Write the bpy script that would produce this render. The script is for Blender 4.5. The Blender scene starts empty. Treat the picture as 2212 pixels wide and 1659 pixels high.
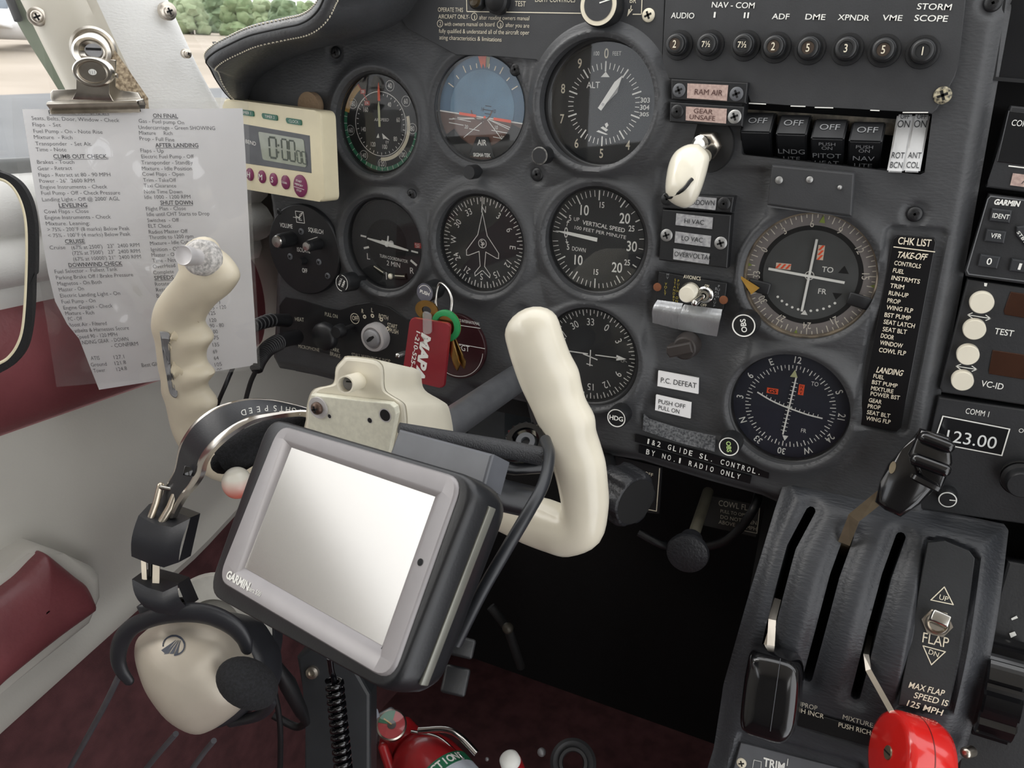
import bpy, bmesh, math, random
import numpy as np
from mathutils import Vector, Matrix
random.seed(7)
SC = bpy.context.scene
COL = SC.collection
R_ = math.radians
# ---------------------------------------------------------------- camera
FPX, W, H = 1680.74, 2212, 1659
CAMP = Vector((0.27239, -0.53863, 0.10077))
CAMR = (R_(70.374), R_(-0.8167), R_(26.686))
cd = bpy.data.cameras.new('camera'); cam = bpy.data.objects.new('camera', cd); COL.objects.link(cam)
cam.location = CAMP; cam.rotation_euler = CAMR
cd.sensor_width = 36.0; cd.lens = 36.0 * FPX / W; cd.clip_start = 0.01; cd.clip_end = 500
cd.dof.use_dof = True; cd.dof.focus_distance = 0.46; cd.dof.aperture_fstop = 36
SC.camera = cam
# ---------------------------------------------------------------- exposure, sky, sun
SC.view_settings.view_transform = 'Standard'; SC.view_settings.look = 'None'
SC.view_settings.gamma = 1.0; SC.view_settings.use_curve_mapping = False
SC.view_settings.exposure = 0.1
world = bpy.data.worlds.new('sky'); SC.world = world; world.use_nodes = True
wn = world.node_tree; wn.nodes.clear()
wo = wn.nodes.new('ShaderNodeOutputWorld'); wb = wn.nodes.new('ShaderNodeBackground')
wt = wn.nodes.new('ShaderNodeTexCoord'); ws = wn.nodes.new('ShaderNodeTexNoise'); wr = wn.nodes.new('ShaderNodeValToRGB')
ws.inputs['Scale'].default_value = 2.2; ws.inputs['Detail'].default_value = 4
wr.color_ramp.elements[0].position = 0.35; wr.color_ramp.elements[0].color = (0.86, 0.89, 0.94, 1)
wr.color_ramp.elements[1].position = 0.65; wr.color_ramp.elements[1].color = (1.0, 0.99, 0.97, 1)
wn.links.new(wt.outputs['Generated'], ws.inputs['Vector']); wn.links.new(ws.outputs['Fac'], wr.inputs['Fac'])
wn.links.new(wr.outputs['Color'], wb.inputs['Color']); wn.links.new(wb.outputs[0], wo.inputs['Surface'])
wb.inputs['Strength'].default_value = 2.3
sd = bpy.data.lights.new('sun', 'SUN'); sd.energy = 1.6; sd.angle = R_(35); sd.color = (1.0, 0.96, 0.9)
sun = bpy.data.objects.new('sun', sd); COL.objects.link(sun)
sun.rotation_euler = Vector((0.62, 0.40, -0.72)).to_track_quat('-Z', 'Y').to_euler()

# ---------------------------------------------------------------- pixel -> world helpers (camera geometry of the photograph)
CMAT = cam.rotation_euler.to_matrix()
def ray(px, py): return CMAT @ Vector(((px - W/2)/FPX, -(py - H/2)/FPX, -1.0))
def at(px, py, y=-0.006):
    d = ray(px, py); return CAMP + d * ((y - CAMP.y)/d.y)
def atx(px, py, x):
    d = ray(px, py); return CAMP + d * ((x - CAMP.x)/d.x)
def atd(px, py, dep): return CAMP + ray(px, py) * dep
def pxm(dep): return dep / FPX       # metres per pixel at a depth
class Pl:
    """a real plane in the cabin; uv() finds where a sight line meets it"""
    def __init__(s, o, x, y):
        s.o = Vector(o); s.x = Vector(x).normalized(); y = Vector(y)
        s.y = (y - s.x * y.dot(s.x)).normalized(); s.z = s.x.cross(s.y)
    def uv(s, px, py, off=0.0):
        d = ray(px, py); t = ((s.o + s.z*off - CAMP).dot(s.z)) / d.dot(s.z)
        q = CAMP + d*t - s.o
        return Vector((q.dot(s.x), q.dot(s.y)))
    def M(s, u=0.0, v=0.0, w=0.0):
        m = Matrix.Identity(4)
        for i, a in enumerate((s.x, s.y, s.z)):
            for j in range(3): m[j][i] = a[j]
        o = s.o + s.x*u + s.y*v + s.z*w
        for j in range(3): m[j][3] = o[j]
        return m
    def pt(s, px, py, off=0.0):
        u = s.uv(px, py, off); return s.o + s.x*u.x + s.y*u.y + s.z*off
    def poly(s, pts, off=0.0): return [tuple(s.uv(a, b, off)) for a, b in pts]
def PF(x, y, z): return Pl((x, y, z), (1, 0, 0), (0, 0, 1))
MM = Matrix.Scale(0.001, 4)
def rotz(a): return Matrix.Rotation(a, 4, 'Z')
def tr(x, y, z=0): return Matrix.Translation((x, y, z))
def frame_dir(o, z, up=(0, 0, 1)):
    """frame with local Z along z"""
    z = Vector(z).normalized(); up = Vector(up)
    if abs(up.normalized().dot(z)) > .98: up = Vector((0, 1, 0))
    x = up.cross(z).normalized(); y = z.cross(x)
    m = Matrix.Identity(4)
    for i, a in enumerate((x, y, z)):
        for j in range(3): m[j][i] = a[j]
    for j in range(3): m[j][3] = Vector(o)[j]
    return m

# ---------------------------------------------------------------- materials
def lin(c): return tuple(((v/255)/12.92 if v/255 <= .04045 else ((v/255+.055)/1.055)**2.4) for v in c) + (1,)
MATS = {}
def mat(name, col, rough=.5, metal=0, bump=None, var=.06, spec=.5, coat=0, noise=60, col2=None, stretch=None, sheen=0):
    m = bpy.data.materials.new(name); m.use_nodes = True; n = m.node_tree; b = n.nodes['Principled BSDF']
    b.inputs['Roughness'].default_value = rough; b.inputs['Metallic'].default_value = metal
    b.inputs['Specular IOR Level'].default_value = spec; b.inputs['Coat Weight'].default_value = coat
    b.inputs['Coat Roughness'].default_value = .08
    if sheen: b.inputs['Sheen Weight'].default_value = sheen
    c = lin(col); t = n.nodes.new('ShaderNodeTexCoord')
    no = n.nodes.new('ShaderNodeTexNoise'); no.inputs['Scale'].default_value = noise; no.inputs['Detail'].default_value = 3
    rp = n.nodes.new('ShaderNodeValToRGB'); c2 = lin(col2) if col2 else tuple(v*(1-var*2) for v in c[:3]) + (1,)
    rp.color_ramp.elements[0].color = c2; rp.color_ramp.elements[1].color = c if col2 else tuple(min(1, v*(1+var)) for v in c[:3]) + (1,)
    rp.color_ramp.elements[0].position = .35; rp.color_ramp.elements[1].position = .65
    n.links.new(t.outputs['Object'], no.inputs['Vector']); n.links.new(no.outputs['Fac'], rp.inputs['Fac'])
    n.links.new(rp.outputs['Color'], b.inputs['Base Color'])
    if bump:
        bn = n.nodes.new('ShaderNodeTexNoise'); bn.inputs['Scale'].default_value = bump[0]; bn.inputs['Detail'].default_value = 2
        bp = n.nodes.new('ShaderNodeBump'); bp.inputs['Strength'].default_value = bump[1]; bp.inputs['Distance'].default_value = .0006
        if stretch:
            mp = n.nodes.new('ShaderNodeMapping'); mp.inputs['Scale'].default_value = stretch
            n.links.new(t.outputs['Object'], mp.inputs['Vector']); n.links.new(mp.outputs[0], bn.inputs['Vector'])
        else: n.links.new(t.outputs['Object'], bn.inputs['Vector'])
        n.links.new(bn.outputs['Fac'], bp.inputs['Height']); n.links.new(bp.outputs[0], b.inputs['Normal'])
    return m
def glassmat(name, tint=(1, 1, 1), gloss=.08, rough=.02, haze=0.0):
    m = bpy.data.materials.new(name); m.use_nodes = True; n = m.node_tree; n.nodes.clear()
    o = n.nodes.new('ShaderNodeOutputMaterial'); t = n.nodes.new('ShaderNodeBsdfTransparent'); g = n.nodes.new('ShaderNodeBsdfGlossy')
    t.inputs[0].default_value = tint + (1,); g.inputs['Roughness'].default_value = rough
    l = n.nodes.new('ShaderNodeLayerWeight'); l.inputs[0].default_value = .3
    mu = n.nodes.new('ShaderNodeMath'); mu.operation = 'MULTIPLY_ADD'; mu.inputs[1].default_value = .5; mu.inputs[2].default_value = gloss
    mx = n.nodes.new('ShaderNodeMixShader'); n.links.new(l.outputs['Fresnel'], mu.inputs[0]); n.links.new(mu.outputs[0], mx.inputs[0])
    n.links.new(t.outputs[0], mx.inputs[1]); n.links.new(g.outputs[0], mx.inputs[2])
    if haze:
        d = n.nodes.new('ShaderNodeBsdfDiffuse'); m2 = n.nodes.new('ShaderNodeMixShader'); no = n.nodes.new('ShaderNodeTexNoise')
        no.inputs['Scale'].default_value = 25; ma = n.nodes.new('ShaderNodeMath'); ma.operation = 'MULTIPLY'; ma.inputs[1].default_value = haze*2
        tc = n.nodes.new('ShaderNodeTexCoord'); n.links.new(tc.outputs['Object'], no.inputs['Vector']); n.links.new(no.outputs['Fac'], ma.inputs[0])
        d.inputs[0].default_value = (.9, .9, .9, 1); n.links.new(ma.outputs[0], m2.inputs[0])
        n.links.new(mx.outputs[0], m2.inputs[1]); n.links.new(d.outputs[0], m2.inputs[2]); n.links.new(m2.outputs[0], o.inputs['Surface'])
    else: n.links.new(mx.outputs[0], o.inputs['Surface'])
    return m
def lm(key, *a, **k):
    if key not in MATS: MATS[key] = mat(key, *a, **k)
    return MATS[key]
VINYL = mat('charcoal_vinyl', (66, 67, 69), .47, bump=(420, .55), var=.05, stretch=(.6, 1, 1.4))
PLATE = mat('black_painted_plate', (54, 55, 57), .55, bump=(900, .12), var=.05)
BLACK = mat('black_plastic', (26, 27, 29), .42, bump=(700, .1))
GLOSS = mat('gloss_black_plastic', (12, 12, 15), .12, coat=.6)
DIAL = mat('dial_black', (34, 36, 38), .7)
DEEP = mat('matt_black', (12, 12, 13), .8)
WHITE = mat('white_paint', (236, 236, 230), .6, var=.02)
IVORY = mat('ivory_print', (226, 218, 196), .6, var=.03)
CREAM = mat('cream_enamel', (226, 219, 200), .3, coat=.25, var=.03, noise=25)
CREAMW = mat('cream_grip_plastic', (216, 206, 184), .42, var=.04, noise=30)
GREYM = mat('worn_grey_metal', (150, 150, 152), .5, metal=.4, bump=(800, .3))
STEEL = mat('polished_steel', (205, 203, 198), .2, metal=1)
NICKEL = mat('brushed_nickel', (200, 192, 180), .3, metal=1)
SILVERP = mat('silver_paint', (200, 197, 197), .38, metal=.25, var=.02)
BRASS = mat('brass', (176, 140, 84), .3, metal=1)
ORANGE = mat('orange_paint', (245, 92, 52), .5)
GREENP = mat('green_paint', (46, 112, 84), .5)
YELP = mat('amber_paint', (190, 150, 80), .5)
REDP = mat('red_paint', (170, 48, 44), .5)
GLASS = glassmat('instrument_glass', gloss=.03)
GREYP = mat('grey_plastic', (92, 94, 98), .45)

# ---------------------------------------------------------------- mesh builder
_TX = {}
def text_mesh(s, bold=0.0, res=2):
    k = (s, bold, res)
    if k not in _TX:
        cu = bpy.data.curves.new('t', 'FONT'); cu.body = s; cu.size = 1; cu.offset = bold; cu.resolution_u = res; cu.fill_mode = 'FRONT'
        ob = bpy.data.objects.new('t', cu); COL.objects.link(ob)
        dg = bpy.context.evaluated_depsgraph_get(); me = bpy.data.meshes.new_from_object(ob.evaluated_get(dg))
        v = [tuple(p.co) for p in me.vertices]; f = [tuple(p.vertices) for p in me.polygons]
        bpy.data.objects.remove(ob); bpy.data.curves.remove(cu); bpy.data.meshes.remove(me)
        _TX[k] = (v, f)
    return _TX[k]
_cv = text_mesh('H')[0]; CAPH = max(p[1] for p in _cv)
class MB:
    def __init__(s): s.V = []; s.F = []; s.I = []; s.S = []; s.mats = []
    def mi(s, m):
        if m not in s.mats: s.mats.append(m)
        return s.mats.index(m)
    def add(s, v, f, m, M=None, smooth=False):
        b = len(s.V); i = s.mi(m)
        s.V += [tuple(M @ Vector(p)) if M is not None else tuple(p) for p in v]
        for q in f: s.F.append(tuple(b+k for k in q)); s.I.append(i); s.S.append(smooth)
    def addbm(s, bm, m, M=None, smooth=False):
        bm.verts.index_update()
        s.add([v.co.copy() for v in bm.verts], [[v.index for v in f.verts] for f in bm.faces], m, M, smooth); bm.free()
    def box(s, m, M, sx, sy, sz, bevel=0, seg=2, smooth=False):
        bm = bmesh.new(); bmesh.ops.create_cube(bm, size=1)
        for v in bm.verts: v.co = Vector((v.co.x*sx, v.co.y*sy, v.co.z*sz))
        if bevel: bmesh.ops.bevel(bm, geom=bm.edges[:], offset=bevel, segments=seg, affect='EDGES', profile=.5)
        s.addbm(bm, m, M, smooth or bevel > 0)
    def prism(s, m, M, poly, z0, z1, bevel=0, seg=2, smooth=False, taper=None):
        if sum(a[0]*b[1]-b[0]*a[1] for a, b in zip(poly, list(poly[1:])+[poly[0]])) < 0: poly = list(poly)[::-1]
        bm = bmesh.new(); lo = [bm.verts.new((p[0], p[1], z0)) for p in poly]
        cx = sum(p[0] for p in poly)/len(poly); cy = sum(p[1] for p in poly)/len(poly); k = taper or 1
        hi = [bm.verts.new((cx+(p[0]-cx)*k, cy+(p[1]-cy)*k, z1)) for p in poly]
        bm.faces.new(lo[::-1]); top = bm.faces.new(hi); n = len(poly)
        for i in range(n): bm.faces.new((lo[i], lo[(i+1) % n], hi[(i+1) % n], hi[i]))
        if bevel: bmesh.ops.bevel(bm, geom=[e for e in top.edges], offset=bevel, segments=seg, affect='EDGES', profile=.5)
        s.addbm(bm, m, M, smooth)
    def poly(s, m, M, pts, z=0): s.add([(p[0], p[1], z) for p in pts], [tuple(range(len(pts)))], m, M)
    def lathe(s, m, M, prof, n=48, smooth=True, cap0=True, cap1=True, a0=0, a1=2*math.pi):
        full = abs(a1-a0-2*math.pi) < 1e-6; k = n if full else n+1
        v = []; f = []
        for r, z in prof:
            for i in range(k):
                a = a0+(a1-a0)*i/n; v.append((r*math.cos(a), r*math.sin(a), z))
        for j in range(len(prof)-1):
            for i in range(n):
                i2 = (i+1) % k; f.append((j*k+i, j*k+i2, (j+1)*k+i2, (j+1)*k+i))
        s.add(v, f, m, M, smooth)
        if full:
            cap0 = cap0 and abs(prof[0][1]-prof[1][1]) > 1e-9; cap1 = cap1 and abs(prof[-1][1]-prof[-2][1]) > 1e-9
            if cap0 and prof[0][0] > 1e-9: s.add(v[:k], [tuple(range(k))[::-1]], m, M)
            if cap1 and prof[-1][0] > 1e-9: s.add(v[-k:], [tuple(range(k))], m, M)
    def disc(s, m, M, r, z=0, n=48): s.add([(r*math.cos(2*math.pi*i/n), r*math.sin(2*math.pi*i/n), z) for i in range(n)], [tuple(range(n))], m, M)
    def arc(s, m, M, r0, r1, a0, a1, z=0, n=None):
        """flat ring sector; degrees clockwise from the top"""
        n = n or max(4, int(abs(a1-a0)/4)); v = []; f = []
        for i in range(n+1):
            a = R_(90-(a0+(a1-a0)*i/n)); v += [(r0*math.cos(a), r0*math.sin(a), z), (r1*math.cos(a), r1*math.sin(a), z)]
        for i in range(n): f.append((2*i, 2*i+1, 2*i+3, 2*i+2))
        s.add(v, f, m, M)
    def line(s, m, M, a, b, w, z=0, w2=None):
        a = Vector(a[:2]); b = Vector(b[:2]); d = (b-a).normalized(); p = Vector((-d.y, d.x)); w2 = w if w2 is None else w2
        q = [a-p*w/2, b-p*w2/2, b+p*w2/2, a+p*w/2]
        s.add([(c.x, c.y, z) for c in q], [(0, 1, 2, 3)], m, M)
    def pline(s, m, M, pts, w, z=0, close=False):
        pts = list(pts)+([pts[0]] if close else [])
        for i, (a, b) in enumerate(zip(pts, pts[1:])):
            a = Vector(a[:2]); b = Vector(b[:2]); e = (b-a).normalized()*w*.4
            s.line(m, M, a-e, b+e, w, z+(i % 2)*w*.04)
    def tick(s, m, M, ang, r0, r1, w, z=0):
        a = R_(90-ang); c, d = math.cos(a), math.sin(a); s.line(m, M, (c*r0, d*r0), (c*r1, d*r1), w, z)
    def text(s, m, M, t, h, x=0, y=0, ang=0, z=0, w=None, al='C', bold=.0, cond=1.0, shear=0, res=4):
        """printed lettering: cap height h, centred vertically on y"""
        v, f = text_mesh(t, bold, res)
        if not v: return
        x0 = min(p[0] for p in v); x1 = max(p[0] for p in v); sy = h/CAPH; sx = (w/(x1-x0)) if w else sy*cond
        ox = {'C': (x0+x1)/2, 'L': x0, 'R': x1}[al]; c, d = math.cos(ang), math.sin(ang); o = []
        for p in v:
            a = (p[0]-ox)*sx+shear*p[1]*sy; b = p[1]*sy-h/2; o.append((x+a*c-b*d, y+a*d+b*c, z))
        s.add(o, f, m, M)
    def ptext(s, m, pl, t, l, r, hpx, off=.0004, bold=.0, shear=0, dy=0):
        """lettering on a plane: baseline from sight point l to r, cap height of hpx photo pixels"""
        a = pl.uv(l[0], l[1], off); b = pl.uv(r[0], r[1], off); c = pl.uv(l[0], l[1]-hpx, off)
        X = (b-a); w = X.length; X.normalize(); h = abs((c-a).dot(Vector((-X.y, X.x))))
        ang = math.atan2(X.y, X.x); v, f = text_mesh(t, bold, 6 if hpx >= 15 else 4 if hpx >= 9 else 2)
        x0 = min(p[0] for p in v); x1 = max(p[0] for p in v); sx = w/(x1-x0); sy = h/CAPH; o = []
        for p in v:
            q = (p[0]-x0)*sx+shear*p[1]*sy; k = p[1]*sy; o.append((a.x+q*X.x-k*X.y, a.y+q*X.y+k*X.x, off))
        s.add(o, f, m, pl.M())
    def mono(s, m, pl, t, l, r, hpx, off=.0004, bold=.0, fill=.62):
        """evenly spaced embossed characters"""
        n = len(t)
        for i, ch in enumerate(t):
            if ch == ' ': continue
            k = {'.': .16, 'I': .12, '1': .3, ',': .16}.get(ch, fill); c = (i+.5)/n; a, b = c-k/2/n, c+k/2/n
            s.ptext(m, pl, ch, (l[0]+(r[0]-l[0])*a, l[1]+(r[1]-l[1])*a), (l[0]+(r[0]-l[0])*b, l[1]+(r[1]-l[1])*b), hpx, off, bold)
    def tube(s, m, pts, rad, n=14, caps=True, smooth=True, M=None, squash=1.0, ref=None, round_caps=False):
        P = [Vector(p) for p in pts]; k = len(P); rad = [rad]*k if not hasattr(rad, '__len__') else list(rad)
        if round_caps:
            t0 = (P[0]-P[1]).normalized(); t1 = (P[-1]-P[-2]).normalized(); pre = []; post = []
            for a in (.97, .8, .5, .25):
                pre.append((P[0]+t0*rad[0]*a, rad[0]*math.sqrt(1-a*a))); post.append((P[-1]+t1*rad[-1]*a, rad[-1]*math.sqrt(1-a*a)))
            P = [p for p, _ in pre]+P+[p for p, _ in post[::-1]]; rad = [r for _, r in pre]+rad+[r for _, r in post[::-1]]; k = len(P)
        v = []; f = []; up = Vector(ref) if ref else None
        T = [(P[min(i+1, k-1)]-P[max(i-1, 0)]).normalized() for i in range(k)]
        if up is None:
            up = Vector((0, 0, 1)) if abs(T[0].z) < .9 else Vector((1, 0, 0))
        u = (up-T[0]*up.dot(T[0])).normalized()
        for i in range(k):
            u = (u-T[i]*u.dot(T[i])).normalized(); w = T[i].cross(u)
            for j in range(n):
                a = 2*math.pi*j/n; v.append(P[i]+(u*math.cos(a)*squash+w*math.sin(a))*rad[i])
        for i in range(k-1):
            for j in range(n): f.append((i*n+j, i*n+(j+1) % n, (i+1)*n+(j+1) % n, (i+1)*n+j))
        s.add(v, f, m, M, smooth)
        if caps: s.add(v[:n], [tuple(range(n))[::-1]], m, M, round_caps); s.add(v[-n:], [tuple(range(n))], m, M, round_caps)
    def ball(s, m, M, rx, ry, rz, n=24, k=16):
        v = [(0, 0, -rz)]; f = []
        for i in range(1, k):
            a = math.pi*i/k-math.pi/2
            for j in range(n): b = 2*math.pi*j/n; v.append((rx*math.cos(a)*math.cos(b), ry*math.cos(a)*math.sin(b), rz*math.sin(a)))
        v.append((0, 0, rz)); e = len(v)-1
        for j in range(n): f.append((0, 1+(j+1) % n, 1+j)); f.append((e, 1+(k-2)*n+j, 1+(k-2)*n+(j+1) % n))
        for i in range(k-2):
            for j in range(n): f.append((1+i*n+j, 1+i*n+(j+1) % n, 1+(i+1)*n+(j+1) % n, 1+(i+1)*n+j))
        s.add(v, f, m, M, True)
    def grid(s, m, rows, smooth=True, M=None, closed=False):
        """skin over rows of points"""
        n = len(rows[0]); v = [p for r in rows for p in r]; f = []
        for i in range(len(rows)-1):
            for j in range(n if closed else n-1): f.append((i*n+j, i*n+(j+1) % n, (i+1)*n+(j+1) % n, (i+1)*n+j))
        s.add(v, f, m, M, smooth)
    def build(s, name, parent=None, loc=None, auto=True):
        off = Vector((0, 0, 0)); p = parent
        while p is not None: off += p.location; p = p.parent
        if parent is None: off = Vector(loc) if loc is not None else (sum((Vector(v) for v in s.V), Vector())/max(1, len(s.V)))
        me = bpy.data.meshes.new(name); me.from_pydata([(v[0]-off.x, v[1]-off.y, v[2]-off.z) for v in s.V], [], s.F)
        for m in s.mats: me.materials.append(m)
        me.polygons.foreach_set('material_index', s.I); me.polygons.foreach_set('use_smooth', s.S); me.update()
        o = bpy.data.objects.new(name, me); COL.objects.link(o)
        if parent is not None: o.parent = parent
        else: o.location = off
        if auto and any(s.S):
            try: me.set_sharp_from_angle(angle=R_(50))
            except Exception: pass
        return o
def tag(o, label, cat, group=None):
    o['label'] = label; o['category'] = cat
    if group: o['group'] = group
    return o
def thing(name, label, cat, loc, group=None):
    o = bpy.data.objects.new(name, None); COL.objects.link(o); o.location = loc; o.empty_display_size = .01
    return tag(o, label, cat, group)
def struct(o): o['kind'] = 'structure'; return o

# ---------------------------------------------------------------- moulded sheets with holes
def sd_circle(cx, cy, r): return lambda x, y: np.hypot(x-cx, y-cy)-r
def sd_box(cx, cy, hx, hy, r=0.0, ang=0.0):
    c, s = math.cos(ang), math.sin(ang)
    def f(x, y):
        u = (x-cx)*c+(y-cy)*s; v = -(x-cx)*s+(y-cy)*c
        qx = np.abs(u)-hx+r; qy = np.abs(v)-hy+r
        return np.hypot(np.maximum(qx, 0), np.maximum(qy, 0))+np.minimum(np.maximum(qx, qy), 0)-r
    return f
def sd_caps(a, b, r):
    def f(x, y):
        bx, by = b[0]-a[0], b[1]-a[1]; t = np.clip(((x-a[0])*bx+(y-a[1])*by)/(bx*bx+by*by), 0, 1)
        return np.hypot(x-a[0]-t*bx, y-a[1]-t*by)-r
    return f
def sd_path(pts, r):
    fs = [sd_caps(a, b, r) for a, b in zip(pts, pts[1:])]
    return lambda x, y: np.min([g(x, y) for g in fs], axis=0)
def sd_poly(P, rnd=0.0):
    P = np.array(P, float)
    def f(x, y):
        d = np.full(x.shape, 1e9); ins = np.zeros(x.shape, bool); n = len(P)
        for i in range(n):
            a = P[i]; b = P[(i+1) % n]; e = b-a; wx = x-a[0]; wy = y-a[1]
            t = np.clip((wx*e[0]+wy*e[1])/(e@e), 0, 1); d = np.minimum(d, np.hypot(wx-t*e[0], wy-t*e[1]))
            c = ((a[1] <= y) & (b[1] > y)) | ((b[1] <= y) & (a[1] > y))
            xi = a[0]+(y-a[1])/np.where(abs(b[1]-a[1]) < 1e-12, 1e-12, b[1]-a[1])*e[0]; ins ^= c & (x < xi)
        return np.where(ins, -d, d)-rnd
    return f
def sstep(t): t = np.clip(t, 0, 1); return t*t*(3-2*t)
def sheet(mb, m, M, bounds, cell, outline, holes, height, depth, edge_round=0.0):
    x0, y0, x1, y1 = bounds; xs = np.arange(x0, x1+cell, cell); ys = np.arange(y0, y1+cell, cell)
    X, Y = np.meshgrid(xs, ys)
    def S(x, y):
        d = outline(x, y)
        for h in holes: d = np.maximum(d, -h(x, y))
        return d
    D = S(X, Y); e = cell*.05
    for _ in range(2):
        gx = (S(X+e, Y)-S(X-e, Y))/(2*e); gy = (S(X, Y+e)-S(X, Y-e))/(2*e)
        D1 = S(X, Y); k = np.abs(D) < .6*cell; X = np.where(k, X-D1*gx, X); Y = np.where(k, Y-D1*gy, Y)
    ok = D < .6*cell; Z = height(X, Y)
    if edge_round:
        dd = np.clip(-S(X, Y), 0, edge_round)/edge_round; Z = Z-edge_round*.7*(1-np.sqrt(np.clip(1-(1-dd)**2, 0, 1)))
    ny, nx = X.shape; idx = np.arange(nx*ny).reshape(ny, nx); q = np.stack([idx[:-1, :-1], idx[:-1, 1:], idx[1:, 1:], idx[1:, :-1]], -1).reshape(-1, 4)
    okf = ok.ravel(); c = okf[q].sum(1); faces = [tuple(t) for t in q[c == 4].tolist()]
    faces += [tuple(v for v in t if okf[v]) for t in q[c == 3].tolist()]
    used = sorted({v for t in faces for v in t}); mp = {v: i for i, v in enumerate(used)}
    xr, yr, zr = X.ravel(), Y.ravel(), Z.ravel(); v = [(xr[i], yr[i], zr[i]) for i in used]; faces = [tuple(mp[i] for i in t) for t in faces]
    mb.add(v, faces, m, M, True)
    ed = {}
    for t in faces:
        for a, b in zip(t, t[1:]+t[:1]):
            if (b, a) in ed: del ed[(b, a)]
            else: ed[(a, b)] = 1
    sv = []; sf = []; sm = {}
    for a, b in ed:
        for k in (a, b):
            if k not in sm: sm[k] = len(sv); sv += [v[k], (v[k][0], v[k][1], v[k][2]-.0006), (v[k][0], v[k][1], -depth)]
        i, j = sm[a], sm[b]; sf += [(j, i, i+1, j+1), (j+1, i+1, i+2, j+2)]
    mb.add(sv, sf, m, M, True)
def pillow(mb, m, pl, pts, prof, off=0.0, sub=4):
    """closed rounded body: outline in photo pixels, then (scale, height) steps toward the viewer"""
    P = [Vector((*p, 0)) for p in pl.poly(pts, off)]; n = len(P)
    P = spline([P[-1]]+P+[P[0], P[1]], sub)[sub:-sub-1]; c = sum(P, Vector())/len(P)
    mb.grid(m, [[tuple(c+(p-c)*f+Vector((0, 0, z))) for p in P] for f, z in prof], closed=True, M=pl.M())
def screw(mb, M, r=.0035, m=None, h=.0016):
    """phillips screw head; local Z out of the surface"""
    m = m or BLACK
    mb.lathe(m, M, [(r, 0), (r, h*.4), (r*.85, h*.8), (r*.5, h), (.00001, h*1.02)], 20)
    for a in (0, math.pi/2): mb.box(DEEP, M @ tr(0, 0, h) @ rotz(a+.4), r*1.15, r*.3, .0003)
def spline(pts, n=8):
    """Catmull-Rom through points"""
    P = [Vector(p) for p in pts]; P = [P[0]*2-P[1]]+P+[P[-1]*2-P[-2]]; o = []
    for i in range(1, len(P)-2):
        for k in range(n):
            t = k/n; a, b, c, d = P[i-1:i+3]
            o.append(.5*((2*b)+(c-a)*t+(2*a-5*b+4*c-d)*t*t+(3*b-a-3*c+d)*t**3))
    o.append(P[-2]); return o
# ================================================================ SETTING: outside
XW = -0.345                                   # inner face of the left cabin wall
grd = mat('sandy_apron', (158, 147, 134), .9, var=.05, noise=.25, col2=(140, 130, 116))
asph = mat('grey_asphalt', (104, 106, 108), .9, noise=.6)
SL = .098                        # the aircraft sits nose-up on the apron
def gz(x, y): return -1.55+SL*math.hypot(x, y)
mb = MB(); N = 40
rows = []
for j in [.6, 1, 1.6, 2.5, 4, 6, 9, 13, 18, 26, 36, 50, 70, 95]:
    rows.append([(-j*math.sin(R_(100-i*140/N)), j*math.cos(R_(100-i*140/N)), gz(j, 0)) for i in range(N+1)])
mb.grid(grd, rows); struct(mb.build('floor_apron', loc=(0, 0, -1.5)))
mb = MB(); rows = []
for j in [.05, .1, .2, .35, .5, .7, 1]:
    rows.append([(-(11+12*i/N)*j*math.sin(R_(92-i*62/N)), (11+12*i/N)*j*math.cos(R_(92-i*62/N)), gz((11+12*i/N)*j, 0)+.02) for i in range(N+1)])
mb.grid(asph, rows); struct(mb.build('floor_asphalt', loc=(-1, 1, -1.5)))
leaf = [mat('leaf_%s' % k, c, .8, noise=2.5, col2=d) for k, c, d in (('fresh', (122, 138, 100), (96, 116, 78)), ('deep', (106, 124, 92), (82, 102, 72)), ('pale', (136, 148, 114), (112, 128, 92)))]
bark = mat('bark', (96, 80, 62), .9)
ORD = ['first', 'second', 'third', 'fourth', 'fifth', 'sixth', 'seventh', 'eighth', 'ninth', 'tenth', 'eleventh', 'twelfth', 'thirteenth', 'fourteenth', 'fifteenth', 'sixteenth']
for i in range(16):
    az = R_(-36-i*1.45); d = 60+6*(i % 2); bx, by = d*math.sin(az), d*math.cos(az); bz = gz(bx, by)
    h = random.uniform(1.9, 2.5)+(.6 if 5 < i < 10 else 0); w = 1.25
    t = thing('broadleaf_tree', '%s broadleaf tree from the right in the green tree line across the apron' % ORD[i], 'tree', (bx, by, bz), 'trees along the far edge of the apron')
    mb = MB(); mb.tube(bark, [(bx, by, bz-.2), (bx+.1, by, bz+h*.4), (bx, by+.1, bz+h*.7)], [.18, .12, .06], 8); mb.build('trunk', t)
    mb = MB()
    for k in range(42):
        a = random.uniform(0, 6.28); q = random.uniform(0, 1); r = random.uniform(.38, .62)
        bm = bmesh.new(); bmesh.ops.create_icosphere(bm, subdivisions=2, radius=1)
        for v in bm.verts: v.co *= 1+random.uniform(-.25, .25)
        mb.addbm(bm, leaf[(i*7+k*(k % 3 == 0)) % 3], tr(bx+math.cos(a)*w*.75*(1-q*.45), by+math.sin(a)*w*.5*(1-q*.5), bz+.15+q*h*.85) @ Matrix.Diagonal((r, r, r*.8, 1)), True)
    mb.build('crown', t)
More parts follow.
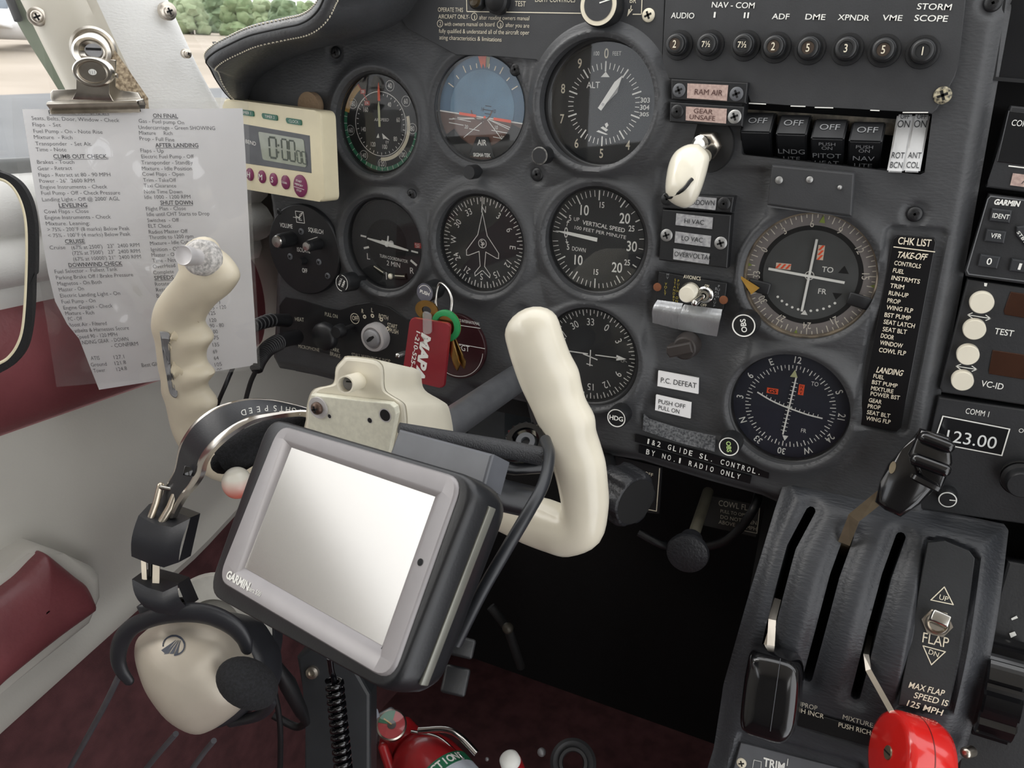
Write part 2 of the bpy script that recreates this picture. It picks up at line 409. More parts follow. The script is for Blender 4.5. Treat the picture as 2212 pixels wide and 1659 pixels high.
# white aircraft standing on the apron at the far left
o = Vector(atd(-6, 62, 26)); o.z = gz(o.x, o.y)+1.04
pw = mat('white_aircraft_paint', (240, 241, 243), .3); wdk = mat('cabin_window_dark', (110, 120, 130), .2)
t = thing('parked_aircraft', 'white twin-window aircraft parked far off on the apron beyond the pillar', 'aircraft', tuple(o+Vector((0, 0, -.9))))
mb = MB(); ax = Vector((.75, .66, 0))
mb.tube(pw, [o-ax*4, o-ax*3, o-ax*1, o+ax*1, o+ax*2.2, o+ax*3], [.25, .55, .72, .72, .5, .15], 20, round_caps=True); mb.build('fuselage', t)
mb = MB(); mb.box(pw, tr(*(o+Vector((0, 0, -.35)))) @ rotz(math.atan2(ax.y, ax.x)+math.pi/2), 9, 1.3, .16, .05); mb.build('wing', t)
mb = MB(); mb.prism(pw, frame_dir(o-ax*4+Vector((0, 0, .2)), ax.cross(Vector((0, 0, 1)))), [(-.5, 0), (.6, 0), (.3, 1.4), (-.3, 1.4)], -.06, .06); mb.build('tail_fin', t)
for k in (-.6, .4, 1.2):
    mb = MB(); mb.box(wdk, tr(*(o+ax*k+Vector((ax.y*.66, -ax.x*.66, .3)))) @ rotz(math.atan2(ax.y, ax.x)), .5, .12, .3, .05); mb.build('cabin_window', t)
for k in (-1.2, 1.5):
    mb = MB(); q = o+ax*k; mb.tube(BLACK, [(q.x-.1, q.y+.1, o.z-.82), (q.x+.1, q.y-.1, o.z-.82)], .22, 16); mb.build('wheel', t)
# ================================================================ SETTING: left cabin wall
BURG = mat('burgundy_leather', (122, 66, 70), .42, bump=(260, .5), var=.08, noise=20)
BURGC = mat('burgundy_carpet', (92, 56, 58), .95, bump=(900, .8), var=.15, noise=40)
WALLC = mat('cream_wall_vinyl', (188, 185, 177), .5, bump=(500, .18), var=.03, noise=8)
WALLL = mat('white_grained_leather', (214, 213, 209), .45, bump=(330, .6), var=.03, noise=12, stretch=(1, 1, 2))
mb = MB()
# lower cream panel with a soft moulded swell; its lower edge climbs toward the firewall
def low(y): return -.397+(y+.271)*.235+max(0, y+.05)*.15
rows = []
for i in range(60):
    y = -.75+i*(.45+.75)/59; r = []
    for k in range(25):
        f = k/24; z = -.150+(low(y)+.150)*f; sw = .014*math.exp(-((f-.42)/.3)**2)+.012*math.exp(-((f-.97)/.06)**2)
        r.append((XW+sw+.004, y, z))
    rows.append(r)
mb.grid(WALLC, rows); mb.grid(WALLC, [[(XW-.02, p[-1][1], p[-1][2]) for p in rows], [p[-1] for p in rows]], False)
struct(mb.build('wall_left', loc=(XW, 0, -.3)))
mb = MB(); rows = []
for i in range(40):
    y = -.75+i*.82/39; r = []
    for k in range(13): f = k/12; r.append((XW+.003+.016*math.sin(math.pi*f)**.6, y, -.052-.100*f))
    rows.append(r)
mb.grid(BURG, rows); struct(mb.build('trim_1', loc=(XW, 0, -.1)))['label'] = 'padded burgundy leather band along the left wall'
mb = MB(); rows = []
for i in range(40):
    y = -.75+i*.835/39; r = []
    for x, z in ((-.02, .045), (.0, .043), (.018, .036), (.026, .024), (.022, .010), (.012, .003), (.020, -.002), (.027, -.012), (.026, -.024), (.016, -.033), (.006, -.037), (.008, -.044), (.002, -.056)):
        r.append((XW+x, y, z))
    rows.append(r)
mb.grid(WALLL, rows); mb.poly(WALLL, None, rows[-1]+[(XW-.06, rows[-1][0][1], -.056), (XW-.06, rows[-1][0][1], .045)][0:2]) if 0 else None
mb.add(list(rows[-1])+[(XW-.03, .085, -.056)], [tuple(range(len(rows[-1])+1))], WALLL); struct(mb.build('trim_2', loc=(XW, 0, 0)))['label'] = 'cream padded window sill roll'
mb = MB(); rail = mat('grey_window_rail', (120, 122, 122), .5); mb.box(rail, tr(XW-.034, -.33, .05), .012, .84, .012, .003); struct(mb.build('trim_3'))
mb = MB(); mb.box(BURGC, tr(XW-.022, -.15, -.6), .02, 1.3, .56); struct(mb.build('baseboard_left'))
mb = MB(); mb.box(WALLC, tr(XW-.012, .265, -.03), .02, .40, .27); struct(mb.build('wall_left_front'))
# floor, firewall, centre tunnel of the footwell
CARB = mat('shaded_black_carpet', (16, 15, 16), .95, bump=(900, .6))  # black carpet; the footwell's darkness is put into this near-black colour
mb = MB(); mb.box(BURGC, tr(.05, -.15, -.83), .84, 1.4, .02); struct(mb.build('floor_cabin'))
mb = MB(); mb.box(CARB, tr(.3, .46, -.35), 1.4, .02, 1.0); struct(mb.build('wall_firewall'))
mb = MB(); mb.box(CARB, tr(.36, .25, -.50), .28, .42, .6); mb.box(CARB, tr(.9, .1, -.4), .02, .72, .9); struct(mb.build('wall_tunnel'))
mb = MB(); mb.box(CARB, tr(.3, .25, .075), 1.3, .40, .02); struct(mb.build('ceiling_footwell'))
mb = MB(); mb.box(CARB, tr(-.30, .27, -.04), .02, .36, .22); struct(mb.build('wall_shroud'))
# cabin shell around and behind the camera: headliner, right wall with its windows, rear bulkhead
HLN = mat('headliner_fabric', (206, 200, 188), .8, bump=(500, .3), noise=6); SEATC = mat('grey_rear_cloth', (120, 116, 110), .8)
mb = MB(); rows = []
for i in range(13): x = -.36+i*1.16/12; q = (i-6)/6; rows.append([(x, y, .50-.12*q*q) for y in (-2.0, -1.4, -.8, -.30)])
mb.grid(HLN, rows); mb.grid(HLN, [[(p[0], p[1], p[2]+.02) for p in r] for r in rows]); struct(mb.build('ceiling'))
mb = MB(); mb.box(WALLC, tr(.80, -1.5, -.42), .02, 1.0, .86); mb.box(WALLC, tr(.80, .1, -.42), .02, .5, .86)   # unseen open doorway, made up to let more side light in
for y0, y1 in ((-2.0, -1.75), (-1.12, -1.0), (-.2, -.1)): mb.box(HLN, tr(.80, (y0+y1)/2, .20), .02, y1-y0, .42)
struct(mb.build('wall_right'))
mb = MB(); mb.box(SEATC, tr(.22, -2.0, -.2), 1.2, .02, 1.5); struct(mb.build('wall_back'))
mb = MB()
for y0, y1 in ((-2.0, -1.75), (-1.10, -.95)): mb.box(HLN, tr(XW-.03, (y0+y1)/2, .20), .02, y1-y0, .42)
mb.box(WALLC, tr(XW-.03, -1.4, -.42), .02, 1.3, .88); struct(mb.build('wall_left_rear'))
mb = MB(); mb.box(BURGC, tr(.22, -1.4, -.83), 1.2, 1.2, .02); mb.box(BURGC, tr(.62, -.15, -.83), .36, 1.4, .02); struct(mb.build('floor_rear'))
# ================================================================ windows
WG = glassmat('window_acrylic', gloss=.02)
mb = MB(); mb.box(WG, tr(XW-.045, -.28, .24), .004, .62, .40); struct(mb.build('window_1'))
mb = MB(); a = [Vector(p) for p in ((-.36, -.02, .02), (-.36, -.02, .5), (.5, .25, .5), (.5, .25, .15))]
a = [(-.42, .06, .0), (-.30, -.02, .45), (.25, .16, .45), (.25, .46, .0)]
mb.add(a+[(p[0]+.002, p[1]+.004, p[2]+.002) for p in a], [(0, 1, 2, 3), (7, 6, 5, 4)], WG); struct(mb.build('window_2'))
# ================================================================ door-post cover (white leather) with its fixings
mb = MB(); C = []
for px, py, d in ((145, -130, .62), (208, 0, .63), (250, 90, .64), (304, 200, .655), (362, 300, .67), (418, 390, .685)): C.append(atd(px, py, d))
C = spline(C, 6); rows = []
for i, c in enumerate(C):
    T = (C[min(i+1, len(C)-1)]-C[max(i-1, 0)]).normalized(); v = (CAMP-c).normalized(); u = v.cross(T).normalized(); v = T.cross(u); f = i/(len(C)-1)
    hw = .0520; r = []
    for k in range(25):
        a = math.pi*(k/24); x = math.cos(a); dz = .030*math.sin(a)**.7-.006*math.exp(-((x+.12)/.1)**2)*(1-f)
        r.append(tuple(c+u*hw*x+v*dz))
    rows.append(r)
POSTP = mat('beige_post_plastic', (196, 190, 176), .42, var=.03, noise=14); mb.grid(POSTP, [r[12:] for r in rows]); mb.grid(WALLL, [r[:13] for r in rows]); post = mb.build('trim_4'); struct(post); post['label'] = 'white leather windshield post cover'
gprim = mat('green_primer', (84, 92, 72), .6); seal = mat('black_rubber', (20, 20, 22), .7, bump=(600, .5))
mb = MB(); PL_ = spline([atd(*p) for p in ((2, -50, .650), (20, 5, .652), (36, 46, .655), (62, 92, .66), (94, 143, .665), (124, 191, .67), (190, 300, .69))], 5); PR_ = spline([atd(*p) for p in ((50, -50, .648), (84, 10, .65), (104, 52, .653), (130, 100, .658), (158, 150, .663), (186, 200, .668), (245, 300, .688))], 5)
rows = [[a, a.lerp(b, .5), b, b+Vector((.0, .012, .0))] for a, b in zip(PL_, PR_)]; mb.grid(gprim, rows); struct(mb.build('trim_5'))['label'] = 'green primed window flange'
mb = MB(); mb.tube(seal, [atd(0, -60, .645), atd(20, -5, .647), atd(40, 44, .650)], .0034, 8); struct(mb.build('trim_6'))['label'] = 'black window seal'
spk = mat('speckled_foam', (196, 178, 150), .9, noise=420, col2=(120, 104, 84))
wp = Pl(atd(290, 170, .594), atd(320, 170, .598)-atd(290, 170, .594), (0, 0, 1))
mb = MB(); mb.prism(spk, wp.M(), wp.poly([(248, 108), (262, 128), (320, 212), (322, 240), (240, 240), (236, 150)]), -.004, 0); post_p = mb.build('trim_7'); struct(post_p); post_p['label'] = 'speckled foam showing where the post leather is torn'
for nm, px, py, r, lab in (('screw', 80, 36, .0046, 'lone cross-head screw high on the outer edge of the post cover'), ('screw', 363, 24, .0046, 'side-on screw at the top inner edge of the post cover'), ('screw', 404, 116, .0024, 'small screw low on the inner edge of the post cover')):
    c = atd(px, py, .600 if px < 300 else .625); d = (CAMP-c).normalized()
    if px > 300: d = (d+Vector((.9, .2, 0))).normalized()
    mb = MB(); M = frame_dir(c, d); mb.lathe(NICKEL, M, [(r*1.5, -.004), (r*1.5, .0006), (r*1.2, .0014), (r, .0016)], 24); screw(mb, M @ tr(0, 0, .0012), r, NICKEL); tag(mb.build(nm), lab, 'screw', 'screws of the post cover')

# ================================================================ INSTRUMENT PANEL (moulded vinyl)
PP = PF(0, -.006, 0)
CTR = {'asi': (-.1156, .0860), 'att': (-.0245, .0990), 'alt': (.0711, .1031), 'tc': (-.1146, -.0094), 'dg': (-.0225, -.0010), 'vsi': (.0728, .0098),
       'hdg': (.0722, -.0781), 'cdi': (.2215, -.0007), 'cdi2': (.2208, -.0928)}
HOLE = {k: (CTR[k][0]+.0022, CTR[k][1]+.0002, .0392) for k in CTR}
HOLE['alt'] = (.0711, .1035, .0414); HOLE['cdi'] = (.2215, -.0007, .0412); HOLE['cdi2'] = (.2205, -.0928, .0400); HOLE['att'] = (-.0222, .0985, .0388)
def P2(px, py): p = at(px, py); return (p.x, p.z)
outl = [(-.292, .150), P2(540, 250), P2(575, 440), P2(588, 560), P2(583, 700), P2(579, 775), P2(592, 800), P2(650, 810), P2(722, 829), P2(850, 858), P2(975, 884), (-.032, -.126), (.018, -.128), (.024, -.150), P2(1305, 990), P2(1380, 1002), P2(1520, 1045), P2(1640, 1078), P2(1700, 1105), (.330, -.178), (.311, -.120), (.309, .0), (.306, .10), (.303, .22), (-.10, .22), (-.155, .165), (-.20, .152)]
oln = sd_poly(outl)
rocker_hole = sd_poly([P2(1607, 222), P2(2010, 243), P2(1993, 374), P2(1605, 331)], .001)
def rim(h, x, y, k):
    r = np.hypot(x-h[0], y-h[1])-h[2]; wd = .0135
    return k*np.exp(-(np.clip(r-.002, 0, 1)/wd*1.75)**2)-np.where(r < .003, (.003-r)*.8, 0)*(k > 0)
col_l, col_r = P2(1395, 700)[0], P2(1600, 700)[0]
def hp(x, y):
    z = np.zeros(x.shape)
    for k, h in HOLE.items():
        hh = {'alt': .0095, 'att': .0022, 'cdi': .0035, 'cdi2': .0060}.get(k, .0065); z = np.maximum(z, rim(h, x, y, hh))
    # shallow bosses where knobs sit below the dials, screw dimples, the annunciator column
    for cx, cy, r, a in ((.048, .066, .02, .005), (.015, -.045, .024, .005), (.052, -.028, .02, .005), (-.070, -.045, .02, .003)): z = np.maximum(z, a*np.exp(-(np.hypot(x-cx, y-cy)/r)**4))
    for cx, cy in DIMP: z = z-.0022*np.exp(-(np.hypot(x-cx, y-cy)/.0075)**6)
    c = sd_box((col_l+col_r)/2+.004, -.03, (col_r-col_l)/2+.004, .095, .006)(x, y); z = z-.0022*sstep(-c/.006+.5)*(np.hypot(x-HOLE['cdi'][0], y-HOLE['cdi'][1]) > .047)
    b = sd_box(.030, -.088, .012, .060, .01)(x, y)
    e = (-oln(x, y)); z = z-.008*(1-sstep(e/.014))**2
    ck = sd_box(P2(1938, 720)[0], P2(1938, 720)[1], .0165, .066, .004)(x, y); z = z-.0025*sstep(-ck/.002+.5)
    return z+.0025*sstep((x-.295)/.006)*0
PSCR = [(723, 113), (1112, 150), (1159, 377), (887, 421), (1134, 676), (1976, 463), (2145, 6)]
DIMP = [P2(*p) for p in PSCR]
mb = MB(); M = PP.M(); holes = [sd_circle(*h) for h in HOLE.values()]+[rocker_hole]
sheet(mb, VINYL, M, (-.31, -.19, .335, .225), .0014, oln, holes, hp, .020)
panel = tag(mb.build('instrument_panel', loc=(.05, -.006, -.1)), 'charcoal moulded vinyl instrument panel holding all the round dials', 'instrument panel')
for i, p in enumerate(PSCR):
    c = at(*p); mb = MB(); screw(mb, frame_dir((c.x, -.0042, c.z), (0, -1, 0)), .0046 if i != 2 else .005, BLACK, .002); mb.build('screw', panel)
mb = MB(); mb.box(DEEP, tr(.035, .028, -.012), .57, .004, .28); mb.build('backing_board', panel)
# black lower switch plate
mb = MB(); pl = PF(0, -.0075, 0)
mb.prism(BLACK, pl.M(), pl.poly([(617, 640), (650, 648), (700, 664), (735, 672), (768, 657), (800, 652), (840, 662), (878, 692), (930, 690), (985, 690), (1000, 730), (985, 800), (870, 790), (720, 768), (640, 748), (604, 728), (602, 660)]), -.004, 0, .0008)
lp = tag(mb.build('lower_switch_plate'), 'black lower switch plate around the ignition lock, lettered HEAT and PARK BRAKE', 'panel plate'); DIMW = mat('dim_white_print', (190, 186, 170), .6)
mb = MB()
for t_, l, r, h in (('PULL ON', (702, 682), (729, 688), 8), ('HEAT', (638, 693), (657, 695), 8), ('MICROPHONE', (645, 751), (690, 760), 7), ('PARK', (715, 757), (733, 762), 8), ('BRAKE', (713, 767), (735, 774), 8), ('STALL WARNING IS INOP', (760, 770), (843, 785), 8)):
    mb.ptext(DIMW, pl, t_, l, r, h)
for t_, l, r, h in (('R', (781, 676), (785, 677), 9), ('L', (802, 674), (806, 675), 9), ('BOTH', (818, 686), (838, 692), 9), ('START', (837, 706), (858, 711), 9), ('PUSH', (842, 718), (860, 722), 9), ('OFF', (761, 691), (774, 693), 9)):
    mb.ptext(IVORY, pl, t_, l, r, h)
for p in ((788, 684), (805, 682), (824, 690), (838, 710)):
    u = pl.uv(*p); mb.lathe(IVORY, pl.M(u.x, u.y, .0003), [(.0008, 0), (.0018, 0)], 16)
u = pl.uv(767, 688); mb.lathe(IVORY, pl.M(u.x, u.y, .0003), [(.0043, 0), (.0048, 0)], 24); mb.build('lettering', lp)
# ================================================================ covers over the top of the panel
cp = PF(0, -.0085, 0); mb = MB()
ac = HOLE['alt']; arc = [(ac[0]+.047*math.cos(a), ac[1]+.047*math.sin(a)) for a in [R_(k) for k in (152, 140, 125, 110, 95, 80, 65, 50, 35)]]
pts = cp.poly([(905, -30), (865, 40), (880, 62), (985, 119), (1058, 119), (1066, 122), (1160, 126)])+arc+cp.poly([(1430, 165), (1437, -30)])
mb.prism(PLATE, cp.M(), pts, -.003, 0, .0006); cov = tag(mb.build('light_control_cover'), 'dark cover plate printed OPERATE THIS AIRCRAFT ONLY above the altimeter', 'cover plate')
mb = MB()
for t_, l, r, h in (('OPERATE THIS', (946, 25), (1000, 26), 9), ('AIRCRAFT ONLY-', (947, 40), (1014, 41), 9), ('after reading owners manual', (1035, 42), (1143, 44), 9), ('with owners manual on board', (960, 56), (1068, 57), 9), ('after you are', (1092, 58), (1143, 60), 9),
                    ('fully qualified & understand all of the aircraft oper', (948, 71), (1143, 75), 9), ('ating characteristics & limitations', (949, 85), (1083, 90), 9), ('TEST', (1112, 13), (1135, 14), 11), ('LIGHT CONTROLS', (1156, 4), (1242, 5), 11), ('BR', (1360, 6), (1374, 7), 11), ('1', (1024.3, 41), (1025.8, 41), 8), ('2', (949, 55), (953, 55), 8), ('3', (1079, 58), (1083, 58), 8)):
    mb.ptext(IVORY, cp, t_, l, r, h, bold=-.005)
for p in ((1025, 36), (951, 51), (1081, 53)): u = cp.uv(*p); mb.lathe(IVORY, cp.M(u.x, u.y, .0004), [(.0021, 0), (.0025, 0)], 20)
for a, b in (((1008, -20), (1009, 25)), ((1009, 25), (1265, 29)), ((1367, 31), (1386, 31)), ((1386, 31), (1388, -20))): mb.line(IVORY, cp.M(), cp.uv(*a), cp.uv(*b), .0006, .0004)
mb.line(IVORY, cp.M(), cp.uv(1364, 12), cp.uv(1362, 24), .0006, .0004); mb.poly(IVORY, cp.M(), cp.poly([(1358, 20), (1368, 20), (1355, 36)]), .0004); mb.build('lettering', cov)
mb = MB(); c = cp.pt(1401, 33); screw(mb, frame_dir(c, (0, -1, 0)), .0042, IVORY); mb.build('screw', cov, )
c = at(1297, 12, -.018); t = thing('dimmer_knob', 'black dimmer knob with a thick white ring cut by the top edge', 'knob', (c.x, -.0085, c.z)); M = frame_dir((c.x, -.0085, c.z), (0, -1, 0))
mb = MB(); mb.lathe(BLACK, M, [(.0130, 0), (.0130, .012), (.0118, .0135)], 60); mb.build('knob_body', t)
mb = MB(); mb.lathe(IVORY, M, [(.0094, .0136), (.0122, .0136), (.0122, .0128)], 48, cap0=False); mb.line(WHITE, M, (.001, .001), (.009, .003), .0008, .0142); mb.lathe(PLATE, M, [(.00001, .0139), (.0095, .0139)], 40); mb.build('white_ring', t, )
for px, lab in ((1028, 'small dark press-to-test lamp at the top left of the light controls'), (1072, 'ribbed black test knob beside the word TEST')):
    c = at(px, 2, -.014); t = thing('test_knob', lab, 'knob', (c.x, -.0085, c.z)); M = frame_dir((c.x, -.0085, c.z), (0, -1, 0))
    mb = MB(); r = .0055 if px < 1050 else .0085
    mb.lathe(BLACK, M, [(r, 0), (r, .006), (r*.8, .007)], 32); mb.build('knob_body', t); mb = MB(); mb.lathe(DEEP if px > 1050 else mat('dark_amber_lens', (60, 50, 34), .2), M, [(r*.8, .007), (r*.6, .009), (.00001, .0096)], 32); mb.build('lens', t)
# ---- breaker plate and its eight breakers
bp = PF(0, -.0095, 0); mb = MB()
mb.prism(PLATE, bp.M(), bp.poly([(1438, -30), (1429, 164), (1445, 170), (1612, 178), (1620, 222), (1700, 227), (1990, 243), (2012, 246), (2024, 236), (2062, 168), (2070, 140), (2090, -30)]), -.003, 0, .0006)
bplate = tag(mb.build('breaker_plate'), 'dark plate lettered AUDIO to STORM SCOPE above the breaker buttons', 'cover plate'); mb = MB()
for t_, l, r, h in (('AUDIO', (1449, 39), (1499, 40), 12), ('NAV - COM', (1537, 16), (1629, 18), 12), ('I', (1541, 38), (1545, 38), 12), ('II', (1606, 39), (1617, 39), 12), ('ADF', (1667, 41), (1704, 42), 12), ('DME', (1739, 42), (1782, 43), 12), ('XPNDR', (1809, 43), (1877, 45), 12), ('VME', (1905, 44), (1948, 45), 12), ('STORM', (1980, 20), (2054, 22), 13), ('SCOPE', (1974, 45), (2046, 47), 13)):
    mb.ptext(WHITE, bp, t_, l, r, h, bold=.008)
mb.build('lettering', bplate)
c = bp.pt(2036, 206); mb = MB(); chip = mat('chipped_screw', (200, 190, 160), .4, noise=500, col2=(25, 25, 25)); screw(mb, frame_dir(c, (0, -1, 0)), .0048, chip); mb.build('screw', bplate)
mb = MB()
for a, b in (((1618, 223), (1655, 225)), ((1708, 229), (1740, 230)), ((1760, 232), (1800, 233)), ((1880, 238), (1900, 239)), ((1950, 243), (2005, 243))): mb = MB(); mb.line(WHITE, bp.M(), bp.uv(*a), bp.uv(*b), .0006, .0003); mb.build('paint_chip', bplate)
amb = mat('brown_breaker_cap', (62, 50, 40), .5); bcap = mat('black_breaker_cap', (36, 37, 38), .4)
for i, (px, py, s_, n_) in enumerate(((1457, 95, '2', 'AUDIO'), (1525, 95, '7½', 'NAV COM I'), (1603, 96, '7½', 'NAV COM II'), (1670, 100, '2', 'ADF'), (1745, 103, '5', 'DME'), (1827, 104, '3', 'XPNDR'), (1908, 107, '5', 'VME'), (1993, 110, '1', 'STORM SCOPE'))):
    c = at(px, py, -.0205); M = frame_dir((c.x, -.0095, c.z), (0, -1, 0))
    t = thing('circuit_breaker', 'round black breaker button marked %s below the word %s' % (s_, n_), 'circuit breaker', (c.x, -.0095, c.z), 'breaker buttons on the top plate')
    mb = MB(); mb.lathe(BLACK, M, [(.0090, 0), (.0088, .0016), (.0075, .0018)], 36); mb.lathe(BLACK, M, [(.0066, .0018), (.0066, .007), (.0060, .0075)], 24); mb.build('collar', t)
    mb = MB(); mb.lathe(bcap, M, [(.0056, .0072), (.0056, .0105), (.0050, .011), (.0037, .011), (.0035, .0105)], 32); mb.lathe(amb if i in (0, 3, 4, 6) else bcap, M, [(.0035, .0106), (.00001, .0106)], 24); mb.build('button', t)
    mb = MB(); mb.text(IVORY, M, s_, .0042 if '7' not in s_ else .0032, z=.0112, w=.0052 if '7' in s_ else None, cond=.8, bold=.01); mb.build('number', t)

# ================================================================ GLARESHIELD hood, leather with white stitching
HL = mat('hood_leather', (64, 65, 67), .34, bump=(420, .5), var=.05, spec=.8); n_ = 44
Lp = spline([at(*p, y) for p, y in (((516, 230), -.012), ((490, 197), -.03), ((462, 150), -.055), ((449, 117), -.068), ((468, 93), -.072), ((510, 70), -.072), ((552, 52), -.072), ((619, 36), -.072), ((660, 26), -.072), ((686, 6), -.072), ((704, -30), -.072), ((745, -95), -.072))], 8)
Qp = spline([at(*p, -.007) for p in ((532, 240), (536, 215), (545, 190), (560, 170), (585, 150), (640, 122), (700, 100), (790, 78), (866, 46), (905, 0), (940, -60))], 8)
rows = []; nL = len(Lp)
for i in range(nL):
    L = Lp[i]; Q = Qp[min(i, len(Qp)-1)]; f = i/(nL-1); T = (Lp[min(i+1, nL-1)]-Lp[max(i-1, 0)]).normalized()
    o = Vector((0, -1, 0)); nrm = T.cross(o); nrm = nrm if nrm.z > 0 or f < .3 else -nrm
    nrm = (nrm-Vector((0, nrm.y, 0))).normalized()
    if nrm.x > 0 and f < .4: nrm = -nrm
    if f >= .4 and nrm.z < 0: nrm = -nrm
    r0 = .0080*min(1, .35+f*2.2); row = []; L = L-nrm*2*r0
    for k in range(7): g = k/6; row.append(Q.lerp(L, g)+nrm*(.010*math.sin(math.pi*g)*min(1, 2*f)))
    row = [Q.lerp(L, k/6) - nrm*(.004*math.sin(math.pi*k/6)) for k in range(7)]
    for a in range(1, 8):
        a = math.pi*a/8; row.append(L+nrm*r0*(1-math.cos(a))+o*r0*math.sin(a)*.9)
    top = L+nrm*2*r0
    for g in (.02, .08, .2, .35): row.append(top+Vector((0, g, -.06*g))-nrm*.0)
    rows.append(row)
mb = MB(); mb.grid(HL, rows); gs = tag(mb.build('glareshield', loc=tuple(Lp[20])), 'charcoal leather glareshield hood with white stitching curling over the panel', 'glareshield')
for nm, col_i in (('stitching', 7), ('stitching', 12), ('seam', 10)):
    mb = MB(); pts = spline([rows[i][col_i] for i in range(2, nL-1)], 6)
    if nm == 'stitching':
        for i in range(0, len(pts)-4, 6): d = pts[i+3]-pts[i]; mb.tube(IVORY, [pts[i], pts[i]+d*.5+Vector((0, -.0005, .0005)), pts[i+3]], .00042, 6)
    else: mb.tube(DEEP, pts, .0007, 6)
    mb.build(nm, gs)
# ================================================================ ROUND INSTRUMENTS  (local millimetres, Z toward the pilot)
def inst(key, name, label, R=36, cat='flight instrument', dial=None, dx=0, glass=True, y=0.0, case=True):
    cx, cz = CTR[key]; t = thing(name, label, cat, (cx+dx*.001, y, cz)); M = PF(cx+dx*.001, y, cz).M() @ MM
    mb = MB(); mb.lathe(dial or DIAL, M, [(R+4, -8), (R+4, 0)], 72); mb.build('dial', t)
    mb = MB(); mb.lathe(BLACK, M, [(R+4.5, 0), (R+4.5, 5), (R+2.2, 5), (R+.5, 3), (R+.3, 0)], 72, cap0=False, cap1=False); mb.build('case_ring', t)
    if glass:
        mb = MB(); mb.lathe(GLASS, M, [(R+1, 3.4), (R+1, 4.2), (.001, 4.2)], 48, cap0=False); mb.build('glass', t)
    return t, M
def dialnum(mb, m, M, s, ang, r, h, upright=False, z=.3, cond=.85, bold=0, w=None):
    a = R_(90-ang); mb.text(m, M, s, h, r*math.cos(a), r*math.sin(a), 0 if upright else -R_(ang), z, cond=cond, bold=bold, w=w)
def knob(t, name, M0, r, h, ring=None, txt=None, txtm=None, ang=0, serr=True, th=.0032, cap=BLACK, shaft=.5):
    """pushed-out control knob; M0 at the panel with Z outward"""
    mb = MB(); n = 48
    mb.lathe(BLACK, M0, [(r*shaft, -.012), (r*shaft, h*.35)], 20)
    v = []; prof = [(1, h*.35), (1, h*.92), (.93, h)]
    for f, z in prof:
        for i in range(n): a = 2*math.pi*i/n; q = r*f*(1+(.035 if serr and i % 2 else 0)); v.append((q*math.cos(a), q*math.sin(a), z))
    fc = [(j*n+i, j*n+(i+1) % n, (j+1)*n+(i+1) % n, (j+1)*n+i) for j in range(2) for i in range(n)]; fc += [tuple(range(2*n, 3*n)), tuple(range(n))[::-1]]
    mb.add(v, fc, cap, M0, False); k = mb.build(name, t)
    if ring or txt:
        mb = MB()
        if ring: mb.lathe(ring, M0, [(r*.80, h+.0002), (r*.90, h+.0003)], 40, cap0=False, cap1=False)
        if txt:
            for s, yy, sc in txt: mb.text(txtm or WHITE, M0, s, th*sc, -math.sin(ang)*yy*1, math.cos(ang)*yy, ang, h+.0004, bold=.02)
        mb.build('face_mark', k)
    return k
# ---- airspeed
t, M = inst('asi', 'airspeed_indicator', 'round airspeed dial with green, white and amber speed arcs')
mb = MB(); gp = mat('gauge_green', (52, 122, 92), .55)
mb.arc(gp, M, 33, 36, 99, 285, .3); mb.arc(YELP, M, 31.5, 36, 285, 326, .3); mb.arc(IVORY, M, 25.5, 28.4, 76, 182, .3)
mb.arc(WHITE, M, 24.2, 24.7, 0, 360, .3); mb.tick(REDP, M, 326, 22, 36, .9, .35)
for a in range(108, 285, 9): mb.tick(WHITE, M, a, 33, 36, .4, .4)
for a in range(10, 330, 10): mb.tick(WHITE, M, a, 21.6, 23 if a % 20 else 23.6, .5, .3)
for s, a in (('40', 20), ('60', 55), ('80', 95), ('100', 138), ('120', 180), ('140', 216), ('160', 260), ('180', 300)):
    dialnum(mb, WHITE, M, s, a, 30.5, 3.6, True, .5, .75); q = R_(90-a); mb.lathe(WHITE, M @ tr(30.5*math.cos(q), 30.5*math.sin(q), .3), [(3.7, 0), (4, 0)], 24, cap0=False, cap1=False)
for s, a in (('40', 32), ('60', 78), ('80', 128), ('100', 169), ('120', 207), ('140', 256), ('160', 308)): dialnum(mb, WHITE, M, s, a, 17.5, 3.4, True, .3, .7)
for s, a, r in (('200', 327, 29), ('174', 322, 20)):
    q = R_(90-a); mb.box(REDP, M @ tr(r*math.cos(q), r*math.sin(q), .2), 5, 3.4, .2); dialnum(mb, WHITE, M, s, a, r, 2, True, .5, .7)
mb.text(WHITE, M, 'AIRSPEED', 2.2, 1, 3.4, 0, .3, w=14, shear=.2)
mb.poly(WHITE, M, [(-4.5, -10.5), (-2.4, -7), (-1.6, -10.5)], .3); mb.poly(WHITE, M, [(1.2, -6.8), (8.5, -12), (4, -10.8), (2, -11.4)], .3); mb.text(WHITE, M, 'EY', 2, 6, -13.6, 0, .3)
mb.build('markings', t)
npale = mat('pale_needle', (214, 214, 170), .5)
mb = MB(); mb.prism(npale, M, [(-.9, -2), (.9, -2), (.9, 13), (0, 17), (-.9, 13)], 1.4, 1.9); mb.build('needle', t)
mb = MB(); mb.prism(ORANGE, M, [(-1, 17.5), (1, 17.5), (1.2, 25), (.2, 31), (-.9, 25)], .8, 1.2); mb.build('speed_bug', t)
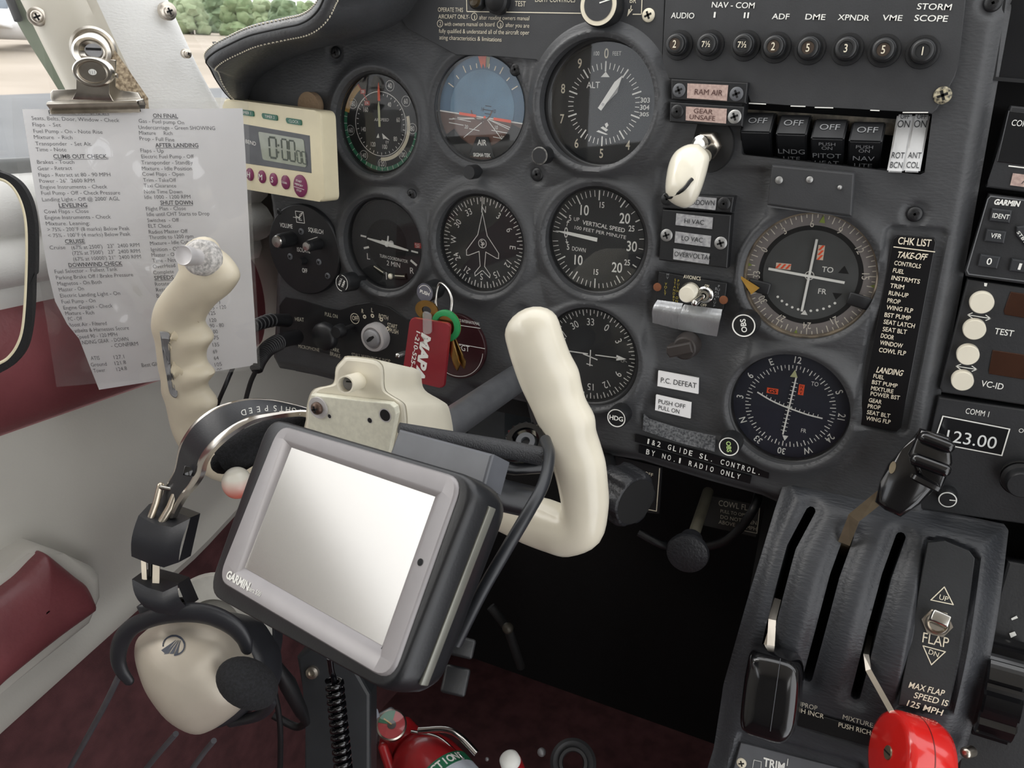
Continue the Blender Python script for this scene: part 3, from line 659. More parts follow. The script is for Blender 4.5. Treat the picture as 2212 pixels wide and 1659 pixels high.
# ---- attitude
skyb = mat('gyro_sky_blue', (96, 134, 160), .6); brn = mat('gyro_earth_brown', (98, 72, 62), .6); sky2 = mat('gyro_sky_ring', (70, 106, 134), .6)
t, M = inst('att', 'attitude_indicator', 'artificial horizon dial, blue sky over brown ground with orange wing bars', 36, dial=DEEP, dx=1.2)
mb = MB(); tl = R_(-6.5); K = M @ rotz(tl)
def half(mb, m, r, y0, up, z, r0=0):
    a0 = math.asin(max(-1, min(1, y0/r))); p = []
    A, B = (a0, math.pi-a0) if up else (math.pi-a0, 2*math.pi+a0)
    p = [(r*math.cos(A+(B-A)*i/40), r*math.sin(A+(B-A)*i/40)) for i in range(41)]; mb.poly(m, K, p, z)
half(mb, sky2, 37, -6, True, .2); half(mb, brn, 37, -6, False, .2); half(mb, skyb, 27, -6, True, .5); half(mb, mat('gyro_brown_drum', (108, 78, 66), .6), 27, -6, False, .5)
mb.line(WHITE, K, (-36, -6), (36, -6), .9, .6)
for a, b in (((5, -6.5), (-13, -22.5)), ((5, -6.5), (25, -24)), ((5, -6.5), (-27, -11)), ((5, -6.5), (35, -14)), ((5, -6.5), (-20, -9)), ((6, -6.5), (30, -11))): mb.line(WHITE, K, a, b, .55, .7)
for x0, x1, y_ in ((-27, -14, -13.5), (-9, 0, -15.5), (-24, -8, -10), (10, 30, -14), (12, 30, -18.5), (20, 28, -20)): mb.line(WHITE, K, (x0, y_), (x1, y_-.3), .5, .7)
for s, x, y_ in (('20', -11.5, -14.5), ('10', 14, -11.5), ('20', 20, -18)): mb.text(WHITE, K, s, 2.6, x, y_, 0, .8, cond=.8)
for y_, w in ((2.4, 3), (-.4, 5), (-3, 3)): mb.line(DEEP, K, (6-w, y_), (6+w-1, y_), .5, .7)
for x in (1.2, 11): mb.text(DEEP, K, '10', 2.6, x-.2, -.4, 0, .7, cond=.8)
for a in (-60, -45, -30, -20, -10, 10, 20, 30, 45, 60): mb.tick(IVORY, M, a+2, 28.2, 33.5 if a % 30 == 0 else 31.5, .8, .7)
mb.poly(mat('bank_orange', (226, 96, 60), .5), M, [(-3, 36), (4, 36), (3, 27.5), (1.3, 31), (0, 27.5)], .8); mb.poly(mat('bank_olive', (150, 150, 110), .5), M, [(4, 36), (7, 35), (6, 29), (4, 28)], .75)
mb.arc(brn, M, 8.2, 9.2, 100, 262, .9); mb.line(brn, M, (.8, -7), (.8, -16), .9, .9)
mb.build('gyro_card', t)
mb = MB(); mb.prism(ORANGE, K, [(-18, -6.7), (-3.6, -6.7), (-3.6, -4.7), (-18, -4.7)], 1.6, 2.0); mb.prism(ORANGE, K, [(11.5, -6.7), (26, -6.7), (26, -4.7), (11.5, -4.7)], 1.6, 2); mb.lathe(ORANGE, K @ tr(3.9, -5.6, 1.6), [(.9, 0), (.9, .4)], 16); mb.build('wing_bar', t)
mb = MB(); mb.prism(DIAL, M, [(-10, -34), (12, -34), (6.5, -20), (-3.5, -20)], 1.5, 2.6, .3)
mb.arc(DEEP, M, 27.5, 37, 112, 166, 1.2); mb.arc(DEEP, M, 27.5, 37, 196, 238, 1.2); mb.build('lower_mask', t)
mb = MB(); mb.text(WHITE, M, 'AIR', 4, 1.5, -24, 0, 2.8, cond=.85, bold=.015); mb.text(WHITE, M, 'SIGMA·TEK', 2.5, 1.5, -33, 0, 2.8, w=15, bold=.03); mb.build('lettering', t)
c = at(1008, 372, -.024); knob(t, 'caging_knob', frame_dir((c.x+.002, -.008, c.z), (0, -1, 0)), .0052, .0165, serr=False)
# ---- altimeter
t, M = inst('alt', 'altimeter', 'large round altimeter dial lettered ALT with a long white pointer', 38.5, dx=2.2)
mb = MB(); MA = M @ tr(-.6, 0, 0)
for i in range(50): mb.tick(WHITE, MA, i*7.2, 22.6 if i % 5 else 21, 26.6 if i % 5 else 27.6, .5 if i % 5 else 1.0, .3)
for s, k in (('0', 0), ('4', 4), ('5', 5), ('6', 6), ('7', 7), ('8', 8), ('9', 9)): dialnum(mb, IVORY, MA, s, k*36, 32.5, 6.0, True, .3, .75, .01)
mb.text(WHITE, MA, 'ALT', 4, -8.5, 12.5, 0, .3, cond=.95); mb.text(WHITE, MA, '100', 2.6, -7, 32.5, 0, .3, cond=.8); mb.text(WHITE, MA, 'FEET', 2.6, 7.5, 32.3, 0, .3, cond=.8)
mb.poly(WHITE, MA, [(-3.2, 17.5), (3.2, 17.5), (.2, 21)], .3)
for i in range(3): mb.poly(WHITE, MA, [(-5+i*3.2, -15.5-i*.4+i*1.4), (-3.4+i*3.2, -15-i*.2+i*1.4), (2.4+i*1.0, -19), (.8+i*1.0, -19.5)] if 0 else [(-4.6+i*3, -18+i*2.6), (-2.8+i*3, -17+i*2.6), (4.2, -19.6+i*3), (2.6-0*i, -20+i*2.2)], .3)
mb.box(DEEP, MA @ tr(29.6, .5, .25), 8, 12, .2)
for s, y_ in (('303', 3.0), ('304', -1.6), ('305', -6)): mb.text(WHITE, MA, s, 3.0 if y_ > -5 else 2.4, 29.4, y_, 0, .5, w=6.6, bold=.02)
mb.build('markings', t)
K = MA @ rotz(-R_(35)); gn = mat('grey_pointer', (190, 190, 186), .5)
mb = MB(); mb.prism(gn, MA @ rotz(-R_(39)), [(-1, 0), (1, 0), (2.6, 12), (0, 17), (-2, 11)], .9, 1.3); mb.build('short_pointer', t)
mb = MB(); mb.prism(WHITE, K, [(-1.5, -4), (1.5, -4), (2, 16), (0, 22.5), (-2, 16)], 1.8, 2.3); mb.lathe(SILVERP, K, [(1, 2.3), (.9, 2.7)], 16); mb.build('long_pointer', t)
c = at(1162, 336, -.026); k = knob(t, 'setting_knob', frame_dir((c.x+.002, -.010, c.z), (0, -1, 0)), .0060, .018, serr=False)
worn = mat('worn_knob_edge', (150, 148, 142), .5, noise=300, col2=(40, 40, 40)); mb = MB(); mb.lathe(worn, frame_dir((c.x+.002, -.010, c.z), (0, -1, 0)), [(.0052, .0181), (.0060, .0177)], 36, cap0=False, cap1=False); mb.build('worn_rim', k)
# ---- turn coordinator
t, M = inst('tc', 'turn_coordinator', 'black turn coordinator dial with a small white tilted aeroplane')
mb = MB(); mb.lathe(DEEP, M, [(.001, .25), (20.5, .25)], 60, cap0=False, cap1=False)
def tcx(x, y): return ((x-955)/275*36, (510-y)/330*36)
for a, b, w in (((755, 465), (800, 471), 1.5), ((775, 562), (817, 548), 1.7), ((1145, 543), (1196, 551), 1.4), ((1138, 614), (1184, 650), 1.9)): mb.line(WHITE, M, tcx(*a), tcx(*b), w, .3)
mb.text(WHITE, M, 'L', 5.2, *tcx(810, 622), 0, .3); mb.text(WHITE, M, 'R', 5, *tcx(1146, 694), 0, .3)
mb.text(WHITE, M, 'TURN COORDINATOR', 2.6, *tcx(1008, 617), R_(-5), .4, w=28.5); mb.text(WHITE, M, '2 MIN', 4, *tcx(1005, 660), R_(-4), .4, w=13.5)
x, y_ = tcx(1195, 497); mb.box(REDP, M @ tr(x, y_, .2), 6.5, 4.4, .2); mb.text(WHITE, M, 'ELEC', 1.6, x, y_+1, 0, .5); mb.text(WHITE, M, 'OFF', 1.6, x, y_-1.1, 0, .5); mb.build('markings', t)
mb = MB(); K = M @ tr(*tcx(972, 508), 0) @ rotz(R_(-9)); mb.prism(WHITE, K, [(-20.5, -.5), (0, -1.6), (21, -.7), (21, .5), (2.5, 1.4), (-2.5, 1.4), (-20.5, .5)], 1.5, 2.1)
mb.lathe(WHITE, K, [(2.2, 1.5), (2.2, 2.8), (1.2, 3.2)], 20); mb.prism(WHITE, K, [(-.7, 0), (.7, 0), (.5, 7), (-.5, 7)], 1.5, 2); mb.prism(WHITE, K, [(-6, 1.2), (6, 1.2), (6, 2.2), (-6, 2.2)], 1.5, 2.2); mb.lathe(SILVERP, K @ tr(3.6, 1.6, 1.4), [(2.4, 0), (2.4, .6)], 20); mb.build('aeroplane_symbol', t)
tubem = mat('inclinometer_liquid', (40, 42, 38), .1); ballm = mat('slip_ball', (230, 225, 205), .3)
mb = MB(); P = [Vector((x, y_, 1)) for x, y_ in (tcx(868, 692), tcx(905, 722), tcx(950, 742), tcx(1000, 752), tcx(1060, 752), tcx(1108, 742))]
mb.tube(tubem, [M @ p for p in spline(P, 4)], .0026, 12); mb.build('slip_tube', t)
mb = MB(); mb.ball(ballm, M @ tr(*tcx(995, 752), 3.2), 2.4, 2.6, 2.0); mb.line(ballm, M, tcx(868, 687), tcx(940, 728), 1, 3.7); mb.line(ballm, M, tcx(1030, 741), tcx(1105, 737), 1.0, 3.7); mb.build('slip_ball', t)
mb = MB(); mb.line(WHITE, M, tcx(966, 722), tcx(966, 780), .7, 4); mb.build('centre_wire', t)
c = at(740, 614, -.028); k = knob(t, 'roll_trim_knob', frame_dir((c.x+.002, -.008, c.z), (-.12, -1, .05)), .0078, .02, None, [('ROLL', .0022, .8), ('TRIM', -.0018, .8)], WHITE, R_(65), th=.0026)
mb = MB(); K = frame_dir((c.x+.002, -.008, c.z), (-.12, -1, .05)) @ tr(0, 0, .0206); mb.arc(WHITE, K, .0064, .0069, 180, 330); mb.arc(WHITE, K, .0064, .0069, 0, 140); mb.build('arrow_ring', k)
# ---- directional gyro
def compass(mb, M, off, rt0, rt1, rn, h, letters=True, mn=None, w=.55, z=.3, step=5, skip=(), bold=0):
    for a in range(0, 360, step): mb.tick(mn or WHITE, M, a+off, rt0 if a % 10 == 0 else rt0+(rt1-rt0)*.4, rt1, w*1.25 if a % 10 == 0 else w, z)
    for n in range(0, 36, 3):
        s = {0: 'N', 9: 'E', 18: 'S', 27: 'W'}.get(n, str(n)) if letters else str(n)
        if n in skip: continue
        dialnum(mb, mn or WHITE, M, s, n*10+off, rn, h, False, z, .85, bold)
t, M = inst('dg', 'heading_indicator', 'round compass card dial with N near the top and a jet outline')
mb = MB(); compass(mb, M, 2, 30.4, 35.4, 26.5, 5); mb.build('compass_card', t)
mb = MB(); J = [(0, 24), (4.2, 6.5), (14.5, -6.5), (14.4, -10.5), (12.5, -10.4), (3, -6.4), (2, -18), (7, -24), (6.6, -26.5), (.4, -21.5)]
mb.pline(WHITE, M, [(-.3, 36), (-.3, 24)], .6, .5); mb.pline(WHITE, M, J, .55, .5); mb.pline(WHITE, M, [(-x, y_) for x, y_ in J], .55, .5); mb.lathe(WHITE, M @ tr(0, 0, .5), [(3.2, 0), (3.7, 0)], 32, cap0=False, cap1=False); mb.text(WHITE, M, 'S', 4, -.5, .6, .1, .5); mb.text(WHITE, M, 'P', 4, .7, -1, .1, .5); mb.build('aeroplane_outline', t)
pu = mat('grey_violet_cap', (96, 96, 106), .35); c = at(912, 630, -.034); KP = frame_dir((c.x+.0025, -.008, c.z-.0005), (0, -1, 0))
k = knob(t, 'push_knob', KP, .0078, .026, None, [('PUSH', 0, 1)], WHITE, R_(-12), False, .0026, BLACK)
mb = MB(); mb.lathe(pu, KP, [(.00001, .0262), (.0074, .0262)], 36, cap0=False, cap1=False); mb.arc(WHITE, KP, .0056, .006, -60, 80, .0264); mb.build('knob_cap', k)
# ---- vertical speed
t, M = inst('vsi', 'vertical_speed_indicator', 'vertical speed dial, white needle level at zero on the left')
mb = MB()
def vx(x, y): return ((x-672)/328*36, (458-y)/392*36)
for s, x, y_, h in (('10', 574, 232, 7), ('15', 694, 182, 4), ('20', 855, 272, 7), ('25', 905, 345, 4), ('30', 915, 482, 7), ('25', 890, 612, 4), ('20', 822, 660, 7), ('15', 676, 714, 4), ('10', 546, 632, 7), ('5', 472, 302, 4), ('5', 466, 535, 4)): mb.text(WHITE, M, s, h, *vx(x, y_), 0, .3, cond=.8, bold=.012)
mb.text(WHITE, M, 'UP', 2.6, *vx(520, 308), 0, .3); mb.text(WHITE, M, 'DOWN', 3, *vx(545, 546), R_(-3), .3, w=10.8); mb.text(WHITE, M, 'VERTICAL SPEED', 2.9, *vx(712, 346), R_(-6), .3, w=33, bold=.01); mb.text(WHITE, M, '100 FEET PER MINUTE', 2.4, *vx(690, 395), R_(-6), .3, w=40)
mb.text(WHITE, M, '0', 7.5, *vx(447, 420), 0, .3, cond=.65)
for y0, y1 in ((370, 325), (470, 510)): mb.line(WHITE, M, vx(450, y0), vx(458, y1), .5, .3)
mb.poly(WHITE, M, [vx(446, 340), vx(468, 340), vx(460, 318)], .3); mb.poly(WHITE, M, [vx(444, 492), vx(468, 492), vx(458, 514)], .3)
for sgn in (1, -1):
    for i in range(1, 16):
        a = -90+sgn*(i*6.0 if i <= 15 else 90); big = i % 5 == 0; mb.tick(WHITE, M, a, 28.5 if big else 31, 35.5, .9 if big else .5, .3)
    for i in range(1, 16):
        a = -90+sgn*(90+i*5.6); big = i in (6, 11); mb.tick(WHITE, M, a, 29.5 if i == 6 else 32, 35.5, .9 if big else .5, .3) if (i % 2 or i < 7) or big else None
mb.build('markings', t)
K = M @ tr(-2.3, .8, 0) @ rotz(R_(173)); mb = MB(); mb.prism(WHITE, K, [(-3, -1.4), (-3, 1.4), (20, 1.0), (30.5, 0), (20, -1.2)], 1.6, 2.2); mb.build('needle', t)
# ---- lower heading gyro
t, M = inst('hdg', 'autopilot_heading_gyro', 'lower compass dial half behind the right yoke grip with a white arrow across')
mb = MB(); compass(mb, M, 27, 31, 35.5, 26, 5.4, False, skip=(6, 21)); dialnum(mb, mat('faded_print', (140, 140, 136), .6), M, '6', 92, 27, 5, False, .3, .8); mb.build('compass_card', t)
mb = MB(); mb.line(WHITE, M, (-34, .2), (-2, .5), .9, .6); mb.line(WHITE, M, (4, .6), (22, 1), .8, .6); mb.poly(WHITE, M, [(21, -1.3), (29, 1.1), (21, 3.2)], .6); mb.line(WHITE, M, (0, 4), (0, -9), .9, .7); mb.line(WHITE, M, (-6, 0), (6, -3), .9, .7); mb.line(WHITE, M, (-2.8, -7.5), (2.4, -8.3), .8, .7); mb.build('aeroplane_symbol', t)
c = at(1327, 901, -.026); knob(t, 'heading_knob', frame_dir((c.x+.002, -.008, c.z), (0, -1, 0)), .0078, .019, WHITE, [('HDG', 0, 1)], WHITE, 0, True, .0034)
# ---- upper course indicator
ringm = mat('lit_look_grey_ring', (132, 126, 124), .6, var=.04); tan_ = mat('aged_bezel_edge', (150, 136, 116), .5, noise=90, col2=(96, 88, 78))  # ring's lit look is put into its grey; nothing shines behind it
t, M = inst('cdi', 'course_deviation_indicator', 'upper course dial with a grey compass ring and crossed white needles', 40)
mb = MB(); mb.lathe(tan_, M, [(40.6, 0), (41.4, 4.5), (40.2, 5), (39.6, .5)], 72, cap0=False, cap1=False); mb.build('bezel_edge', t)
mb = MB(); mb.arc(ringm, M, 32.5, 40, 0, 360, .2); lg = mat('light_print', (224, 218, 204), .6)
for a in range(0, 360, 5): mb.tick(lg, M, a-5, 35.2 if a % 10 == 0 else 37.4, 39.8, .6, .5)
for n in range(0, 36, 3):
    if n == 18: continue
    dialnum(mb, lg, M, str(n), (n-6)*10-5, 33.6, 4.4, False, .5, .85)
mb.build('compass_ring', t)
mb = MB(); mb.arc(DEEP, M, 29.5, 32.5, 0, 360, .3); mb.lathe(mat('dial_grey', (74, 76, 76), .7), M, [(.001, .2), (29.5, .2)], 60, cap0=False, cap1=False)
for i in range(-5, 6):
    if i: a = R_(270+i*9.2); mb.lathe(WHITE, M @ tr(25*math.cos(a), 23.5*math.sin(a), .4), [(.001, 0), (.85, 0)], 14, cap0=False, cap1=False)
mb.text(WHITE, M, 'TO', 3.4, 10.5, 5, 0, .4, bold=.01); mb.text(WHITE, M, 'FR', 3.4, 9.3, -9.5, 0, .4, bold=.01); mb.poly(DEEP, M, [(17, 3.5), (23.5, 3.5), (20.2, 8.5)], .4); mb.poly(DEEP, M, [(15.5, -9.6), (21.5, -9.6), (18.2, -14)], .4)
mb.lathe(WHITE, M @ tr(0, 0, .4), [(2.4, 0), (3, 0)], 32, cap0=False, cap1=False); fl = mat('flag_cream', (230, 210, 190), .6)
for cx, cy, w, h in ((-17, 4.4, 9.5, 4), (4.8, 15.5, 4, 9.5)):
    mb.box(fl, M @ tr(cx, cy, .4), w, h, .2)
    for k in (-1, 0, 1):
        u = (k*3.1, 0) if w > h else (0, k*3.1); mb.poly(ORANGE, M, [(cx+u[0]-1.9, cy+u[1]-1.6), (cx+u[0]-.4, cy+u[1]-1.6), (cx+u[0]+1.9, cy+u[1]+1.6), (cx+u[0]+.4, cy+u[1]+1.6)], .7)
mb.poly(WHITE, M, [(-2, -26.3), (2.4, -26.3), (.2, -23)], .5); mb.build('dial_markings', t)
yg = mat('yellow_green_marker', (142, 160, 70), .5); mb = MB()
for a in (5, 94, 185, 275): K = M @ rotz(-R_(a)); mb.poly(yg, K, [(-1.8, 34.5), (1.8, 34.5), (0, 39.6)] if a == 5 else [(-1.2, 39.8), (1.2, 39.8), (0, 37)], .7)
mb.build('index_marker', t)
mb = MB(); mb.prism(WHITE, M @ rotz(R_(-3.5)), [(-.75, -24), (.75, -24), (.75, 24), (-.75, 24)], 1.6, 2.1); mb.build('localizer_needle', t)
mb = MB(); mb.prism(WHITE, M @ rotz(R_(-5)), [(-26, -.8), (22, -.8), (22, .8), (-26, .8)], 2.4, 2.9); mb.build('glideslope_needle', t)
for px, py, an in ((1642, 617, -8), (1858, 648, -12)):
    u = Pl(M.translation, (1, 0, 0), (0, 0, 1)).uv(px, py)*1000; mb = MB(); mb.box(BLACK, M @ tr(u.x, u.y, 4.2) @ rotz(R_(an)), 15, 8.5, 2.5, 1.2); mb.build('corner_tab', t)
c = at(1600, 702, -.024); knob(t, 'omni_bearing_knob', frame_dir((c.x+.003, -.006, c.z), (-.05, -1, 0)), .0085, .0185, WHITE, [('OBS', 0, 1)], WHITE, R_(105), True, .0034)
gold = mat('gold_foil', (214, 168, 84), .35, metal=.7, bump=(300, .4)); ps = PF(0, -.011, 0)
mb = MB(); mb.prism(gold, ps.M(), ps.poly([(1592, 594), (1639, 624), (1621, 638)]), -.0035, -.003); tag(mb.build('foil_scrap'), 'small gold foil triangle stuck at the left edge of the upper course dial', 'sticker')
# ---- lower course indicator
navy = mat('navy_dial', (30, 34, 48), .65)
t, M = inst('cdi2', 'glideslope_indicator', 'lower navy course dial with red GS and NAV flags and crossed needles', 38, dial=navy)
mb = MB(); compass(mb, M, -118, 26.2, 30, 34, 4.6, True, w=.5, skip=(15,), bold=.012)
for s, x, y_, m_ in (('TO', 14, 19, WHITE), ('FR', 11.5, -16, WHITE)): mb.text(m_, M, s, 2.9, x, y_, 0, .3, cond=.8)
mb.box(ORANGE, M @ tr(-12.6, 9.2, .25), 7.6, 4, .2); mb.text(DEEP, M, 'GS', 2.6, -12.6, 9.2, 0, .5, w=5.4, bold=.02); mb.box(ORANGE, M @ tr(6, 13.4, .25), 3.6, 7.6, .2)
for s, y_ in (('N', 15.8), ('A', 13.4), ('V', 11)): mb.text(DEEP, M, s, 1.9, 6, y_, R_(0), .5)
mb.poly(mat('pale_yellow_marker', (206, 210, 160), .5), M, [(-2.4, 21.5), (2.6, 21.5), (.2, 27)], .4); mb.poly(WHITE, M, [(-2, -22), (2, -22), (0, -26)], .4); mb.build('dial_markings', t)
K = M @ rotz(R_(-4.5)); mb = MB(); mb.prism(WHITE, K, [(-.5, -21), (.5, -21), (.5, 22), (-.5, 22)], 1.4, 1.8)
for i in range(-6, 7): mb.line(WHITE, K, (-2, i*3), (2, i*3), .45, 1.5)
mb.build('localizer_needle', t)
mb = MB(); P = [(-22, 7), (-13, 3.0), (-4, .2), (4, -1.5), (13, -3.2), (22, -4)]; mb.pline(WHITE, M, [tuple(p[:2]) for p in spline([(x, y_, 0) for x, y_ in P], 4)], 1.0, 2)
for p in spline([(x, y_, 0) for x, y_ in P], 3)[1:-1]: mb.line(WHITE, M, (p.x, p.y), (p.x+.3, p.y+2), .4, 2)
mb.build('glideslope_needle', t)
mb = MB(); mb.prism(BLACK, M, [(-8, -38.5), (14, -36), (26, -28), (30, -34), (14, -44), (-8, -44)], 1, 3.6); mb.text(DIMW, M, 'BENDIX/KING', 1.9, 1, -40.2, R_(6), 3.8, w=17); mb.build('lower_lip', t)
c = at(1568, 964, -.026); knob(t, 'omni_bearing_knob', frame_dir((c.x+.002, -.006, c.z), (0, -1, 0)), .0076, .0195, WHITE, [('OBS', 0, 1)], mat('pale_green_print', (190, 220, 140), .5), R_(-80), True, .003)
# ================================================================ intercom on the left, EGT gauge, ignition lock
c = at(655, 540, -.010); t = thing('intercom_panel', 'round black intercom panel with VOLUME and SQUELCH knobs below the kitchen timer', 'intercom', (c.x, -.0075, c.z)); pi_ = PF(c.x, -.0075, c.z)
u0 = pi_.uv(655, 540, .003); M = pi_.M(u0.x, u0.y, 0)
mb = MB(); mb.lathe(BLACK, M, [(.0395, -.002), (.0395, .002), (.0385, .003)], 64); mb.build('face_plate', t)
mb = MB()
for s, l, r, h in (('VOLUME', (605, 490), (632, 494), 9), ('SQUELCH', (666, 500), (698, 506), 9), ('ISOLATE', (642, 543), (670, 547), 9), ('OFF', (653, 588), (664, 590), 9)): mb.ptext(WHITE, pi_, s, l, r, h, .0034)
mb.pline(WHITE, pi_.M(), pi_.poly([(638, 456), (655, 458), (658, 482), (641, 480)], .0034), .0005, .0034, True); mb.pline(WHITE, pi_.M(), pi_.poly([(640, 467), (646, 470), (651, 465), (653, 460), (648, 463), (646, 475), (652, 476)], .0034), .0005, .0034); mb.line(WHITE, pi_.M(), pi_.uv(639, 468), pi_.uv(656, 471), .0004, .0035)
mb.line(WHITE, pi_.M(), pi_.uv(665, 519, .0034), pi_.uv(686, 512, .0034), .0004, .0036); mb.build('lettering', t)
for px, py in ((603, 457), (651, 500), (627, 554), (689, 566), (708, 596)): u = pi_.uv(px, py, .003); mb = MB(); screw(mb, pi_.M(u.x, u.y, .003), .0028, GREYP if px != 603 else BLACK, .001); mb.build('screw', t)
for nm, px, py, h, r in (('volume_knob', 598, 522, .018, .0068), ('squelch_knob', 662, 532, .016, .0050)):
    u = pi_.uv(px, py, .003+h); M = pi_.M(u.x+.0003, u.y, .003); mb = MB(); mb.lathe(BLACK, M, [(r, 0), (r*.95, h*.8), (r*.8, h)], 28, smooth=False); kk = mb.build(nm, t); mb = MB(); mb.lathe(STEEL, M, [(r*.78, h), (r*.7, h+.0012), (.00001, h+.0014)], 28); mb.build('metal_cap', kk)
u = pi_.uv(645, 566, .01); mb = MB(); mb.lathe(BLACK, pi_.M(u.x, u.y, .003), [(.0035, 0), (.003, .006)], 20); mb.build('isolate_switch', t)
# EGT
egt = mat('dark_maroon_dial', (52, 22, 26), .4, coat=.3); c = at(985, 748, -.009); t = thing('exhaust_temperature_gauge', 'dark maroon round EGT gauge half hidden behind the red key tag', 'gauge', (c.x, -.008, c.z)); pe = PF(c.x, -.008, c.z); M = pe.M()
mb = MB(); mb.lathe(egt, M, [(.0278, -.002), (.0278, .0012), (.0272, .0016)], 56); mb.build('dial', t); mb = MB()
mb.arc(WHITE, M, .0255, .0259, 95, 235, .0019); mb.line(WHITE, M, pe.uv(972, 738), pe.uv(1050, 752), .0005, .0019); mb.line(WHITE, M, pe.uv(985, 700), pe.uv(1040, 708), .0005, .0019)
for s, l, r, h in (('ELECTRONICS INTERNATIONAL', (965, 690), (1036, 703), 6), ('EGT', (990, 756), (1014, 760), 12)): mb.ptext(WHITE, pe, s, l, r, h, .002)
mb.build('markings', t)
c = at(800, 730, -.016); t = thing('ignition_switch', 'round silver ignition key lock set in the black lower plate', 'ignition switch', (c.x, -.0075, c.z)); M = frame_dir((c.x+.002, -.0075, c.z), (0, -1, 0))
mb = MB(); mb.lathe(SILVERP, M, [(.0125, 0), (.0125, .006), (.0118, .0085), (.0095, .009), (.0085, .0075)], 48); mb.build('lock_ring', t)
mb = MB(); mb.lathe(GREYM, M, [(.0078, .007), (.0078, .0105), (.007, .0112), (.00001, .0112)], 40); kk = mb.build('key_barrel', t); mb = MB(); mb.prism(DEEP, M @ rotz(R_(35)), [(-.0045, -.001), (-.001, -.0017), (.0045, -.0009), (.0045, .0009), (0, .0019), (-.0045, .001)], .0112, .0115); mb.build('keyway', kk)
# push-pull controls in the dark at the lower left
for nm, px, py, r, lab in (('heat_control_knob', 690, 728, .0125, 'large round black pull knob between HEAT and PARK BRAKE'), ('park_brake_knob', 722, 716, .006, 'small black pull knob right of the large heat knob')):
    c = at(px, py, -.03); t = thing(nm, lab, 'knob', (c.x, -.0075, c.z)); M = frame_dir((c.x+.003, -.0075, c.z), (0, -1, 0)); mb = MB(); mb.lathe(BLACK, M, [(r*.35, 0), (r*.35, .014)], 16); mb.build('stem', t); mb = MB(); mb.lathe(BLACK, M, [(r*.6, .013), (r, .016), (r, .021), (r*.8, .024), (.00001, .0245)], 36); mb.build('knob_head', t)
c = at(860, 768, -.02); mb = MB(); mb.tube(STEEL, [c+Vector((.004, .014, .001)), c], [.002, .0026], 12, round_caps=True); tag(mb.build('toggle_lever'), 'steel toggle lever peeking out left of the red key tag', 'switch')
# cable strain reliefs at the far left
jk = mat('jack_rubber', (22, 22, 24), .5)
for lab, P, rr in (('upper black jack plug entering the panel edge left of HEAT', ((620, 692, -.02), (585, 692, -.045), (553, 702, -.075), (525, 712, -.10)), .0062), ('ribbed lower jack plug with its cord looping down behind the checklist', ((640, 728, -.02), (612, 735, -.045), (580, 752, -.075), (562, 776, -.09), (553, 800, -.1)), .0072)):
    pts = spline([at(*p) for p in P], 8); t = thing('audio_plug', lab, 'plug', tuple(pts[0])); mb = MB()
    mb.tube(jk, pts, [rr*(1.0-.45*i/len(pts)) for i in range(len(pts))], 16); mb.build('plug_body', t); mb = MB()
    for i in range(len(pts)//3, len(pts)-1, 1 if rr > .007 else 2):
        d = (pts[i+1]-pts[i]).normalized(); mb.lathe(jk, frame_dir(pts[i], d), [(rr*(1.04-.45*i/len(pts)), -.0006), (rr*(1.16-.45*i/len(pts)), 0), (rr*(1.04-.45*i/len(pts)), .0006)], 20, cap0=False, cap1=False)
    mb.build('strain_relief', t)
for lab, P in (('black cord dropping straight behind the left yoke grip', ((553, 800, -.1), (540, 830, -.1), (528, 880, -.1), (520, 960, -.09))), ('black cord slanting beside it toward the headband', ((505, 790, -.06), (488, 830, -.08), (468, 880, -.08), (455, 940, -.07)))):
    mb = MB(); mb.tube(jk, spline([at(*p) for p in P], 6), .0019, 10); tag(mb.build('audio_cable'), lab, 'cable')
# ================================================================ CENTRE COLUMN: annunciators, gear handle, switches
labp = mat('pink_label_tape', (190, 166, 156), .6, noise=500, col2=(166, 142, 134)); labg = mat('grey_label_tape', (168, 168, 168), .5, noise=420, col2=(136, 136, 138)); white = mat('white_label', (240, 240, 240), .6, var=.01)
zinc = mat('zinc_screw', (160, 160, 158), .4, metal=.6)
def block(name, label, quad, h, texts, screws, base=-.006, cat='annunciator light', dark=BLACK):
    """raised switch or lamp block: quad in photo pixels on its front face"""
    pl = PF(0, base-h, 0); c = pl.pt(sum(p[0] for p in quad)/4, sum(p[1] for p in quad)/4); t = thing(name, label, cat, (c.x, base, c.z))
    mb = MB(); mb.prism(dark, pl.M(), pl.poly(quad), -h-.003, 0, .0008); mb.build('housing', t)
    for px, py, m_ in screws: u = pl.uv(px, py); mb = MB(); screw(mb, pl.M(u.x, u.y, 0), .0042, m_, .0012); mb.build('screw', t)
    for lab_m, q, lines in texts:
        mb = MB(); mb.prism(lab_m, pl.M(), pl.poly(q, .0006), 0, .0006)
        for s, l, r, hh in lines: mb.ptext(DIAL if lab_m is not labp else mat('brown_print_%s' % s.replace(' ', ''), (74, 44, 40), .6), pl, s, l, r, hh, .0009)
        mb.build('label_tape', t)
    return t
block('annunciator_light', 'black lamp block with a pinkish label reading RAM AIR', [(1449, 170), (1616, 178), (1611, 224), (1450, 215)], .009, [(labp, [(1485, 180), (1573, 184), (1570, 218), (1484, 212)], [('RAM AIR', (1500, 204), (1560, 207), 12)])], [(1467, 195, GREYP), (1591, 203, GREYP)])
block('annunciator_light', 'black lamp block with a pinkish label reading GEAR UNSAFE', [(1447, 220), (1608, 230), (1604, 274), (1446, 264)], .009, [(labp, [(1482, 230), (1570, 235), (1568, 267), (1481, 260)], [('GEAR', (1498, 244), (1539, 247), 10), ('UNSAFE', (1489, 257), (1544, 261), 10)])], [(1463, 241, BLACK), (1587, 252, zinc)])
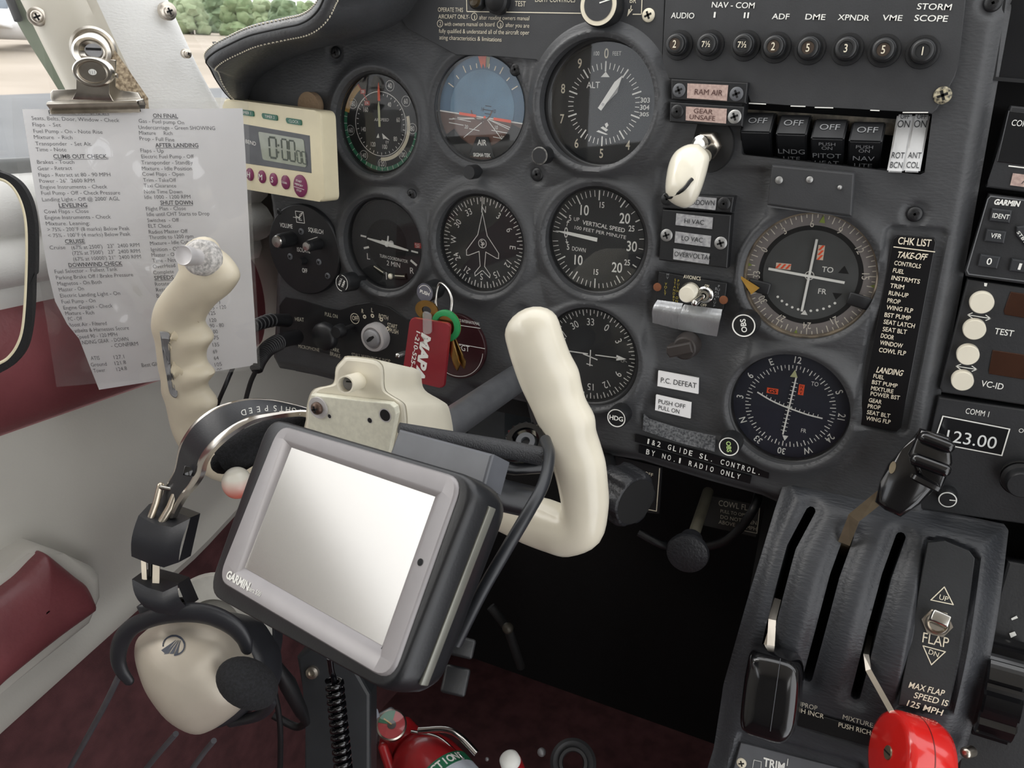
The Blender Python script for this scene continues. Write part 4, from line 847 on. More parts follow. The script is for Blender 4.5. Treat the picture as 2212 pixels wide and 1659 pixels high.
block('annunciator_light', 'black lamp block below the gear handle with a grey label ending RDOWN', [(1432, 418), (1586, 425), (1580, 460), (1430, 450)], .007, [(labg, [(1470, 422), (1548, 428), (1545, 454), (1467, 446)], [('GEARDOWN', (1474, 442), (1543, 444), 11)])], [(1564, 440, BLACK), (1441, 430, BLACK)])
block('vacuum_annunciator', 'black lamp panel with three grey labels HI VAC, LO VAC and OVERVOLTAGE', [(1431, 452), (1580, 464), (1571, 580), (1423, 562)], .007, [(labg, [(1461, 461), (1540, 470), (1538, 495), (1459, 486)], [('HI VAC', (1478, 482), (1520, 486), 10)]), (labg, [(1459, 500), (1536, 510), (1534, 534), (1457, 524)], [('LO VAC', (1472, 519), (1517, 524), 10)]), (labg, [(1455, 537), (1533, 548), (1531, 571), (1454, 560)], [('OVERVOLTAGE', (1456, 553), (1546, 563), 10)])], [(1440, 508, zinc), (1557, 525, zinc)])
# landing gear handle: white glossy wheel-shaped knob on a nut
GW = mat('gloss_ivory_enamel', (232, 226, 208), .15, coat=.5, var=.02); blk = mat('black_cord_line', (16, 16, 16), .5)
c0 = at(1535, 322, -.012); t = thing('landing_gear_handle', 'glossy ivory landing gear handle hanging from its hex nut above the lamp panel', 'gear handle', (c0.x, -.006, c0.z))
mb = MB(); M = frame_dir((c0.x-.002, -.008, c0.z+.002), (-.25, -1, .05)); mb.lathe(DEEP, M, [(.017, -.002), (.017, .001)], 40); mb.lathe(NICKEL, M, [(.0095, 0), (.0095, .005), (.0075, .007)], 6, smooth=False); mb.lathe(STEEL, M, [(.0060, .005), (.0060, .013), (.004, .014)], 28); mb.build('hex_nut', t)
A = at(1524, 332, -.030); B = at(1488, 392, -.052); C_ = at(1478, 428, -.048); ax = (C_-A).normalized(); fx = ax.cross(CAMP-B).normalized(); fz = fx.cross(ax)
if fz.dot(CAMP-B) < 0: fz = -fz
pl = Pl(B, fx, ax); mb = MB(); ol = [(1507, 316), (1520, 328), (1531, 345), (1528, 366), (1520, 395), (1511, 420), (1500, 438), (1484, 446), (1462, 440), (1443, 425), (1438, 405), (1440, 378), (1446, 350), (1458, 330), (1482, 317)]
P = [Vector(p).to_3d() for p in pl.poly(ol)]; P = spline(P+[P[0]], 4)[:-1]; cen = sum(P, Vector())/len(P); rows = []
for k in range(-8, 9):
    a = k/8*math.pi/2; rows.append([(cen+(p-cen)*max(.00001, math.cos(a))**.55+Vector((0, 0, math.sin(a)*.0125)))[:] for p in P])
mb.grid(GW, rows, closed=True, M=pl.M()); kk = mb.build('knob_grip', t)
def knobz(v):
    a = math.atan2(v.y-cen.y, v.x-cen.x); rm = min(((p-cen).length for p in P if abs((math.atan2(p.y-cen.y, p.x-cen.x)-a+math.pi) % (2*math.pi)-math.pi) < .2), default=.02); f = min(.999, (Vector((v.x, v.y, 0))-cen).length/rm)
    return .0125*math.sqrt(1-f**3.636)+.0003
q = spline([Vector((*v, knobz(v))) for v in [pl.uv(a, b, .010) for a, b in ((1441, 407), (1453, 414), (1472, 412), (1482, 404), (1488, 396), (1494, 390))]], 6); mb = MB(); mb.tube(blk, [pl.M() @ p for p in q], .0011, 8); mb.build('wheel_line', kk)
mb = MB(); mb.tube(STEEL, [Vector((c0.x, -.014, c0.z)), A+(B-A)*.1], .0048, 18); mb.build('handle_shaft', t)
# rocker switches
RSW = mat('rocker_black', (30, 31, 33), .35); RWH = mat('rocker_white', (205, 206, 206), .5, metal=.25); pr_ = PF(0, .004, 0)
def rocker(label, top, mid, bot, wpx, m, lines, tm):
    """three-point side profile: top edge, knee, bottom edge (photo pixels with own depth)"""
    rows = []; (tx, ty, td), (mx, my, md), (bx, by, bd) = top, mid, bot
    T = at(tx, ty, td); K = at(mx, my, md); Bt = at(bx, by, bd); w = (at(tx+wpx, ty, td)-T).x
    t = thing('rocker_switch', label, 'rocker switch', (T.x+w/2, .004, K.z), 'rocker switches in the panel slot')
    prof = [(T.y+.012, T.z), (T.y, T.z), (K.y, K.z), (Bt.y, Bt.z), (Bt.y+.014, Bt.z)]; mb = MB()
    pz = Pl((T.x, 0, 0), (0, 1, 0), (0, 0, 1)); bm = bmesh.new()
    lo = [bm.verts.new((T.x, p[0], p[1])) for p in prof]; hi = [bm.verts.new((T.x+w, p[0], p[1])) for p in prof]; n = len(prof)
    bm.faces.new(lo); bm.faces.new(hi[::-1])
    for i in range(n): bm.faces.new((lo[i], hi[i], hi[(i+1) % n], lo[(i+1) % n]))
    bmesh.ops.recalc_face_normals(bm, faces=bm.faces[:]); bmesh.ops.bevel(bm, geom=bm.edges[:], offset=.0009, segments=2, affect='EDGES'); mb.addbm(bm, m, None, True); mb.build('rocker_cap', t)
    mb = MB()
    for s, face, f0, hh, sc in lines:
        a, b = ((T, K), (K, Bt))[face]; y0 = a.lerp(b, f0); up = (a-b).normalized(); f = Pl((T.x+w/2, y0.y, y0.z), (1, 0, 0), up); mb.text(tm, f.M(0, 0, .0004), s, hh, cond=sc)
    if mb.V: mb.build('lettering', t)
dim = mat('grey_engraving', (140, 142, 144), .6)
for x, yt, txt, lab in ((1609, 243, [], 'black rocker switch beside GEAR UNSAFE, plain below its OFF'), (1686, 248, ['LNDG', 'LITE'], 'black rocker switch lettered LNDG LITE'), (1761, 257, ['PITOT', 'HEAT'], 'black rocker switch lettered PITOT HEAT'), (1842, 263, ['NAV', 'LITE'], 'black rocker switch lettered NAV LITE')):
    L_ = [('OFF', 0, .42, .0042, 1.1)]
    if txt: L_ += [(txt[0], 1, .62, .0044, .95), (txt[1], 1, .9, .0042, .95)]
    if x > 1750: L_ += [('PUSH', 1, .18, .003, .95), ('ON', 1, .33, .003, .95)]
    rocker(lab, (x, yt, -.004), (x-3, yt+42, -.014), (x-6, yt+98, .006), 66 if x < 1760 else 72, RSW, L_, dim)
for x, a, b, lab in ((1940, 'ROT', 'BCN', 'white rocker switch lettered ON and ROT BCN'), (1976, 'ANT', 'COL', 'white rocker switch lettered ON and ANT COL')):
    rocker(lab, (x-2, 247, .0), (x-9, 320, -.004), (x-18, 372, -.012), 36, RWH, [('ON', 0, .28, .0040, .75), ('OFF', 0, .06, .0028, .7), (a, 1, .30, .0038, .62), (b, 1, .70, .0038, .62)], mat('dark_engraving_'+a, (40, 42, 46), .6))
aged = mat('aged_switch_plate', (130, 122, 108), .6, noise=150, col2=(70, 66, 60)); mb = MB(); pl = PF(0, .006, 0); mb.prism(aged, pl.M(), pl.poly([(1606, 236), (2010, 262), (2006, 300), (1606, 262)]), -.002, 0); tag(mb.build('switch_bus_strip'), 'aged tan strip showing above the black rocker switches', 'strip')
# blank black bracket
pl = PF(0, -.017, 0); Qd = [(1667, 356), (1846, 374), (1840, 468), (1657, 443)]; c = pl.pt(1750, 410); t = thing('blanking_box', 'blank black angled box with three small screws under the rocker switches', 'bracket', (c.x, -.006, c.z)); mb = MB()
mb.prism(PLATE, pl.M(), pl.poly(Qd), -.0105, 0, .0012); mb.add([pl.pt(*Qd[3]), pl.pt(*Qd[2]), pl.pt(1836, 470, .001), pl.pt(1657, 447, .001)], [(0, 1, 2, 3)], BLACK); mb.build('box_cover', t)
for p, r in (((1683, 389), .0023), ((1749, 388), .0020), ((1814, 405), .0014)): u = pl.uv(*p); mb = MB(); mb.lathe(zinc, pl.M(u.x, u.y, 0), [(r, 0), (r, .0008), (r*.5, .0014), (.00001, .0015)], 20); mb.build('screw', t)
# avionics switch plate with silver tape
pl = PF(0, -.0105, 0); t = thing('avionics_switch_plate', 'black AVIONICS switch plate with a white button and steel toggle', 'switch plate', tuple(pl.pt(1495, 640))); mb = MB()
mb.prism(BLACK, pl.M(), pl.poly([(1423, 587), (1571, 612), (1563, 672), (1415, 650)]), -.004, 0, .0006); mb.build('face_plate', t); mb = MB(); yel = mat('yellow_print', (176, 160, 70), .6)
for s, l, r, h, m_ in (('AVIONICS', (1476, 601), (1513, 606), 8, IVORY), ('ON', (1522, 620), (1531, 621), 6, IVORY), ('OFF', (1513, 661), (1526, 663), 6, IVORY)): mb.ptext(m_, pl, s, l, r, h)
for s, px, py, m_ in (('PUSH ON', 1464, 628, yel), ('STANDBY', 1457, 626, yel), ('HV', 1441, 614, dim), ('VOLT', 1437, 634, yel), ('PUSH', 1551, 640, dim), ('BACKUP', 1545, 645, dim)):
    u = pl.uv(px, py); n = len(s)
    for i, ch in enumerate(s): mb.text(m_, pl.M(), ch, .0017, u.x, u.y+.009-i*.0024-.002, 0, .0004)
mb.build('lettering', t)
u = pl.uv(1480, 642, .012); M = pl.M(u.x+.001, u.y+.002, 0); mb = MB(); mb.lathe(STEEL, M, [(.0068, 0), (.0068, .003)], 28); mb.lathe(GW, M, [(.0057, .002), (.0057, .012), (.0050, .0130), (.00001, .0131)], 32); mb.build('push_button', t)
u = pl.uv(1521, 638, .004); M = pl.M(u.x, u.y, 0); mb = MB(); mb.lathe(STEEL, M, [(.0058, 0), (.0058, .002), (.0042, .003), (.0036, .006), (.002, .006)], 24); mb.tube(STEEL, [M @ Vector((0, 0, .005)), M @ Vector((-.0035, -.0035, .014))], [.0016, .0024], 14, round_caps=True); mb.build('toggle_switch', t)
for px, py in ((1420, 620), (1563, 648)): u = pl.uv(px, py); mb = MB(); mb.lathe(mat('copper_rivet', (140, 90, 64), .5, metal=.5), pl.M(u.x, u.y, 0), [(.003, 0), (.0028, .0006), (.001, .0007)], 18); mb.build('rivet', t)
tape = mat('silver_tape', (176, 178, 180), .38, metal=.55, bump=(160, .5), stretch=(3, 1, 1))
for nm, a, lab in (('a', [(1420, 648), (1475, 656), (1462, 711), (1409, 697)], 'left strip of silver tape under the white avionics button'), ('b', [(1478, 658), (1560, 669), (1548, 727), (1463, 711)], 'right strip of silver tape under the steel avionics toggle')):
    mb = MB(); T0 = pl.pt(*a[0], .001); T1 = pl.pt(*a[1], .001); pb = PF(0, -.016, 0); m0 = pb.pt((a[0][0]*.62+a[3][0]*.38)-6, a[0][1]*.62+a[3][1]*.38); m1 = pb.pt(a[1][0]*.62+a[2][0]*.38, a[1][1]*.62+a[2][1]*.38); pc = PF(0, -.0095, 0); b0 = pc.pt(*a[3]); b1 = pc.pt(*a[2]); rows = []
    for A, K, B in ((T0, m0, b0), (T1, m1, b1)): rows.append([p[:] for p in spline([A, K, B], 6)])
    rows = [[tuple(Vector(x).lerp(Vector(y_), f)+Vector((0, -.0004*math.sin(f*19+i), 0))) for i, (x, y_) in enumerate(zip(*rows))] for f in [k/8 for k in range(9)]]
    mb.grid(tape, rows); mb.grid(tape, [[(p[0], p[1]+.0008, p[2]) for p in r] for r in rows]); tag(mb.build('silver_tape'), lab, 'tape', 'silver tape strips')
# brown rotary knob, paper labels, embossed labels
brk = mat('brown_knob', (52, 47, 45), .45); c = at(1470, 750, -.02); t = thing('rotary_selector_knob', 'brownish black pointer knob below the silver tape', 'knob', (c.x, -.009, c.z)); M = frame_dir((c.x+.003, -.009, c.z), (0, -1, 0)); mb = MB()
mb.lathe(brk, M, [(.0092, 0), (.0092, .004), (.0082, .0125), (.007, .013)], 36); mb.build('knob_base', t); mb = MB(); mb.prism(brk, M @ rotz(R_(200)), [(-.0065, -.0040), (.0110, -.0042), (.0125, 0), (.0110, .0042), (-.0065, .0040)], .004, .016, .0012); mb.build('pointer_grip', t)
plb = PF(0, -.0088, 0)
for q, lines, lab in (([(1422, 801), (1509, 817), (1508, 851), (1420, 834)], [('P.C. DEFEAT', (1427, 826), (1504, 839), 11)], 'white paper label reading P.C. DEFEAT'), ([(1417, 853), (1493, 870), (1491, 904), (1415, 886)], [('PUSH OFF', (1422, 871), (1480, 883), 9), ('PULL ON', (1422, 884), (1467, 894), 9)], 'white paper label reading PUSH OFF PULL ON')):
    mb = MB(); mb.prism(white, plb.M(), plb.poly(q), -.0016, 0); t = tag(mb.build('paper_label'), lab, 'label'); mb = MB()
    for s, l, r, h in lines: mb.ptext(DIAL, plb, s, l, r, h, .0003)
    mb.build('lettering', t)
res_ = mat('glue_residue', (120, 122, 124), .8, noise=700, col2=(60, 62, 66)); mb = MB(); mb.prism(res_, plb.M(), plb.poly([(1390, 896), (1400, 906), (1470, 928), (1545, 944), (1543, 976), (1470, 958), (1440, 948), (1388, 930)]), -.002, -.0004); tag(mb.build('glue_residue'), 'speckled grey glue patch above the embossed glide slope labels', 'glue patch')
emb = mat('black_embossing_tape', (18, 18, 20), .3)
for q, s, l, r, lab in (([(1372, 939), (1662, 1016), (1660, 1034), (1371, 954)], '1&2 GLIDE SL. CONTROL.', (1394, 957), (1645, 1027), 'black embossed tape reading 1&2 GLIDE SL. CONTROL'), ([(1380, 962), (1623, 1030), (1620, 1045), (1379, 978)], 'BY NO.1 RADIO ONLY', (1393, 980), (1600, 1036), 'black embossed tape reading BY NO.1 RADIO ONLY')):
    pl2 = PF(0, -.0085, 0); mb = MB(); mb.prism(emb, pl2.M(), pl2.poly(q), -.003, 0); t = tag(mb.build('embossed_label'), lab, 'label', 'embossed tape labels'); mb = MB(); mb.mono(WHITE, pl2, s, l, r, 11, .0004, .01); mb.build('lettering', t)
# take-off check list placard
pl = PF(0, -.0075, 0); mb = MB(); mb.prism(emb, pl.M(), pl.poly([(1938, 509), (2019, 515), (2022, 524), (1947, 925), (1938, 933), (1860, 918), (1854, 908), (1929, 516)]), -.003, 0, .0004); t = tag(mb.build('checklist_placard'), 'tall black CHK LIST placard with take-off and landing items', 'placard'); mb = MB(); goldp = mat('cream_print', (232, 222, 200), .6)
for s, l, r, h in (('CHK LIST', (1939, 527), (2010, 533), 15), ('CONTROLS', (1931, 572), (1988, 580), 9.3), ('FUEL', (1928, 588), (1952, 592), 9.3), ('INSTRMTS', (1925, 604), (1986, 613), 9.3), ('TRIM', (1922, 621), (1952, 625), 9.3), ('RUN-UP', (1919, 637), (1961, 643), 9.3), ('PROP', (1916, 653), (1944, 657), 9.3), ('WING FLP', (1914, 668), (1971, 676), 9.3), ('BST PUMP', (1910, 684), (1966, 692), 9.3), ('SEAT LATCH', (1908, 699), (1975, 709), 9.3), ('SEAT BLT', (1906, 715), (1958, 722), 9.3), ('DOOR', (1902, 729), (1930, 734), 9.3), ('WINDOW', (1900, 744), (1949, 752), 9.3), ('COWL FLP', (1898, 760), (1956, 768), 9.3),
                   ('FUEL', (1886, 816), (1909, 820), 8.6), ('BST PUMP', (1883, 829), (1938, 838), 8.6), ('MIXTURE', (1881, 842), (1929, 850), 8.6), ('POWER BST', (1880, 854), (1943, 864), 8.6), ('GEAR', (1876, 868), (1904, 873), 8.6), ('PROP', (1874, 881), (1901, 885), 8.6), ('SEAT BLT', (1872, 894), (1922, 903), 8.6), ('WING FLP', (1870, 907), (1923, 916), 8.6)):
    mb.ptext(goldp, pl, s, l, r, h, bold=.012)
for s, l, r, h in (('TAKE-OFF', (1936, 556), (2000, 562), 13), ('LANDING', (1892, 804), (1948, 812), 12)): mb.ptext(goldp, pl, s, l, r, h, bold=.02, shear=.2)
mb.line(goldp, pl.M(), pl.uv(1930, 533), pl.uv(2020, 544), .0006, .0004); mb.build('lettering', t)
# ================================================================ RADIO STACK at the right edge
FY = -.002
mb = MB(); mb.box(DEEP, tr(.47, .03, 0), .33, .004, .5); tag(mb.build('radio_rack_back'), 'dark gap backing between the vinyl panel and the radios', 'rack')
mb = MB(); rk = PF(0, .004, 0); mb.prism(mat('rack_edge_metal', (120, 114, 100), .5, metal=.5, noise=40, col2=(30, 30, 30)), rk.M(), rk.poly([(2113, 360), (2117, 360), (2030, 870), (2026, 870)]), -.02, 0); tag(mb.build('rack_rail'), 'thin worn metal rack rail in the dark gap left of the radios', 'rail')
rp = PF(0, FY, 0); BTN = mat('radio_button', (44, 46, 49), .45); FACE = mat('radio_face', (40, 41, 43), .45, bump=(700, .15)); SCR = mat('dark_screen', (30, 31, 33), .15, coat=.4)
def face(name, label, q, m=None, z=0.0, cat='radio', bev=.001):
    mb = MB(); t = thing(name, label, cat, tuple(rp.pt(q[0][0], sum(p[1] for p in q)/len(q)))); mb.prism(m or FACE, rp.M(), rp.poly(q, z), -.02, z, bev); mb.build('face_plate', t); return t
t = face('upper_display_bay', 'dark recessed screen at the very top right corner', [(2172, -30), (2400, -10), (2400, 190), (2146, 170)], SCR, -.004, 'display'); mb = MB(); mb.pline(BLACK, rp.M(), rp.poly([(2172, -30), (2146, 170), (2400, 190)], -.003), .002, -.0025); mb.build('frame', t)
t = face('com_radio', 'dark radio lettered COM with a pink label at the right edge above the transponder', [(2184, 228), (2400, 250), (2400, 440), (2131, 405), (2138, 392)], None, .001); mb = MB(); mb.prism(SCR, rp.M(), rp.poly([(2178, 238), (2400, 262), (2400, 380), (2152, 350)], .001), 0, .0014, .0006); mb.build('display_window', t)
mb = MB(); mb.prism(labp, rp.M(), rp.poly([(2188, 374), (2400, 400), (2400, 428), (2182, 400)], .0012), 0, .0016); mb.ptext(DIAL, rp, 'A', (2206, 397), (2218, 398), 16, .0018, shear=.2); mb.build('label_tape', t); mb = MB(); mb.ptext(WHITE, rp, 'COM', (2184, 271), (2218, 274), 13, .0017); mb.line(WHITE, rp.M(), rp.uv(2178, 358), rp.uv(2212, 362), .0007, .0016); mb.build('lettering', t)
t = face('transponder', 'transponder with IDENT, VFR and number keys at the right edge', [(2138, 420), (2400, 452), (2400, 640), (2086, 597), (2084, 588)], None, .004)
mb = MB(); mb.pline(mat('grey_edge_line', (110, 112, 114), .4), rp.M(), rp.poly([(2420, 458), (2140, 424), (2134, 430), (2089, 584), (2093, 592), (2420, 634)], .0042), .0006, .0043); mb.ptext(WHITE, rp, 'GARMIN', (2146, 441), (2201, 446), 11, .0044, bold=.045, shear=.1); mb.build('lettering', t)
for q, s, l, r, h in (([(2143, 450), (2187, 455), (2181, 483), (2137, 478)], 'IDENT', (2143, 470), (2179, 474), 10), ([(2132, 495), (2175, 500), (2169, 527), (2126, 522)], 'VFR', (2139, 513), (2162, 516), 10), ([(2118, 549), (2162, 555), (2154, 582), (2112, 576)], '0', (2130, 571), (2141, 572), 14), ([(2186, 559), (2230, 565), (2222, 592), (2180, 586)], '1', (2198, 582), (2204, 583), 14), ([(2196, 490), (2212, 488), (2250, 500), (2250, 540), (2216, 532), (2196, 510)], 'STBY', (2196, 502), (2214, 527), 12)):
    mb = MB(); mb.prism(BTN, rp.M(), rp.poly(q, .0065), .0038, .0065, .0008); k = mb.build('key', t); mb = MB(); mb.ptext(WHITE, rp, s, l, r, h, .0068, bold=.01); mb.build('lettering', k)
t = face('navigation_receiver', 'receiver with four round cream buttons lettered TEST and VC-ID', [(2090, 603), (2400, 650), (2400, 905), (2034, 848), (2030, 838)], None, .002)
for px, py, r in ((2121, 655, 23), (2105, 713, 22), (2091, 768, 22), (2079, 824, 22)):
    u = rp.uv(px, py, .008); k = pxm(.47)*r; M = rp.M(u.x, u.y, .001); mb = MB(); mb.lathe(GW, M, [(k, 0), (k, .0065), (k*.93, .0072), (.00001, .0072)], 40); mb.build('round_button', t)
ambw = mat('amber_window', (58, 36, 26), .2, coat=.4)
for q in ([(2183, 630), (2400, 662), (2400, 720), (2170, 680), (2168, 672)], [(2144, 756), (2400, 794), (2400, 850), (2136, 808), (2136, 800)]): mb = MB(); mb.prism(ambw, rp.M(), rp.poly(q, .0026), .0015, .0026, .0004); mb.build('display_window', t)
mb = MB(); mb.ptext(WHITE, rp, 'TEST', (2147, 721), (2188, 727), 13, .0024, bold=.01); mb.ptext(WHITE, rp, 'VC-ID', (2118, 834), (2166, 842), 13, .0024, bold=.01)
for a, b in (((2090, 680), (2140, 688)), ((2065, 791), (2110, 798))):
    mb.line(WHITE, rp.M(), rp.uv(*a, .0024), rp.uv(*b, .0024), .0005, .0024)
    for p, dx in ((a, 11), (b, -11)):
        for dy in (-6, 6): mb.line(WHITE, rp.M(), rp.uv(*p, .0024), rp.uv(p[0]+dx, p[1]+dy+dx*.15, .0024), .0005, .0024)
mb.poly(WHITE, rp.M(), rp.poly([(2126, 611), (2133, 612), (2131, 619), (2126, 618)], .0024), .0024); mb.build('lettering', t)
t = face('comm_radio', 'COMM 1 radio showing 123.00 in a white frame', [(2028, 858), (2400, 912), (2400, 1160), (1986, 1100), (1996, 1000)], None, .002)
mb = MB(); mb.prism(SCR, rp.M(), rp.poly([(2040, 903), (2178, 930), (2160, 980), (2022, 955)], .0026), .0015, .0026); mb.build('display_window', t); dg = mat('digit_white', (230, 232, 230), .5); mb = MB()
mb.pline(WHITE, rp.M(), rp.poly([(2037, 899), (2181, 927), (2164, 984), (2018, 956)], .003), .0007, .003, True); mb.ptext(dg, rp, '123.00', (2043, 953), (2150, 970), 25, .003, bold=.0); mb.ptext(WHITE, rp, 'COMM 1', (2085, 893), (2135, 901), 12, .0024); mb.ptext(WHITE, rp, 'OFF', (2200, 934), (2224, 937), 9, .0024); mb.build('lettering', t)
mb = MB(); u = rp.uv(2206, 1042, .014); mb.lathe(BLACK, rp.M(u.x, u.y, .002), [(.0105, 0), (.0105, .008), (.0085, .009), (.0085, .0155), (.0075, .017)], 48, smooth=False); mb.lathe(STEEL, rp.M(u.x, u.y, .002), [(.0110, .004), (.0112, .007)], 40, cap0=False, cap1=False); mb.build('tuning_knob', t)
mb = MB(); u = rp.uv(2047, 1078, .010); M = rp.M(u.x, u.y, .002); mb.lathe(BLACK, M, [(.0062, 0), (.0058, .0085), (.0052, .009)], 40, smooth=False); mb.lathe(WHITE, M, [(.0046, .0092), (.0053, .0091)], 36, cap0=False, cap1=False); mb.line(WHITE, M, (.001, .0002), (.0045, .0006), .0007, .0094); mb.build('volume_knob', t)
# ================================================================ CENTRE CONSOLE (quadrant)
KO = at(1690, 1045, -.016); CPL = Pl(KO, (1, 0, .0), (.13, .36, .92)); X_ = CPL
CONS = mat('console_leather', (54, 56, 60), .45, bump=(360, .7), var=.05, stretch=(.5, 1.6, 1.6))
ol = CPL.poly([(1691, 1040), (1708, 1036), (1800, 1054), (2000, 1100), (2176, 1136), (2186, 1150), (2170, 1240), (2138, 1400), (2085, 1659), (2040, 1900), (1480, 1800), (1530, 1640), (1556, 1490), (1600, 1350), (1645, 1200), (1672, 1100)])
con = sd_poly(ol); U = lambda a, b: tuple(CPL.uv(a, b))
slots = [sd_path([U(1751, 1104), U(1711, 1180), U(1683, 1290), U(1655, 1400), U(1648, 1470)], .0030), sd_path([U(1834, 1158), U(1804, 1240), U(1775, 1350), U(1745, 1462)], .0030), sd_path([U(1946, 1160), U(1915, 1240), U(1884, 1350), U(1848, 1502)], .0030)]
flp = sd_poly(CPL.poly([(1999, 1162), (2040, 1160), (2100, 1185), (2116, 1206), (2110, 1240), (2062, 1500), (2056, 1534), (1934, 1530), (1932, 1520)]), 0); trm = sd_poly(CPL.poly([(1602, 1600), (1850, 1668), (1800, 1900), (1530, 1850)]), .004)
bandY = U(1800, 1555)[1]
def hc(x, y):
    d = -con(x, y); z = -.010*(1-sstep(d/.022))**2
    for s in slots: k = s(x, y); z = z-.0045*np.exp(-(k/.0055)**2)
    z = z-.0050*sstep(-flp(x, y)/.0035+.3)-.004*sstep(-trm(x, y)/.004+.4)
    t0 = (y-U(1800, 1250)[1]); z = z-.35*np.clip(t0, -1, 0)**2*0+.030*np.exp(-((t0+.02)/.07)**2)-.012
    lb = sd_poly(CPL.poly([(1690, 1525), (1880, 1580), (1876, 1620), (1690, 1562)]))(x, y); z = z-.003*sstep(-lb/.004+.5)
    return z
mb = MB(); bx = [p[0] for p in ol]; by = [p[1] for p in ol]
sheet(mb, CONS, CPL.M(), (min(bx)-.005, min(by)-.005, max(bx)+.005, max(by)+.005), .0014, con, slots, hc, .06)
cons = tag(mb.build('centre_console', loc=tuple(KO)), 'dark leather-grained centre console with three lever slots', 'console')
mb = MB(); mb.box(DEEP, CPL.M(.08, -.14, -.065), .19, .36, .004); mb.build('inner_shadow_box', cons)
def hz(px, py):
    u = CPL.uv(px, py); return float(hc(np.array([u.x]), np.array([u.y]))[0])
mb = MB(); fz = max(hz(2010, 1350), hz(2020, 1250), hz(2000, 1450), hz(1990, 1500))+.0006; mb2 = MB(); mb2.prism(mat('flap_plate_black', (36, 38, 40), .5, bump=(700, .15)), CPL.M(), CPL.poly([(2004, 1172), (2040, 1168), (2094, 1190), (2106, 1206), (2100, 1240), (2056, 1490), (2050, 1526), (1940, 1524)], fz), fz-.006, fz, .0005); mb2.build('flap_plate', cons); f0 = fz+.0004
for s, l, r, h in (('UP', (2028, 1294), (2047, 1300), 11), ('DN', (2005, 1412), (2026, 1420), 11), ('FLAP', (1992, 1387), (2048, 1400), 22)): mb.ptext(IVORY, CPL, s, l, r, h, f0)
for q in ([(2040, 1268), (2059, 1306), (2011, 1296)], [(1994, 1395), (2042, 1408), (2012, 1436)]): mb.pline(IVORY, CPL.M(), CPL.poly(q, f0), .0006, f0, True)
for s, l, r, h in (('MAX FLAP', (1962, 1485), (2038, 1504), 13), ('SPEED IS', (1973, 1507), (2046, 1526), 13), ('125 MPH', (1958, 1524), (2034, 1546), 13)): mb.ptext(IVORY, CPL, s, l, r, h, f0, shear=.2, bold=.01)
f1 = max(hz(1700, 1545), hz(1780, 1565), hz(1870, 1590), hz(1790, 1590), hz(1780, 1545))+.0012
mb2 = MB(); mb2.prism(emb, CPL.M(), CPL.poly([(1690, 1522), (1884, 1578), (1880, 1614), (1690, 1558)], f1), f1-.006, f1, .0006); mb2.build('lever_placard', cons)
for s, l, r, h, m_ in (('PROP', (1732, 1527), (1765, 1535), 10, DIMW), ('PUSH INCR', (1706, 1533), (1779, 1553), 10, IVORY), ('MIXTURE', (1820, 1553), (1885, 1572), 10, DIMW), ('PUSH RICH', (1811, 1570), (1880, 1588), 10, IVORY)): mb.ptext(m_, CPL, s, l, r, h, f1+.0004)
mb.build('lettering', cons)
mb = MB(); f2 = hz(1700, 1640)+.0015; mb.prism(GREYP, CPL.M(), CPL.poly([(1600, 1606), (1612, 1608), (1848, 1668), (1800, 1860), (1535, 1840)], f2), f2-.002, f2, .0006); tp = mb.build('trim_placard', cons)
mb = MB(); mb.ptext(WHITE, CPL, 'TRIM', (1648, 1654), (1694, 1667), 18, f2+.0005, bold=.03); mb.line(WHITE, CPL.M(), CPL.uv(1699, 1652), CPL.uv(1697, 1668), .0005, f2+.0005); mb.pline(WHITE, CPL.M(), CPL.poly([(1622, 1680), (1629, 1641), (1645, 1645), (1642, 1680)], f2), .0003, f2+.0005); mb.build('lettering', tp)
u = CPL.uv(1602, 1648, f2); mb = MB(); screw(mb, CPL.M(u.x, u.y, f2), .0034, IVORY); mb.build('screw', tp)
# flap switch
f0 = fz; u = CPL.uv(2024, 1345, f0); M = CPL.M(u.x, u.y, f0); t = thing('flap_switch', 'chrome flap toggle switch between the UP and FLAP markings', 'switch', tuple(CPL.pt(2024, 1345, f0)))
mb = MB(); mb.lathe(NICKEL, M, [(.0088, 0), (.0088, .002)], 6, smooth=False); mb.lathe(NICKEL, M, [(.0070, .002), (.0068, .004), (.0055, .005), (.0045, .003)], 32); mb.build('hex_nut', t)
mb = MB(); mb.box(STEEL, M @ Matrix.Rotation(R_(-18), 4, 'X') @ rotz(-.2) @ tr(0, .0015, .0085), .0105, .0075, .012, .0010); mb.build('toggle_lever', t)
# levers
tanm = mat('worn_lever_steel', (150, 138, 116), .35, metal=.7, noise=120); RIB = mat('gloss_black_knob', (14, 14, 16), .18, coat=.5)
def cpt(px, py, off): return CPL.pt(px, py, off)
def blade(m, pts, w, th):
    """flat lever blade through points; broad side faces sideways"""
    mb = MB(); P = [Vector(p) for p in pts]; s_ = (CPL.z*1.0); rows = []
    for i, p in enumerate(P):
        T = (P[min(i+1, len(P)-1)]-P[max(0, i-1)]).normalized(); a = T.cross((CAMP-p).normalized()).normalized(); b = a.cross(T).normalized()
        rows.append([tuple(p+a*x*w/2+b*y_*th/2) for x, y_ in ((-1, -1), (1, -1), (1, 1), (-1, 1))])
    mb.grid(m, rows, smooth=False, closed=True); mb.add(rows[0], [(0, 1, 2, 3)], m); mb.add(rows[-1], [(3, 2, 1, 0)], m); return mb
t = thing('throttle_lever', 'lever with a big ribbed gloss black grip standing out of the middle slot', 'lever', tuple(cpt(1822, 1190, 0)))
